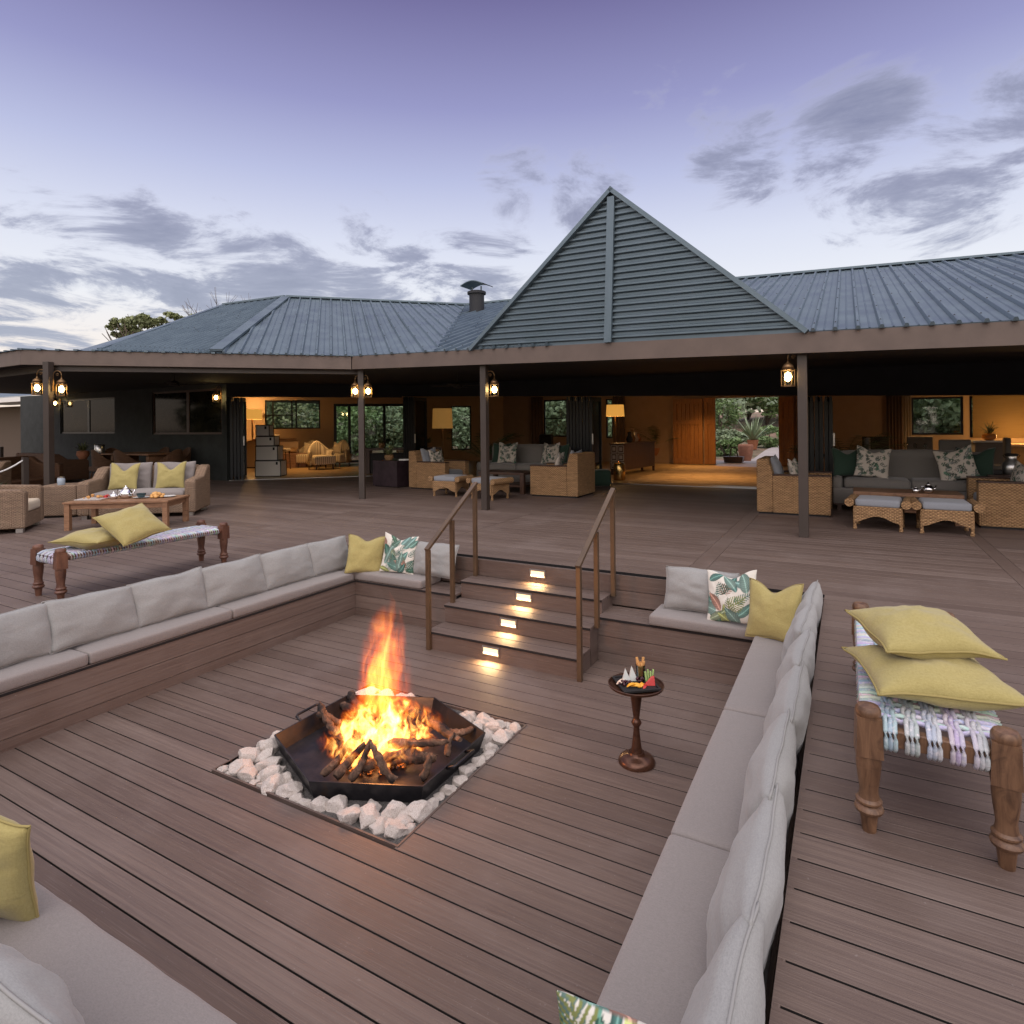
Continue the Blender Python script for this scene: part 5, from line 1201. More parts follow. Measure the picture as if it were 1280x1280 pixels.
# grey sofas
def gsofa(label, loc, rz, Wd, group):
    t = thing('grey_sofa', label, 'sofa', loc, rz, group); Dp = .92
    m = MB(); m.rbox(0, 0, .10, Wd - .06, Dp - .06, .26, .03, 0, 8, 6, 2); m.build('base', m_greysofa, t, smooth='all')
    m = MB(); m.rbox(0, Dp / 2 - .12, .34, Wd - .10, .22, .58, .07, .04, 14, 5, 5, .01, 3); m.build('backrest', m_greysofa, t, smooth='all')
    for s_ in (-1, 1):
        m = MB(); m.rbox(s_ * (Wd / 2 - .09), -.04, .32, .15, Dp - .16, .22, .06, .01, 4, 8, 3, .005, s_); m.build('armrest', m_greysofa, t, smooth='all')
        m = MB(); m.rbox(s_ * (Wd - .36) / 4, -.10, .36, (Wd - .36) / 2 - .005, Dp - .30, .15, .05, .03, 8, 8, 3, .006, s_ + 4); m.build('seat_cushion', m_greysofa, t, smooth='all')
        for sy in (-1, 1): m = MB(); m.box(s_ * (Wd / 2 - .12) - .03, sy * (Dp / 2 - .09) - .03, 0, s_ * (Wd / 2 - .12) + .03, sy * (Dp / 2 - .09) + .03, .10); m.build('foot', m_darkwood, t)
    m = MB(); m.box(-Wd / 2 + .05, -Dp / 2 + .035, .09, Wd / 2 - .05, -Dp / 2 + .06, .17); m.build('plinth', m_darkwood, t)
    return t
GG = 'grey linen sofas on the veranda'
gs = gsofa('grey linen sofa behind the middle post, between the two honey wicker armchairs', (-6.72, 12.75, 0), R(-1), 2.2, GG)
place(gs, (.86, 11.55, 0), R(0), 'grey linen sofa at the right, behind the two ottomans')
bk(-7.28, 12.62, .52, .48, m_darkgreen, R(6), 'dark green cushion at the left end of the middle sofa', seed=11)
bk(-7.05, 12.50, .52, .50, m_print, R(4), 'palm print cushion at the left of the middle sofa, right of the post', pr=prg, seed=12, chop=.14)
bk(-5.95, 12.50, .52, .50, m_print, R(-16), 'palm print cushion at the right of the middle sofa', pr=prg2, seed=13, chop=.14)
bk(-5.72, 12.56, .52, .48, m_darkgreen, R(-20), 'dark green cushion at the right end of the middle sofa', seed=14)
bk(.02, 11.36, .52, .48, m_darkgreen, R(14), 'dark green cushion at the left end of the right sofa', seed=15, chop=.16)
bk(.36, 11.24, .52, .50, m_print, R(10), 'palm print cushion at the left of the right sofa', pr=prg2, seed=16, chop=.12, spin=R(8))
bk(1.42, 11.22, .52, .50, m_print, R(-14), 'palm print cushion leaning at the right of the right sofa', pr=prg, seed=17, chop=.05, spin=R(-14))
bk(1.66, 11.36, .52, .50, m_darkgreen, R(-18), 'dark green cushion at the right end of the right sofa', seed=18, chop=.16)
def ltable(label, loc, L, Wd, H, m_=m_teak, rz=0):
    t = thing('low_table', label, 'coffee table', loc, rz, 'low wooden tables on the veranda'); m = MB(); m.box(-L / 2, -Wd / 2, H - .05, L / 2, Wd / 2, H); m.build('top', m_, t, bevel=.006)
    for sx in (-1, 1):
        for sy in (-1, 1): m = MB(); m.box(sx * (L / 2 - .06) - .045, sy * (Wd / 2 - .06) - .045, 0, sx * (L / 2 - .06) + .045, sy * (Wd / 2 - .06) + .045, H - .051); m.build('leg', m_, t, bevel=.004)
    m = MB(); m.box(-L / 2 + .07, -Wd / 2 + .07, .14, L / 2 - .07, Wd / 2 - .07, .17); m.build('shelf', m_, t)
    return t
ltable('low brown wooden table behind the ottomans near the middle post', (-6.35, 11.35, 0), 1.1, .7, .44, m_darkwood); ltable('low brown wooden table behind the two right-hand ottomans', (.72, 10.38, 0), 1.3, .62, .42)
tp = at(1160, 616, .421); teapot('small silver teapot on the low table behind the right ottomans', (tp.x, 10.2, .421), 1.1); teapot('little silver milk jug beside the silver teapot on the right', (tp.x - .15, 10.16, .421), .7)
# dark block table
cb = thing('block_table', 'square dark aubergine block table with a potted plant, left of the wicker armchair', 'side table', (-9.45, 11.45, 0), R(-8)); m = MB(); m.box(-.42, -.42, .02, .42, .42, .62); m.build('body', mat('aubergine_lacquer', (.035, .022, .028), .35, 0, paint((.035, .022, .028), .5, 5)), cb, bevel=.008); m = MB(); m.box(-.38, -.38, 0, .38, .38, .02); m.build('plinth', m_blackmat, cb)
m = MB(); m.box(-.12, -.17, 0, .12, .17, .03); tag(m.build('book', m_white, loc=(-9.15, 11.40, .622), rot=(0, 0, .3)), 'pale book lying on the dark block table', 'book')
# plants
def blades(mb, n_, L, base=(0, 0, 0), spread=1.0, w_=.02, seed=0, droop=.6):
    rn_ = random.Random(seed)
    for i in range(n_):
        a = rn_.uniform(0, 6.28); el = rn_.uniform(.35, 1.25); l = L * rn_.uniform(.6, 1.1); mb.tint = rn_.random(); p = Vector(base); d_ = Vector((math.cos(a) * math.cos(el) * spread, math.sin(a) * math.cos(el) * spread, math.sin(el))).normalized(); s_ = d_.cross(vz).normalized() * w_; pr_ = None
        for k in range(5):
            ww = s_ * (1 - (k / 4) ** 2) ; q = (mb.vert(p - ww), mb.vert(p + ww))
            if pr_: mb.face((pr_[0], pr_[1], q[1], q[0]))
            pr_ = q; p = p + d_ * l / 4; d_ = (d_ + Vector((0, 0, -droop * .35))).normalized()
def pot(name, mb_prof, m_, t): m = MB(); m.lathe(mb_prof, 28); m.build(name, m_, t, smooth=50)
p_ = thing('potted_plant', 'small leafy plant in a round woven pot on the dark block table', 'plant', (-9.55, 11.25, .622)); pot('pot', [(.07, 0), (.11, .06), (.10, .12), (.07, .125)], m_wick, p_); m = MB(); blades(m, 70, .34, (0, 0, .11), 1, .014, 5); m.build('foliage', m_leaf3, p_)
def palm(label, loc, H, potr, poth, m_pot, seed, nf=16, fl=.75, lean=0, group=None):
    t = thing('potted_palm', label, 'plant', loc, 0, group); pot('pot', [(potr * .62, 0), (potr * .85, poth * .5), (potr, poth * .92), (potr * 1.05, poth), (potr * .9, poth), (potr * .8, poth * .9), (.001, poth * .88)], m_pot, t)
    rn_ = random.Random(seed); m = MB(); st_ = MB()
    for i in range(nf):
        a = i * 2.4 + rn_.uniform(-.3, .3); el = rn_.uniform(.75, 1.4); L = fl * rn_.uniform(.75, 1.15); p = Vector((0, 0, poth * .9)); d_ = Vector((math.cos(a) * math.cos(el), math.sin(a) * math.cos(el), math.sin(el))); pts = [p.copy()]
        for k in range(12):
            p = p + d_ * (H * .55 + L) / 14; d_ = (d_ + Vector((math.cos(a), math.sin(a), -.35)) * .10).normalized(); pts.append(p.copy())
        st_.tube(pts, [.007 - .0005 * k for k in range(13)], 5)
        for k in range(4, 13):
            dd = (pts[k] - pts[k - 1]).normalized(); sd_ = dd.cross(vz).normalized()
            for j in range(2):
                for s_ in (-1, 1):
                    q = pts[k - 1].lerp(pts[k], j * .5 + .25); ll = L * .26 * math.sin(math.pi * (k - 2.5) / 11.5) + .06; tip = q + (sd_ * s_ * .8 + dd * .7 + Vector((0, 0, -.35 + rn_.uniform(-.15, .15)))).normalized() * ll; w_ = dd * .011; m.tint = rn_.random(); m.face((m.vert(q - w_), m.vert(q + w_), m.vert(tip + w_ * .2), m.vert(tip - w_ * .2)))
    m.build('fronds', m_palm, t); st_.build('stems', m_palm, t, smooth='all'); return t
palm('tall potted palm in a terracotta pot beside the wooden sliding door', at(822, 579, 0), 1.35, .26, .55, m_terra, 4, 18, .8)
palm('dim potted palm behind the left end of the right grey sofa', (-.05, 14.9, 0), 1.5, .24, .40, m_terra, 9, 13, .75)
palm('shadowy potted palm by the middle fireplace wall', (-8.9, 14.6, 0), 1.5, .25, .4, m_blackmat, 6, 15, .7)

# ---- lanterns
def lantern(label, loc, ang, hang=.20, group='lit brass lanterns', e=17, bracket=True):
    """loc = centre of the glass; ang = direction of the wall or post from the lantern"""
    t = thing('lantern', label, 'lantern', loc, 0, group); r = .075
    m = MB()
    for i in range(6):
        a = i * math.pi / 3; m.bar((r * math.cos(a), r * math.sin(a), -.11), (r * math.cos(a), r * math.sin(a), .08), .008)
    m.lathe([(r + .008, -.122), (r + .008, -.110), (r - .004, -.110)], 6); m.lathe([(r + .010, .08), (r + .010, .092), (r * .85, .10)], 6)
    m.build('cage', m_rustm, t)
    m = MB(); m.lathe([(r * .9, -.105), (r * .9, .08)], 18); m.build('glass', m_pane, t, smooth=50)
    m = MB(); m.lathe([(r * .95, .10), (r * .8, .14), (r * .45, .165), (.012, .18), (.012, .20)], 18); m.build('dome', m_rustm, t, smooth='all')
    m = MB(); m.lathe([(.001, -.058), (.032, -.040), (.044, 0), (.034, .036), (.014, .054), (.001, .06)], 14); m.build('bulb', m_bulb, t, smooth='all')
    if bracket:
        dx, dy = math.cos(ang), math.sin(ang); pts = [Vector((0, 0, .20))]
        for k in range(13):
            b_ = math.pi * k / 12; pts.append(Vector((dx * (.07 - .07 * math.cos(b_)), dy * (.07 - .07 * math.cos(b_)), .24 + .075 * math.sin(b_))))
        pts.append(Vector((dx * .14, dy * .14, .04))); m = MB(); m.tube(pts, .007, 6)
        cur = [Vector((dx * (.07 + .03 * math.cos(k * .55) * (1 - k / 16)), dy * (.07 + .03 * math.cos(k * .55) * (1 - k / 16)), .245 + .03 * math.sin(k * .55) * (1 - k / 16))) for k in range(14)]; m.tube(cur, .005, 6)
        m.build('bracket', m_rustm, t, smooth='all'); m = MB(); m.M = Matrix.Translation((dx * .148, dy * .148, .06)) @ Matrix.Rotation(ang, 4, 'Z'); m.box(-.006, -.02, -.09, .006, .02, .09); m.build('wall_plate', m_rustm, t)
    o = plight('lantern_light', (0, 0, 0), e, .03, (1, .52, .17)); o.parent = t; o.location = (0, 0, 0); return t
m_rustm = mat('antique_brass', (.22, .13, .06), .4, .8)
def lpos(px, py, post, side):
    p = at(*post); q = Vector((p.x, p.y, 0)) + Vector(side).normalized() * .21; d_ = ray(px, py); t = (q - Vector((0, 0, 0))).dot(ff) / d_.dot(ff); return Vector((d_.x * t, d_.y * t, CH + d_.z * t)), math.atan2(p.y - d_.y * t, p.x - d_.x * t)
for px, py, post, side, lab in ((444, 489, (453, 623.7), (-vr0 - ff * .2), 'left lantern of the pair on the second post from the left'), (460, 489, (453, 623.7), (vr0 - ff * .4), 'right lantern of the pair on the second post from the left'),
        (618, 487, (607, 637.3), vr0, 'single lit lantern on the middle post'), (985, 471, (1005, 671), -vr0, 'large lit lantern on the right-hand post'),
        (46.5, 485, (62, 641), -vr0, 'left lantern of the pair on the leftmost post'), (77, 486.5, (62, 641), vr0, 'right lantern of the pair on the leftmost post')):
    q, an2 = lpos(px, py, post, side); lantern(lab, q, an2)
q = hit(270, 497, (-24, WY - .17), (WX, WY - .17)); lantern('lit wall lantern on the charcoal wall left of the open doors', q, R(90), e=8)
q = hit(69, 504, (-24, WY - .17), (WX, WY - .17)); lantern('small lit wall lantern seen behind the leftmost post', q, R(90), e=5)

# ---- left veranda: dining set, dark seats
def wchair(label, loc, rz, group, m_=m_wick3):
    t = thing('wicker_chair', label, 'chair', loc, rz, group)
    m = MB(); m.rbox(0, 0, .34, .54, .52, .12, .03, 0, 4, 4, 2); m.build('seat', m_, t, smooth='all')
    m = MB(); k = 14; A = []
    for i in range(k + 1):
        a = math.pi * (-.10 + 1.2 * i / k); h_ = .60 + .30 * math.sin(max(0, min(math.pi, a))) ** 1.5; x, y = .29 * math.cos(a), -.05 + .31 * math.sin(a)
        A.append([m.vert((x * .9, y * .9, .34)), m.vert((x, y, .34)), m.vert((x * 1.08, y * 1.08, h_)), m.vert((x * .98, y * .98, h_))])
    for i in range(k):
        for j in range(4): m.face((A[i][j], A[i][(j + 1) % 4], A[i + 1][(j + 1) % 4], A[i + 1][j]))
    m.face(A[0]); m.face(A[-1][::-1]); m.build('backrest', m_, t, smooth=50)
    for sx in (-1, 1):
        for sy in (-1, 1): m = MB(); m.tube([(sx * .20, sy * .2, .34), (sx * .23, sy * .23, 0)], .018, 8); m.build('leg', m_, t, smooth=60)
    return t
dt_ = Vector((-16.5, 9.45, 0)); dn = thing('dining_table', 'wooden dining table with dark wicker chairs round it against the charcoal wall', 'table', dt_, R(5)); m = MB(); m.box(-.95, -.5, .74, .95, .5, .78); m.build('top', m_teak, dn, bevel=.01)
for sx in (-1, 1): m = MB(); m.box(sx * .7 - .05, -.35, 0, sx * .7 + .05, .35, .739); m.build('leg', m_teak, dn)
GD = 'dark wicker chairs round the dining table'; wc = wchair('dark wicker chair with its back to us in front of the dining table', dt_ + Vector((-.45, -.72, 0)), R(175), GD)
for x, y, rz, lab in ((.55, -.70, R(190), 'dark wicker chair in front of the dining table, right one of the two'), (-.5, .72, R(5), 'dark wicker chair on the far side of the dining table, left one'), (.45, .75, R(-6), 'dark wicker chair on the far side of the dining table, right one'), (1.25, 0, R(-80), 'dark wicker chair at the right end of the dining table'), (-1.3, 0, R(80), 'dark wicker chair at the left end of the dining table')): place(wc, dt_ + Vector((x, y, 0)), rz, lab)
gs2 = wsofa('dark wicker sofa seen from behind against the charcoal wall, left of the dining table', (-19.3, 8.6, 0), R(180), 2.0, .9, 2, 'dark wicker seats under the left veranda'); 
for ch in gs2.children:
    if ch.name.split('.')[0] != 'foot': ch.data.materials[0] = m_wick3
gs3 = place(gs2, (-16.9, 6.75, 0), R(120), 'dark wicker armchair beyond the left post, beside the rope railing')
mm = MB(); sk_ = thing('drinks_stand', 'tall narrow silver and black drinks stand left of the dining chairs', 'stand', (hit(124, 500, (-24, 8.9), (-14, 8.9)).x, 8.9, 0)); mm.lathe([(.14, 0), (.03, .04), (.03, .72), (.10, .74)], 16); mm.build('stem', m_blackmat, sk_, smooth=50); mm = MB(); mm.lathe([(.11, .74), (.12, .80), (.12, 1.0), (.10, 1.02)], 18); mm.build('bucket', m_steel, sk_, smooth=50)
ps_ = thing('flower_stand', 'reddish potted plant on a slim black stand in front of the charcoal wall', 'plant', (hit(103, 500, (-24, 9.2), (-14, 9.2)).x, 9.2, 0)); mm = MB(); mm.lathe([(.14, 0), (.02, .03), (.02, .55), (.09, .57)], 14); mm.build('stand', m_blackmat, ps_, smooth=50); mm = MB(); mm.lathe([(.08, .57), (.16, .70), (.15, .80), (.09, .82)], 18); mm.build('pot', m_terra, ps_, smooth=50); mm = MB(); blades(mm, 60, .35, (0, 0, .8), 1, .02, 8); mm.build('foliage', m_leaf3, ps_)
# outdoor sofas at the far left and rope railing
os_ = wsofa('outdoor wicker sofa with brown back cushions beyond the rope railing, far left', (-15.9, 5.2, 0), R(35), 1.9, .9, 2, 'wicker seats at the far left')
for s_ in (-1, 1): pillow('back_cushion', .78, .5, .2, m_darkbrown, Vector((-15.9, 5.2, .42)) + Vector((math.cos(R(35)), math.sin(R(35)), 0)) * s_ * .4 + Vector((-math.sin(R(35)), math.cos(R(35)), 0)) * .12, yaw=R(35), tilt=R(-12), label='brown back cushion on the %s half of the far left wicker sofa' % ('left' if s_ < 0 else 'right'), group='cushions on the far left sofa', seed=90 + s_)
lt = thing('low_table', 'low pale wooden table beside the far left wicker sofa', 'coffee table', (-14.5, 4.35, 0), R(30), 'low wooden tables on the veranda'); m = MB(); m.box(-.6, -.35, .42, .6, .35, .46); m.build('top', m_teak, lt)
for sx in (-1, 1):
    for sy in (-1, 1): m = MB(); m.box(sx * .52 - .03, sy * .28 - .03, 0, sx * .52 + .03, sy * .28 + .03, .419); m.build('leg', m_teak, lt)
rl = thing('rope_railing', 'brown rope railing with slack white rope at the far left of the deck', 'railing', at(32, 640)); rp = Vector(rl.location); nxt = [(-13.6, 3.9), (-16.2, 3.6), (-12.7, 5.4)]
posts_ = [Vector((rp.x, rp.y, 0)), at(-60, 650), at(2, 600), at(-90, 600)]
for p in posts_: m = MB(); m.box(p.x - .04, p.y - .04, 0, p.x + .04, p.y + .04, .95); m.build('post', m_post, rl, world=True)
for a, b in ((0, 1), (2, 3)):
    m = MB(); A_p, B_p = posts_[a] + vz * .92, posts_[b] + vz * .92; m.tube([A_p.lerp(B_p, t_ / 14) - vz * .22 * math.sin(math.pi * t_ / 14) for t_ in range(15)], .014, 6); m.build('rope', m_white, rl, world=True, smooth='all')
pl2 = thing('planter_shrub', 'green strappy plants behind the wicker armchair at the left edge', 'plant', (-12.9, 4.65, 0)); m = MB(); m.box(-.8, -.25, 0, .8, .25, .3); m.build('planter', m_wick2, pl2, bevel=.01); m = MB()
for i in range(12): blades(m, 22, .42, (-.72 + i * .13, 0, .28), 1, .016, 30 + i)
m.build('foliage', m_grassg, pl2)
# neighbouring cabin beyond the left veranda
nc = thing('neighbour_cabin', 'grey cabin with a lit orange doorway and pale clapboard beyond the left veranda', 'building', (-38, 13.5, 0))
def nh(px, py=500): return hit(px, py, (-60, 14), (-20, 14))
def npart(mb, nm, m_): return mb.build(nm, m_, nc, world=True)
m = MB(); a, b, c_, e_ = nh(-60), nh(28), nh(41.5), nh(43)
m.box(a.x, 14, -.2, b.x, 14.2, 2.55); npart(m, 'wall', mat('brown_grey_render', (.10, .075, .055), .9))
m = MB(); m.box(b.x - .15, 13.98, 0, b.x, 14.15, 2.4); m.box(c_.x, 13.98, 0, c_.x + .1, 14.15, 2.4); npart(m, 'door_frame', m_darkwood)
m = MB(); m.box(b.x, 14.05, 0, c_.x, 14.12, 2.35); npart(m, 'lit_doorway', mat('lit_doorway', (.5, .25, .08), .8, 0, lambda n, p: (n.set(p, 'Emission Color', (1, .42, .10)), n.set(p, 'Emission Strength', .38))))
m = MB(); q = nh(64)
k = -.2
while k < 2.5: m.box(c_.x + .1, 13.95, k, q.x, 14.1, k + .17, e=.0); k += .185
npart(m, 'clapboard', mat('pale_green_clapboard', (.20, .23, .20), .8))
m = MB(); zg = az(20, 492, 34).z; m.box(a.x, 12.8, 2.66, q.x + .3, 12.95, 2.86); npart(m, 'gutter', m_white)
m = MB(); m.poly([(a.x - 1, 12.9, 2.9), (q.x + .8, 12.9, 2.9), (q.x + .8, 17, 4.0), (a.x - 1, 17, 4.0)]); m.box(a.x - 1, 12.9, 2.87, q.x + .8, 17, 2.89); npart(m, 'roof', m_roof)
m = MB(); m.box(q.x, 13.9, 0, q.x + .12, 14.05, 2.66); npart(m, 'corner_post', m_white)
# ceiling fans
def fan(label, loc, rz):
    t = thing('ceiling_fan', label, 'fan', loc, rz, 'dark ceiling fans under the veranda'); m = MB(); m.lathe([(.06, -.02), (.10, .0), (.10, .07), (.05, .10), (.015, .11), (.015, .30)], 18); m.build('motor', m_blackmat, t, smooth=50)
    for i in range(4): m = MB(); m.M = Matrix.Rotation(i * math.pi / 2, 4, 'Z') @ Matrix.Rotation(.15, 4, 'X'); m.box(.10, -.06, .03, .62, .06, .04); m.build('blade', m_blackmat, t)
    return t
f1 = fan('dark ceiling fan under the veranda above the middle armchair', (-7.6, 11.3, 2.28), .3); place(f1, (-12.9, 8.1, 2.36), .8, 'dark ceiling fan under the left veranda')
q = hit(1196, 490, (-1, 16), (8, 16)); place(f1, (q.x, 16, q.z - .02), .1, 'dark ceiling fan in the room behind the right grey sofa')

# ================================================================== INTERIORS
# steamer trunks
m_trunk = mat('white_trunk_canvas', (.72, .69, .63), .7)
def trunk(x, y, z, w_, d_, h, rz, lab):
    t = thing('steamer_trunk', lab, 'trunk', (x, y, z), rz, 'stacked white trunks with black edges'); m = MB(); m.box(-w_ / 2 + .012, -d_ / 2 + .012, .012, w_ / 2 - .012, d_ / 2 - .012, h - .012); m.build('body', m_trunk, t); m = MB(); e = .018
    for sx in (-1, 1):
        for sy in (-1, 1):
            m.bar((sx * (w_ / 2 - e / 2), sy * (d_ / 2 - e / 2), 0), (sx * (w_ / 2 - e / 2), sy * (d_ / 2 - e / 2), h), e)
            m.bar((-w_ / 2, sy * (d_ / 2 - e / 2 - .001), h / 2 + sx * (h / 2 - e / 2 - .001)), (w_ / 2, sy * (d_ / 2 - e / 2 - .001), h / 2 + sx * (h / 2 - e / 2 - .001)), e)
            m.bar((sx * (w_ / 2 - e / 2 - .001), -d_ / 2, h / 2 + sy * (h / 2 - e / 2 - .002)), (sx * (w_ / 2 - e / 2 - .001), d_ / 2, h / 2 + sy * (h / 2 - e / 2 - .002)), e)
    m.build('edging', m_blackmat, t); m = MB(); m.box(w_ / 2 - .14, -d_ / 2 - .004, h - .12, w_ / 2 - .09, -d_ / 2 + .012, h - .04); m.build('latch', m_blackmat, t); return t
tx, ty = -14.75, 12.15; z_ = .009; ang = R(30)
for w_, d_, h, off, lab in ((.74, .5, .46, 0, 'largest white trunk at the bottom of the stack'), (.64, .46, .42, -.04, 'second white trunk up from the bottom of the stack'), (.54, .42, .28, -.09, 'third white trunk up in the stack'), (.40, .36, .33, -.17, 'smallest white trunk on top of the stack')):
    trunk(tx + off * math.cos(ang), ty + off * math.sin(ang), z_, w_, d_, h, ang, lab + ' inside the left doors'); z_ += h
# lamps
def drumlamp(label, loc, ztop, rs, hs, e, m_sh=None, foot=.16, cat='lamp', name='floor_lamp', zb=0):
    t = thing(name, label, cat, loc); m = MB(); m.lathe([(foot, 0), (foot, .02), (.02, .03), (.03, (ztop - hs) * .3), (.022, (ztop - hs) * .6), (.03, (ztop - hs) * .8), (.01, ztop - hs * .5)], 18); m.build('stand', m_rustm, t, smooth=50)
    m = MB(); k = 30; A = [[m.vert((r_ * math.cos(2 * math.pi * j / k), r_ * math.sin(2 * math.pi * j / k), z_)) for j in range(k)] for r_, z_ in ((rs, ztop - hs), (rs * .92, ztop))]
    for j in range(k): m.face((A[0][j], A[0][(j + 1) % k], A[1][(j + 1) % k], A[1][j]))
    m.build('lamp_shade', m_sh or m_shade, t, smooth='all')
    if e:
        for dz, ee in ((ztop + .10, e * .5), (ztop - hs - .06, e * .5)): o = plight('lamp_light', (0, 0, dz), ee, .05, (1, .56, .20)); o.parent = t
    return t
p = hit(315, 500, (-19.0, 13.6), (-11.6, 21.0)); 
drumlamp('table lamp with a wide glowing drum shade behind the white trunks', (p.x, p.y, .95), 1.12, .34, .36, 80, name='table_lamp')
sbd = thing('sideboard', 'cream sideboard under the table lamp at the back of the left room', 'sideboard', (p.x + .1, p.y + .1, 0), R(45)); m = MB(); m.box(-1.0, -.22, .05, 1.4, .22, .94); m.build('cabinet', m_plaster, sbd); m = MB(); m.box(-1.04, -.25, .941, 1.44, .25, .975) if False else m.box(-1.04, -.25, .9405, 1.44, .25, .9495); m.build('top', m_teak, sbd); m = MB(); m.box(-.9, -.18, 0, 1.3, .18, .05); m.build('plinth', m_blackmat, sbd)
drumlamp('floor lamp with a lit amber drum shade inside the open doors', hit(768.5, 520, (-9, 17.2), (0, 17.2)) * Vector((1, 1, 0)) if False else Vector((hit(769, 520, (-9, 17.2), (0, 17.2)).x, 17.2, .009)), 1.98, .27, .34, 34)
drumlamp('dim amber lamp with a tall shade behind the left folded doors', Vector((hit(553, 520, (-12, 15.6), (0, 15.6)).x, 15.6, .009)), 1.95, .32, .62, 2, m_shadedim)
# striped armchairs
def tubchair(label, loc, rz, group, m_=m_stripe, H=.95):
    t = thing('striped_armchair', label, 'armchair', loc, rz, group); m = MB(); m.rbox(0, 0, .16, .74, .74, .30, .06, .02, 8, 8, 3); m.build('seat', m_, t, smooth='all')
    m = MB(); k = 20; A = []
    for i in range(k + 1):
        a = math.pi * (-.05 + 1.1 * i / k); s_ = max(0, math.sin(max(0, min(math.pi, a)))); h_ = .62 + (H - .62) * s_ ** 3; x, y = .42 * math.cos(a), -.02 + .42 * s_ if a > 0 else -.05
        y = -.02 + .42 * math.sin(a); A.append([m.vert((x * .8, y * .8, .2)), m.vert((x, y, .14)), m.vert((x * 1.04, y * 1.04, h_ - .05)), m.vert((x * .95, y * .95, h_)), m.vert((x * .82, y * .82, h_ - .05))])
    for i in range(k):
        for j in range(5): m.face((A[i][j], A[i][(j + 1) % 5], A[i + 1][(j + 1) % 5], A[i + 1][j]))
    m.face(A[0]); m.face(A[-1][::-1]); m.build('backrest', m_, t, smooth='all')
    for sx in (-1, 1):
        for sy in (-1, 1): m = MB(); m.tube([(sx * .28, sy * .28, .17), (sx * .30, sy * .30, 0)], [.03, .018], 8); m.build('leg', m_darkwood, t, smooth=60)
    return t
GT = 'striped tub armchairs in the left room'; tc = tubchair('nearest striped tub armchair in the left room', (-15.45, 14.75, .009), R(70), GT)
s2 = at(386, 574, 0.01); place(tc, (-16.65, 15.35, .009), R(30), 'striped tub armchair with a high rounded back under the window'); place(tc, (-15.9, 15.95, .009), R(10), 'striped tub armchair beside the glazed door'); 
bk(-16.6, 15.3, .47, .42, m_cream, R(30), 'cream cushion on the striped armchair under the window', seed=31); bk(-15.9, 15.9, .47, .42, m_cream, R(0), 'cream cushion on the striped armchair beside the glazed door', seed=32)
def barchair(label, loc, rz):
    t = thing('bar_chair', label, 'chair', loc, rz, 'tall upholstered bar chairs'); m = MB(); m.rbox(0, .2, .62, .46, .09, .56, .03, 0, 5, 3, 5); m.build('backrest', m_sand, t, smooth='all'); m = MB(); m.rbox(0, 0, .60, .46, .44, .11, .03, .01, 5, 5, 2); m.build('seat', m_sand, t, smooth='all')
    for sx in (-1, 1):
        for sy in (-1, 1): m = MB(); m.bar((sx * .19, sy * .18, .60), (sx * .21, sy * .20, 0), .03); m.build('leg', m_darkwood, t)
    m = MB()
    for sy in (-1, 1): m.bar((-.19, sy * .19, .22), (.19, sy * .19, .22), .02)
    m.build('stretcher', m_darkwood, t); return t
b1 = hit(336, 500, (-17.6, 12.6), (-13.6, 16.6)); bc = barchair('bar chair with a square back behind the white trunks', (b1.x, b1.y, .009), R(200)); b2 = hit(352, 500, (-17.9, 12.9), (-13.9, 16.9)); place(bc, (b2.x, b2.y, .009), R(120), 'bar chair turned sideways right of the first one')
bct = thing('breakfast_bar', 'cream breakfast bar with a wooden top beyond the bar chairs', 'counter', (-18.0, 14.7, 0), R(45)); m = MB(); m.box(-.2, -.2, .0, .9, .2, .98); m.build('cabinet', m_plaster, bct); m = MB(); m.box(-.5, -.25, .981, .95, .25, 1.02); m.build('top', m_teak, bct)
wb = hit(366, 500, (-18.3, 13.9), (-14.3, 17.9)); wbx = thing('side_chest', 'brown wooden chest with a loaf-shaped ornament left of the striped armchairs', 'chest', (wb.x, wb.y, .009), R(45)); m = MB(); m.box(-.45, -.3, 0, .45, .3, .5); m.build('body', m_teak, wbx, bevel=.01); m = MB(); m.lathe([(.14, .501), (.18, .56), (.14, .66), (.05, .70)], 16); m.build('ornament', m_wick, wbx, smooth=50)
# dark dining-room group seen through doors at px 430-520
bt = Vector((-11.9, 14.6, .009)); btb = thing('buffet_table', 'long dark table with plants behind the second post from the left', 'table', bt, R(35)); m = MB(); m.box(-1.2, -.4, .70, 1.2, .4, .76); m.build('top', m_darkwood, btb)
for sx in (-1, 1):  m = MB(); m.box(sx * 1.0 - .08, -.34, 0, sx * 1.0 + .08, .34, .699); m.build('leg', m_darkwood, btb)
m = MB(); m.box(-.9, -.30, .0, .9, .30, .60); m.build('chest', m_blackmat, btb)
for x, lab, sd_ in ((-.6, 'left leafy plant on the long dark table', 1), (.2, 'middle leafy plant on the long dark table', 2), (.8, 'right leafy plant on the long dark table', 3)):
    t = thing('potted_plant', lab, 'plant', (bt.x + x * .82, bt.y + x * .57, bt.z + .761), 0, 'plants on the long dark table'); pot('pot', [(.07, 0), (.10, .08), (.09, .14), (.05, .14)], m_wick, t); m = MB(); blades(m, 60, .36, (0, 0, .12), 1, .016, sd_ + 60); m.build('foliage', m_leaf3, t)
tc2 = place(tc, (-13.3, 16.4, .009), R(-30), 'striped armchair behind the long dark table'); 
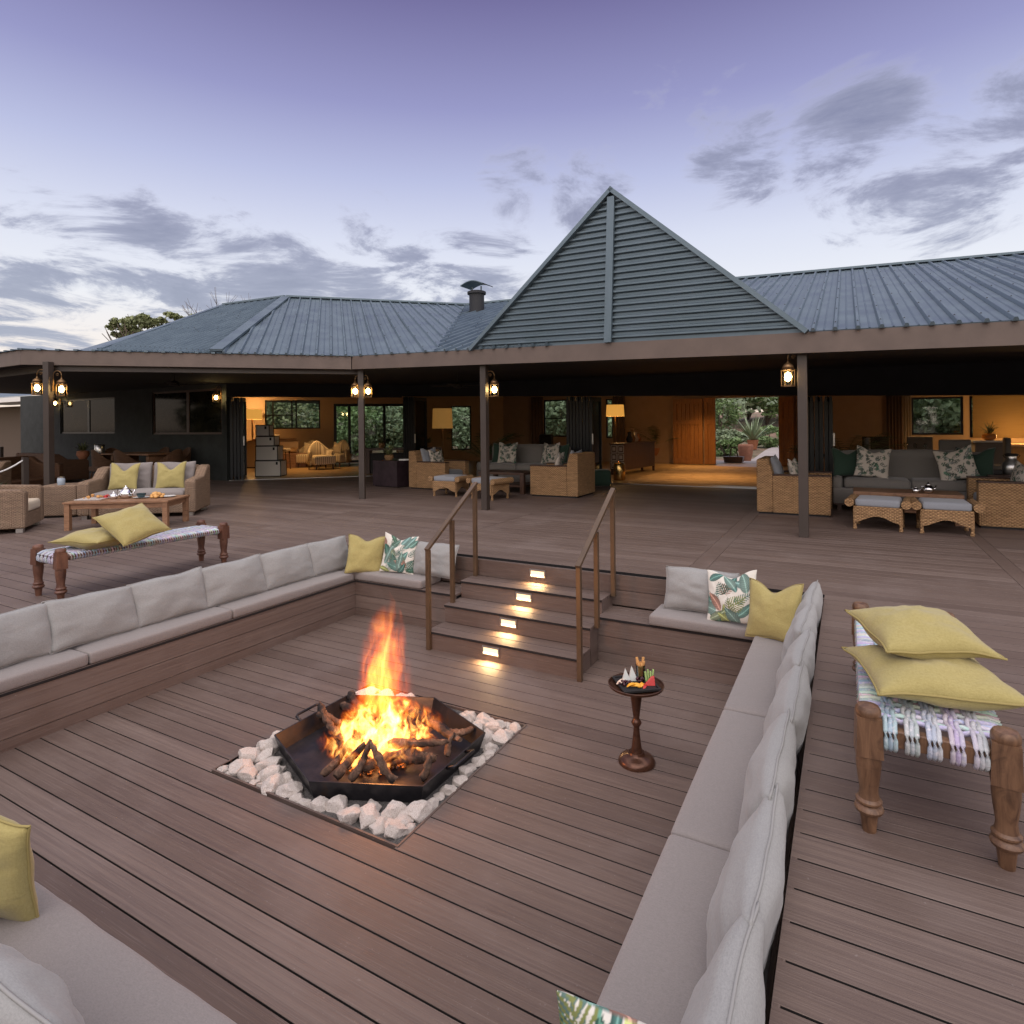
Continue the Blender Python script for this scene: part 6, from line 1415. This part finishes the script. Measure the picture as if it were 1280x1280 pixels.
# console, curtains, rug, sliding doors
cn = thing('console_cabinet', 'carved white-fronted console cabinet inside the open entry doors', 'cabinet', (-5.45, 17.2, .009), R(83)); Lc, Dc, Hc = 2.1, .45, .88
m = MB(); m.box(-Lc / 2, -Dc / 2 + .02, .14, Lc / 2, Dc / 2, Hc - .04); m.build('body', m_darkwood, cn); m = MB(); m.box(-Lc / 2 - .03, -Dc / 2 - .02, Hc - .039, Lc / 2 + .03, Dc / 2 + .02, Hc); m.build('top', m_darkwood, cn)
for sx in (-1, 1):
    for sy in (-1, 1): m = MB(); m.box(sx * (Lc / 2 - .05) - .03, sy * (Dc / 2 - .04) - .03, 0, sx * (Lc / 2 - .05) + .03, sy * (Dc / 2 - .04) + .03, .139); m.build('leg', m_darkwood, cn)
m_bone = mat('bone_inlay', (.50, .42, .36), .6); m = MB()
xx = -Lc / 2 - .012
for i in range(2):
    for j in range(3):
        y0 = -Dc / 2 + .03 + i * .21; z0 = .17 + j * .225; 
        for a in ((y0, z0, y0 + .19, z0 + .02), (y0, z0 + .18, y0 + .19, z0 + .20), (y0, z0 + .02, y0 + .02, z0 + .18), (y0 + .17, z0 + .02, y0 + .19, z0 + .18), (y0 + .05, z0 + .05, y0 + .14, z0 + .15)): m.box(xx, a[0], a[1], xx + .01, a[2], a[3])
m.build('carved_end', m_bone, cn)
for i, (dy, h_) in enumerate(((-.6, .30), (-.2, .36), (.3, .28), (.7, .22))):
    t_ = MB(); t_.lathe([(.07, 0), (.10, h_ * .3), (.04, h_ * .7), (.06, h_)], 16); tag(t_.build('vase', (m_blackmat, m_rustm, m_bone, m_terra)[i], loc=(-5.45 - dy * .12, 17.2 + dy, .90), smooth=50), ('black vase on the near end of the console', 'brass coloured vase second along the console', 'pale carved vase third along the console', 'terracotta vase at the far end of the console')[i], 'vase', 'vases on the console')
m = MB(); x0, x1 = xb(842, 21.25), xb(893.5, 21.25)
def plankdoor(name, lab, x0, x1, y, zt):
    t = thing(name, lab, 'door', ((x0 + x1) / 2, y, .009), 0, 'big sliding doors of rough planks'); k = int((x1 - x0) / .16) + 1; m = MB()
    for i in range(k): m.tint = random.random(); a = (x0 - x1) / 2 + (x1 - x0) * i / k; m.box(a + .003, 0, .01, a + (x1 - x0) / k - .003, .045, zt)
    m.build('planks', m_door, t); m = MB(); hw = (x1 - x0) / 2
    for a in ((-hw, .02, hw, .20), (-hw, 1.38, hw, 1.52), (-hw, zt - .16, hw, zt)): m.box(a[0], -.03, a[1], a[2], -.002, a[3])
    for s_ in (-1, 1): m.box(s_ * (hw - .06) - .06, -.032, .2, s_ * (hw - .06) + .06, -.004, 1.38); m.box(s_ * (hw - .06) - .06, -.032, 1.52, s_ * (hw - .06) + .06, -.004, zt - .16)
    m.build('frame', m_door, t); return t
plankdoor('sliding_door', 'wide sliding plank door left of the entrance opening', x0 - .02, xb(878, 21.25), 21.25, 2.25); plankdoor('sliding_door', 'narrow plank door edge between the wide door and the entrance opening', xb(880, 21.3), x1, 21.32, 2.27); plankdoor('sliding_door', 'plank door right of the entrance opening, behind the right lantern', xb(973, 21.2), xb(992, 21.2), 21.2, 2.22)
tr_ = MB(); rg = [at(858, 587, .014), at(952, 585, .014), at(952, 611.5, .014), at(806, 605, .014)]
m = MB(); cx_, cy_ = -3.2, 17.1; m.poly([(-4.75, 14.4, .014), (-1.35, 14.4, .014), (-1.6, 20.6, .014), (-4.9, 20.6, .014)]); m.poly([(-4.75, 14.4, .010), (-4.9, 20.6, .010), (-1.6, 20.6, .010), (-1.35, 14.4, .010)]); tag(m.build('rug', m_rug), 'large worn beige and brown patterned rug on the entry floor', 'rug')
def curtain(label, p, q, z0, z1, m_, nf=9):
    p = Vector(p); q = Vector(q); m = MB(); k = nf * 8; pr_ = None; d_ = (q - p).normalized(); nn = Vector((-d_.y, d_.x))
    for i in range(k + 1):
        w_ = p.lerp(q, i / k) + nn * .035 * math.sin(2 * math.pi * nf * i / k); c_ = (m.vert((w_.x, w_.y, z0)), m.vert((w_.x, w_.y, z1)))
        if pr_: m.face((pr_[0], c_[0], c_[1], pr_[1]))
        pr_ = c_
    o = m.build('curtain', m_, smooth='all'); s_ = o.modifiers.new('thick', 'SOLIDIFY'); s_.thickness = .004; tag(o, label, 'curtain', 'curtains at the lodge windows')
m_curt = mat('taupe_curtain', (.17, .115, .085), .9); curtain('brown curtain beside the floor lamp', (xb(766, 21.2), 21.2), (xb(781, 21.2), 21.2), .02, 2.5, m_curt, 4); curtain('dim brown curtain left of the middle window', (xb(664, 21.2), 21.2), (xb(679, 21.2), 21.2), .02, 2.5, m_curt, 4)
curtain('brown curtain left of the right-hand window', (xb(1108, 18.8), 18.8), (xb(1128, 18.8), 18.8), .02, 2.4, m_curt, 5); curtain('thin pale curtain at the edge of the right-hand window', (xb(1129, 18.9), 18.9), (xb(1139, 18.9), 18.9), .02, 2.4, m_cream, 3)
# roller blind on the far right window
m = MB(); bl0, bl1 = rx[3] + .05, rx[4] - .05; m.box(bl0, YR - .05, .99, bl1, YR - .046, 2.08)
def blindm(n, p):
    tr = n.new('ShaderNodeBsdfTransparent', {'Color': (1, .95, .8, 1)}); mx = n.new('ShaderNodeMixShader', {0: .80, 1: tr, 2: p.outputs[0]}); n.l.new(mx.outputs[0], n.n['Material Output'].inputs['Surface']); n.set(p, 'Base Color', n.mix(n.noise(n.scale(objco(n), (2, 2, 120)), 1, 2, .5), (.20, .13, .05), (.30, .21, .10)))
tag(m.build('roller_blind', mat('woven_blind', rough=.9, build=blindm)), 'see-through brown woven blind lowered over the far right window', 'blind')
# counter with lit splash
kc = thing('kitchen_counter', 'wooden kitchen counter with panelled doors under the lowered blind', 'counter', (3.9, 18.1, .009)); kx0 = xb(1228, 18.0) - 3.9
m = MB(); m.box(kx0, -.0, .06, 2.3, .6, .80); m.build('cabinet', mat('honey_cabinet', (.40, .24, .08), .5, 0, woodf((.32, .18, .06), (.46, .28, .10))), kc); m = MB(); m.box(kx0 - .02, -.04, .801, 2.3, .6, .85); m.build('worktop', m_plaster, kc)
for i in range(4):
    a = kx0 + .06 + i * .52; m = MB()
    for q_ in ((a, .12, a + .46, .16), (a, .70, a + .46, .74), (a, .16, a + .04, .70), (a + .42, .16, a + .46, .70)): m.box(q_[0], -.016, q_[1], q_[2], -.002, q_[3])
    m.build('door_panel', MATS['honey_cabinet'], kc)
o = plight('cabinet_light', (3.6, 18.30, 1.10), 26, .06, (1, .52, .16)); 
pd = thing('pendant_lamp', 'small lit pendant reflected by the blind in the far right room', 'lamp', (3.6, 17.6, 1.86)); m = MB(); m.lathe([(.10, 0), (.05, .08), (.01, .12), (.01, .6)], 18); m.build('shade', m_rustm, pd, smooth=50); m = MB(); m.lathe([(.001, -.02), (.03, 0), (.001, .03)], 12); m.build('bulb', m_bulb, pd, smooth='all'); o = plight('lamp_light', (0, 0, -.08), 13, .06, (1, .58, .22)); o.parent = pd
# dining chairs and table in the right room
dtb = thing('round_dining_table', 'round dining table laid with glasses behind the right grey sofa', 'table', (1.55, 15.5, .009)); m = MB(); m.lathe([(.30, 0), (.30, .03), (.06, .06), (.06, .70)], 24); m.build('pedestal', m_darkwood, dtb, smooth=40); m = MB(); m.lathe([(.72, .701), (.75, .72), (.74, .745)], 36); m.build('top', m_teak, dtb, smooth=40)
def dchair(label, loc, rz, m_=m_greysofa):
    t = thing('upholstered_chair', label, 'chair', loc, rz, 'high-backed dining chairs in the right room'); m = MB(); m.rbox(0, .22, .40, .50, .09, .66, .025, 0, 5, 3, 5); m.build('backrest', m_, t, smooth='all'); m = MB(); m.rbox(0, 0, .38, .50, .46, .12, .03, .01, 5, 5, 2); m.build('seat', m_, t, smooth='all')
    for sx in (-1, 1):
        for sy in (-1, 1): m = MB(); m.bar((sx * .20, sy * .19, .38), (sx * .21, sy * .20, 0), .035); m.build('leg', m_darkwood, t)
    return t
d1 = dchair('grey high-backed dining chair with its back to us behind the right grey sofa', (1.75, 14.25, .009), R(184)); place(d1, (1.45, 16.5, .009), R(0), 'high-backed dining chair on the far side of the round table'); place(d1, (.6, 15.3, .009), R(85), 'high-backed dining chair at the left of the round table'); place(d1, (2.6, 15.6, .009), R(-95), 'high-backed dining chair at the right of the round table')
for i, (x, y, lab) in enumerate(((1.25, 15.3, 'left wine glass on the round dining table'), (1.42, 15.2, 'right wine glass on the round dining table'), (1.1, 15.6, 'rear wine glass on the round dining table'))): m = MB(); m.lathe([(.035, 0), (.004, .006), (.004, .09), (.03, .12), (.036, .16), (.030, .20)], 16); tag(m.build('wine_glass', m_pane, loc=(x, y, .755), smooth='all'), lab, 'glass', 'wine glasses on the round table')
m = MB(); fb = hit(1094, 520, (-1, 18.4), (8, 18.4)); dkc = thing('dark_side_chair', 'small dark square-backed chair against the wall left of the curtains', 'chair', (fb.x, 18.3, .009)); m.box(-.30, .1, .45, .30, .16, 1.02); m.build('backrest', m_blackmat, dkc, bevel=.01); m = MB(); m.box(-.3, -.28, .38, .3, .09, .45); m.build('seat', m_blackmat, dkc)
for sx in (-1, 1):
    for sy in (-1, .3): m = MB(); m.box(sx * .26 - .02, sy * .24 - .02, 0, sx * .26 + .02, sy * .24 + .02, .379); m.build('leg', m_blackmat, dkc)
# wicker side table + milk can on the right
stv = thing('wicker_side_table', 'honey wicker side table with a steel can between the right sofa and the edge armchair', 'side table', (2.15, 11.5, 0)); m = MB(); m.box(-.32, -.30, .02, .32, .30, .60); m.build('body', m_wick, stv, bevel=.012); m = MB(); m.box(-.34, -.32, .601, .34, .32, .622); m.build('top', m_darkwood, stv)
mc = thing('milk_can', 'small steel milk can on the honey wicker side table', 'can', (2.12, 11.42, .623)); m = MB(); m.lathe([(.10, 0), (.115, .02), (.115, .16), (.06, .22), (.06, .27)], 24); m.build('body', m_steel, mc, smooth=50); m = MB(); m.lathe([(.075, .27), (.08, .30), (.06, .31)], 24); m.build('lid', m_blackmat, mc, smooth=50); m = MB(); m.tube([(-.07, 0, .24), (-.10, 0, .28), (-.07, 0, .30)], .006, 6); m.tube([(.07, 0, .24), (.10, 0, .28), (.07, 0, .30)], .006, 6); m.build('handle', m_blackmat, mc)
m = MB(); m.box(-.07, -.05, 0, .07, .05, .07); tag(m.build('lantern_box', m_blackmat, loc=(1.93, 11.38, .623), bevel=.006), 'small dark box beside the milk can', 'box')
pp = thing('potted_plant', 'grassy plant in a round orange pot on the ledge behind the dining chairs', 'plant', (2.75, 16.9, .98)); pot('pot', [(.06, 0), (.13, .05), (.13, .12), (.09, .15)], mat('orange_pot', (.55, .20, .03), .35), pp); m = MB(); blades(m, 50, .34, (0, 0, .13), .8, .012, 77); m.build('foliage', m_leaf3, pp)
lg = thing('ledge_unit', 'grey upholstered ledge unit under the orange pot', 'cabinet', (2.75, 16.95, .009)); m = MB(); m.box(-.28, -.25, 0, .28, .25, .93); m.build('cabinet', m_greysofa, lg); m = MB(); m.box(-.32, -.28, .931, .32, .28, .968); m.build('top', m_white, lg)
# brass drum and green pouf by the entry
m = MB(); m.lathe([(.14, 0), (.15, .02), (.15, .38), (.13, .42), (.08, .43), (.02, .46)], 28); tag(m.build('brass_urn', mat('polished_brass', (.55, .36, .13), .2, .95), loc=(-5.05, 14.75, .009), smooth=50), 'polished brass and steel urn on the floor beside the folded doors', 'urn')
m = MB(); m.rbox(0, 0, 0, .42, .42, .36, .06, .02, 6, 6, 4); tag(m.build('pouf', m_darkgreen, loc=(-5.0, 13.35, .003), rot=(0, 0, .4), smooth='all'), 'dark green square pouf behind the middle armchair', 'pouf')
# dark armchair in mid room + dark fireplace
dk_ = thing('dark_office_chair', 'black high-backed chair in front of the middle window', 'chair', (-8.1, 17.2, .009), R(160)); m = MB(); m.rbox(0, .2, .5, .56, .12, .62, .05, 0, 6, 3, 6); m.build('backrest', m_blackmat, dk_, smooth='all'); m = MB(); m.rbox(0, 0, .42, .54, .5, .1, .03, 0, 5, 5, 2); m.build('seat', m_blackmat, dk_, smooth='all'); m = MB(); m.lathe([(.28, 0), (.04, .06), (.04, .42)], 12); m.build('pedestal', m_blackmat, dk_)
ds = thing('desk', 'dark wooden desk with a cushion in the dim middle room', 'desk', (-8.6, 16.1, .009), R(5)); m = MB(); m.box(-1.1, -.35, .72, 1.1, .35, .77); m.build('top', m_darkwood, ds)
for sx in (-1, 1): m = MB(); m.box(sx * .9 - .15, -.3, 0, sx * .9 + .15, .3, .719); m.build('pedestal', m_darkwood, ds)
# ================================================================== OUTSIDE BEHIND
pa_ = MB(); pa_.box(-6.5, 22.4, -.06, 0, 24.0, .0); [pa_.poly([(-3.5 + .7 * k / 22, 24 + k, gz(-2.5, 24 + k) + .05), (-1.0 - .8 * k / 22, 24 + k, gz(-2.5, 24 + k) + .05), (-1.0 - .8 * (k + 1) / 22, 25 + k, gz(-2.5, 25 + k) + .05), (-3.5 + .7 * (k + 1) / 22, 25 + k, gz(-2.5, 25 + k) + .05)]) for k in range(22)]; struct('path', pa_, m_concrete)
bs = at(918, 578, .001); bsk = thing('wooden_trug', 'dark wooden basket with a tall handle just outside the entrance', 'basket', (-3.55, 22.8, .001)); m = MB(); m.box(-.30, -.18, .02, .30, .18, .22, e=-.03); m.build('tray', m_darkwood, bsk); m = MB(); m.bar((-.14, 0, .2), (-.08, 0, .52), .035); m.bar((.14, 0, .2), (.08, 0, .52), .035); m.bar((-.10, 0, .53), (.10, 0, .53), .04); m.build('handle', m_darkwood, bsk)
p1 = Vector((-3.0, 24.4, -.1)); p1 = hit(932, 560, (-9, 25), (2, 25)); m = MB(); m.lathe([(.17, 0), (.25, .30), (.29, .62), (.27, .68), (.25, .70), (.23, .66), (.001, .60)], 28); tag(m.build('terracotta_urn', mat('pale_terracotta', (.42, .19, .12), .8, 0, paint((.42, .19, .12), .2, 6)), loc=(p1.x, 25, -.12), smooth=50), 'tall terracotta urn beside the garden path', 'urn')
p2 = hit(941, 550, (-9, 31), (2, 31)); pb = thing('potted_aloe', 'terracotta pot with spiky grey green leaves behind the tall urn', 'plant', (p2.x, 31, gz(p2.x, 31))); pot('pot', [(.17, 0), (.26, .42), (.28, .46), (.22, .46)], m_terra, pb); m = MB(); blades(m, 46, 1.5, (0, 0, .4), .9, .06, 91, .25); m.build('leaves', m_leaf2, pb)
def crown(mb, c, rad, n_, ls, seed, flat=.75):
    rn_ = random.Random(seed); cl_ = []
    for i in range(max(5, n_ // 130)):
        v = Vector((rn_.gauss(0, 1), rn_.gauss(0, 1), rn_.gauss(0, 1))).normalized() * rn_.uniform(.35, .9); cl_.append((Vector((v.x * rad[0], v.y * rad[1], v.z * rad[2])), rn_.uniform(.22, .42), rn_.random()))
    for i in range(n_):
        b, s_, tn = rn_.choice(cl_); v = Vector((rn_.gauss(0, 1), rn_.gauss(0, 1), rn_.gauss(0, 1))).normalized() * (rn_.random() ** .4) * s_; p = Vector(c) + b + Vector((v.x * rad[0], v.y * rad[1], v.z * rad[2]))
        a = Vector((rn_.gauss(0, 1), rn_.gauss(0, 1), rn_.gauss(0, .6))).normalized() * ls * rn_.uniform(.6, 1.3); e = a.cross(Vector((rn_.gauss(0, 1), rn_.gauss(0, 1), rn_.gauss(0, 1)))).normalized() * ls * .38
        mb.tint = max(0, min(1, tn * .7 + rn_.random() * .4)); mb.face((mb.vert(p - a * .5), mb.vert(p + e), mb.vert(p + a * .7), mb.vert(p - e)))
def bush(label, x, y, w_, h, m_, seed, n_=1600, ls=.10, name='bush', group='bushes behind the lodge', trunk=.0, z=None):
    z = gz(x, y) if z is None else z; t = thing(name, label, 'tree' if name == 'tree' else 'bush', (x, y, z), 0, group); m = MB(); crown(m, (0, 0, trunk + (h - trunk) * .5), (w_ / 2, w_ / 2, (h - trunk) * .52), int(n_ * 1.5), ls * 1.25, seed); m.build('crown', m_, t)
    m = MB(); rn_ = random.Random(seed)
    for i in range(5):
        a = rn_.uniform(0, 6.28); m.tube([(0, 0, 0), (w_ * .08 * math.cos(a), w_ * .08 * math.sin(a), trunk * .6 + h * .15), (w_ * .3 * math.cos(a), w_ * .3 * math.sin(a), trunk + (h - trunk) * .6)], [.05 + h * .012, .04 + h * .006, .015], 6)
    m.build('trunk', m_bark, t, smooth='all'); return t
def atY(px, y): return hit(px, 520, (-100, y), (100, y)).x
spec = [(905, 28, 1.3, .9, 0, 'low leafy shrub left of the tall urn'), (963, 33, 2.4, 1.2, 0, 'rounded green bush behind the potted aloe'), (915, 34, 2.2, .9, 1, 'low green shrubs left of the potted aloe'), (899, 40, 2.4, 3.0, 0, 'bright green bush at the left side of the entrance view')]
for i, (px, y, w_, h, mi, lab) in enumerate(spec): bush(lab, atY(px, y), y, w_, h, (m_leaf, m_leaf2)[mi], 200 + i, 1500, .11)
for i, (px, y, w_, h, lab) in enumerate(((908, 56, 8, 5.4, 'dark tree at the upper left of the entrance view'), (935, 60, 9, 6.0, 'dark spreading tree in the middle of the entrance view'), (958, 50, 7, 4.6, 'dark tree at the right of the entrance view'), (985, 55, 9, 5.5, 'dark tree behind the right plank door'))): bush(lab, atY(px, y), y, w_, h, m_leaf2 if i == 1 else m_leaf3 if i == 3 else m_leaf, 220 + i, 3200, .26, 'tree', 'trees beyond the entrance', .8)
def wbush(px, y, w_, h, m_, seed, n_, ls, lab, z=-.2): bush(lab, atY(px, y), y, w_, h, m_, seed, n_, ls, z=z)
wbush(1172, 26.5, 6.5, 4.4, m_leaf2, 240, 8000, .15, 'big leafy bush filling the right-hand window'); wbush(1262, 27, 6.0, 3.8, m_leaf, 241, 4500, .16, 'leafy bush behind the far right blind')
wbush(388, 27.5, 6.5, 4.6, m_leaf2, 242, 7000, .16, 'bush outside the right pane of the left room window', -.3); wbush(345, 25.5, 6.5, 4.6, m_leaf3, 243, 6000, .16, 'thin grey green bush outside the left pane of the left room window', -.3)
wbush(436, 27.5, 4.6, 4.2, m_leaf, 244, 5500, .15, 'green bush outside the first glazed door pane', -.3); wbush(466, 29.5, 5.4, 3.6, m_leaf2, 245, 5500, .15, 'bush outside the middle glazed door pane', -.3); wbush(499, 31, 5.4, 3.4, m_leaf2, 246, 5200, .16, 'bush outside the last glazed door pane', -.3)
wbush(577, 28.5, 4.4, 4.0, m_leaf2, 247, 5000, .15, 'light green bush outside the narrow middle window'); wbush(697, 28.5, 6.0, 4.2, m_leaf2, 248, 6000, .16, 'bush outside the dim middle window'); wbush(761, 28.5, 3.0, 3.6, m_leaf2, 249, 3600, .15, 'bush behind the floor lamp window')
bush('wide line of bushes closing the view behind the left windows', -27, 40, 20, 5.4, m_leaf2, 250, 9000, .30, z=.2); bush('long grey green thicket behind the dim middle window', -13, 42, 16, 5.0, m_leaf2, 251, 8000, .30, z=.2); bush('thicket behind the right-hand window', 6, 38, 16, 5.0, m_leaf, 252, 7000, .28, z=.2)
# trees over the roof line at the left
def tree_at(px, ptop, pw, t_, label, m_, seed, n_, ls, bare=False):
    top_ = az(px, ptop, t_); z0 = -.95; wd = pw / F * t_; th = thing('tree', label, 'tree', (top_.x, top_.y, z0), 0, 'trees showing over the roof'); H = top_.z - z0; m = MB(); rn_ = random.Random(seed)
    tips = []
    def br(p, d_, L, r, k):
        q = p + d_ * L; m.tube([p, p.lerp(q, .5) + Vector((rn_.gauss(0, .04), rn_.gauss(0, .04), 0)) * L, q], [r, r * .85, r * .65], 6)
        if k == 0: tips.append(q); return
        for i in range(3 if k > 1 else 4):
            nd = (d_ + Vector((rn_.gauss(0, .34), rn_.gauss(0, .34), rn_.gauss(.2, .2)))).normalized(); br(q, nd, L * rn_.uniform(.55, .8), r * .55, k - 1)
    br(Vector((0, 0, 0)), Vector((.03, 0, 1)), H * .48, .16, 4 if bare else 3)
    s_ = H * (1 if bare else .95) / max(v[2] for v in m.v); m.v = [(v[0] * s_, v[1] * s_, v[2] * s_) for v in m.v]; m.build('trunk', m_bark, th, smooth='all')
    if not bare:
        m = MB()
        for k in range(14): a = rn_.uniform(0, 6.28); rr = wd * .5 * rn_.random() ** .5; crown(m, (rr * math.cos(a), rr * math.sin(a), H * (.975 - .09 * (rr / wd * 2) ** 2 - .06 * rn_.random())), (wd * .17, wd * .17, wd * .10), n_ // 14, ls, seed + k)
        m.build('crown', m_, th)
tree_at(198, 383, 105, 34, 'green leafy tree rising behind the left end of the roof', m_leaf3, 31, 5200, .20); tree_at(248, 383, 28, 36, 'small tuft of tree top just right of the leafy tree', m_leaf3, 41, 1000, .2); tree_at(298, 360, 80, 40, 'bare twiggy tree top behind the roof ridge', m_leaf3, 37, 0, .2, True)
# woodland ring behind the camera, far side of the deck
m = MB(); rn = random.Random(77)
for i in range(26):
    a = R(182 + i * 7.4); rr = 24 + 7 * rn.random(); hh = rn.uniform(5.5, 8.5); crown(m, (rr * math.cos(a), rr * math.sin(a), -.9 + hh * .5), (3.2, 3.2, hh * .55), 1700, .42, 300 + i)
tag(m.build('woodland', m_leaf3), 'dense bush country surrounding the deck on the side behind the viewer', 'woodland', kind='stuff')
# unseen fill lights added at the ceilings to brighten the rooms
m_dl = mat('added_fill_lens', build=lambda n, p: (n.set(p, 'Emission Color', (1, .6, .25)), n.set(p, 'Emission Strength', 12.0)))
for x, y, e, lab in ((-15.8, 14.2, 135, 'added unseen fill light in the left room ceiling'), (-3.3, 16.4, 150, 'added unseen fill light above the entry rug'), (-4.2, 20.2, 120, 'added unseen fill light near the plank doors'), (1.6, 17.2, 62, 'added unseen fill light above the round dining table'), (-8.5, 18.5, 7, 'added unseen fill light in the dim middle room')):
    t = thing('added_fill_light', lab, 'light', (x, y, 2.44 if x > -11 else 2.60), 0, 'added unseen fill lights in the lodge rooms'); m = MB(); m.lathe([(.06, -.012), (.07, -.001)], 20); m.build('lens', m_dl, t); L = bpy.data.lights.new('added_fill_lamp', 'SPOT'); L.energy = e * 1.6; L.spot_size = R(120); L.spot_blend = 1; L.shadow_soft_size = .08; L.color = (1, .55, .20); o = bpy.data.objects.new('added_fill_lamp', L); COL.objects.link(o); o.location = (0, 0, -.03); o.parent = t
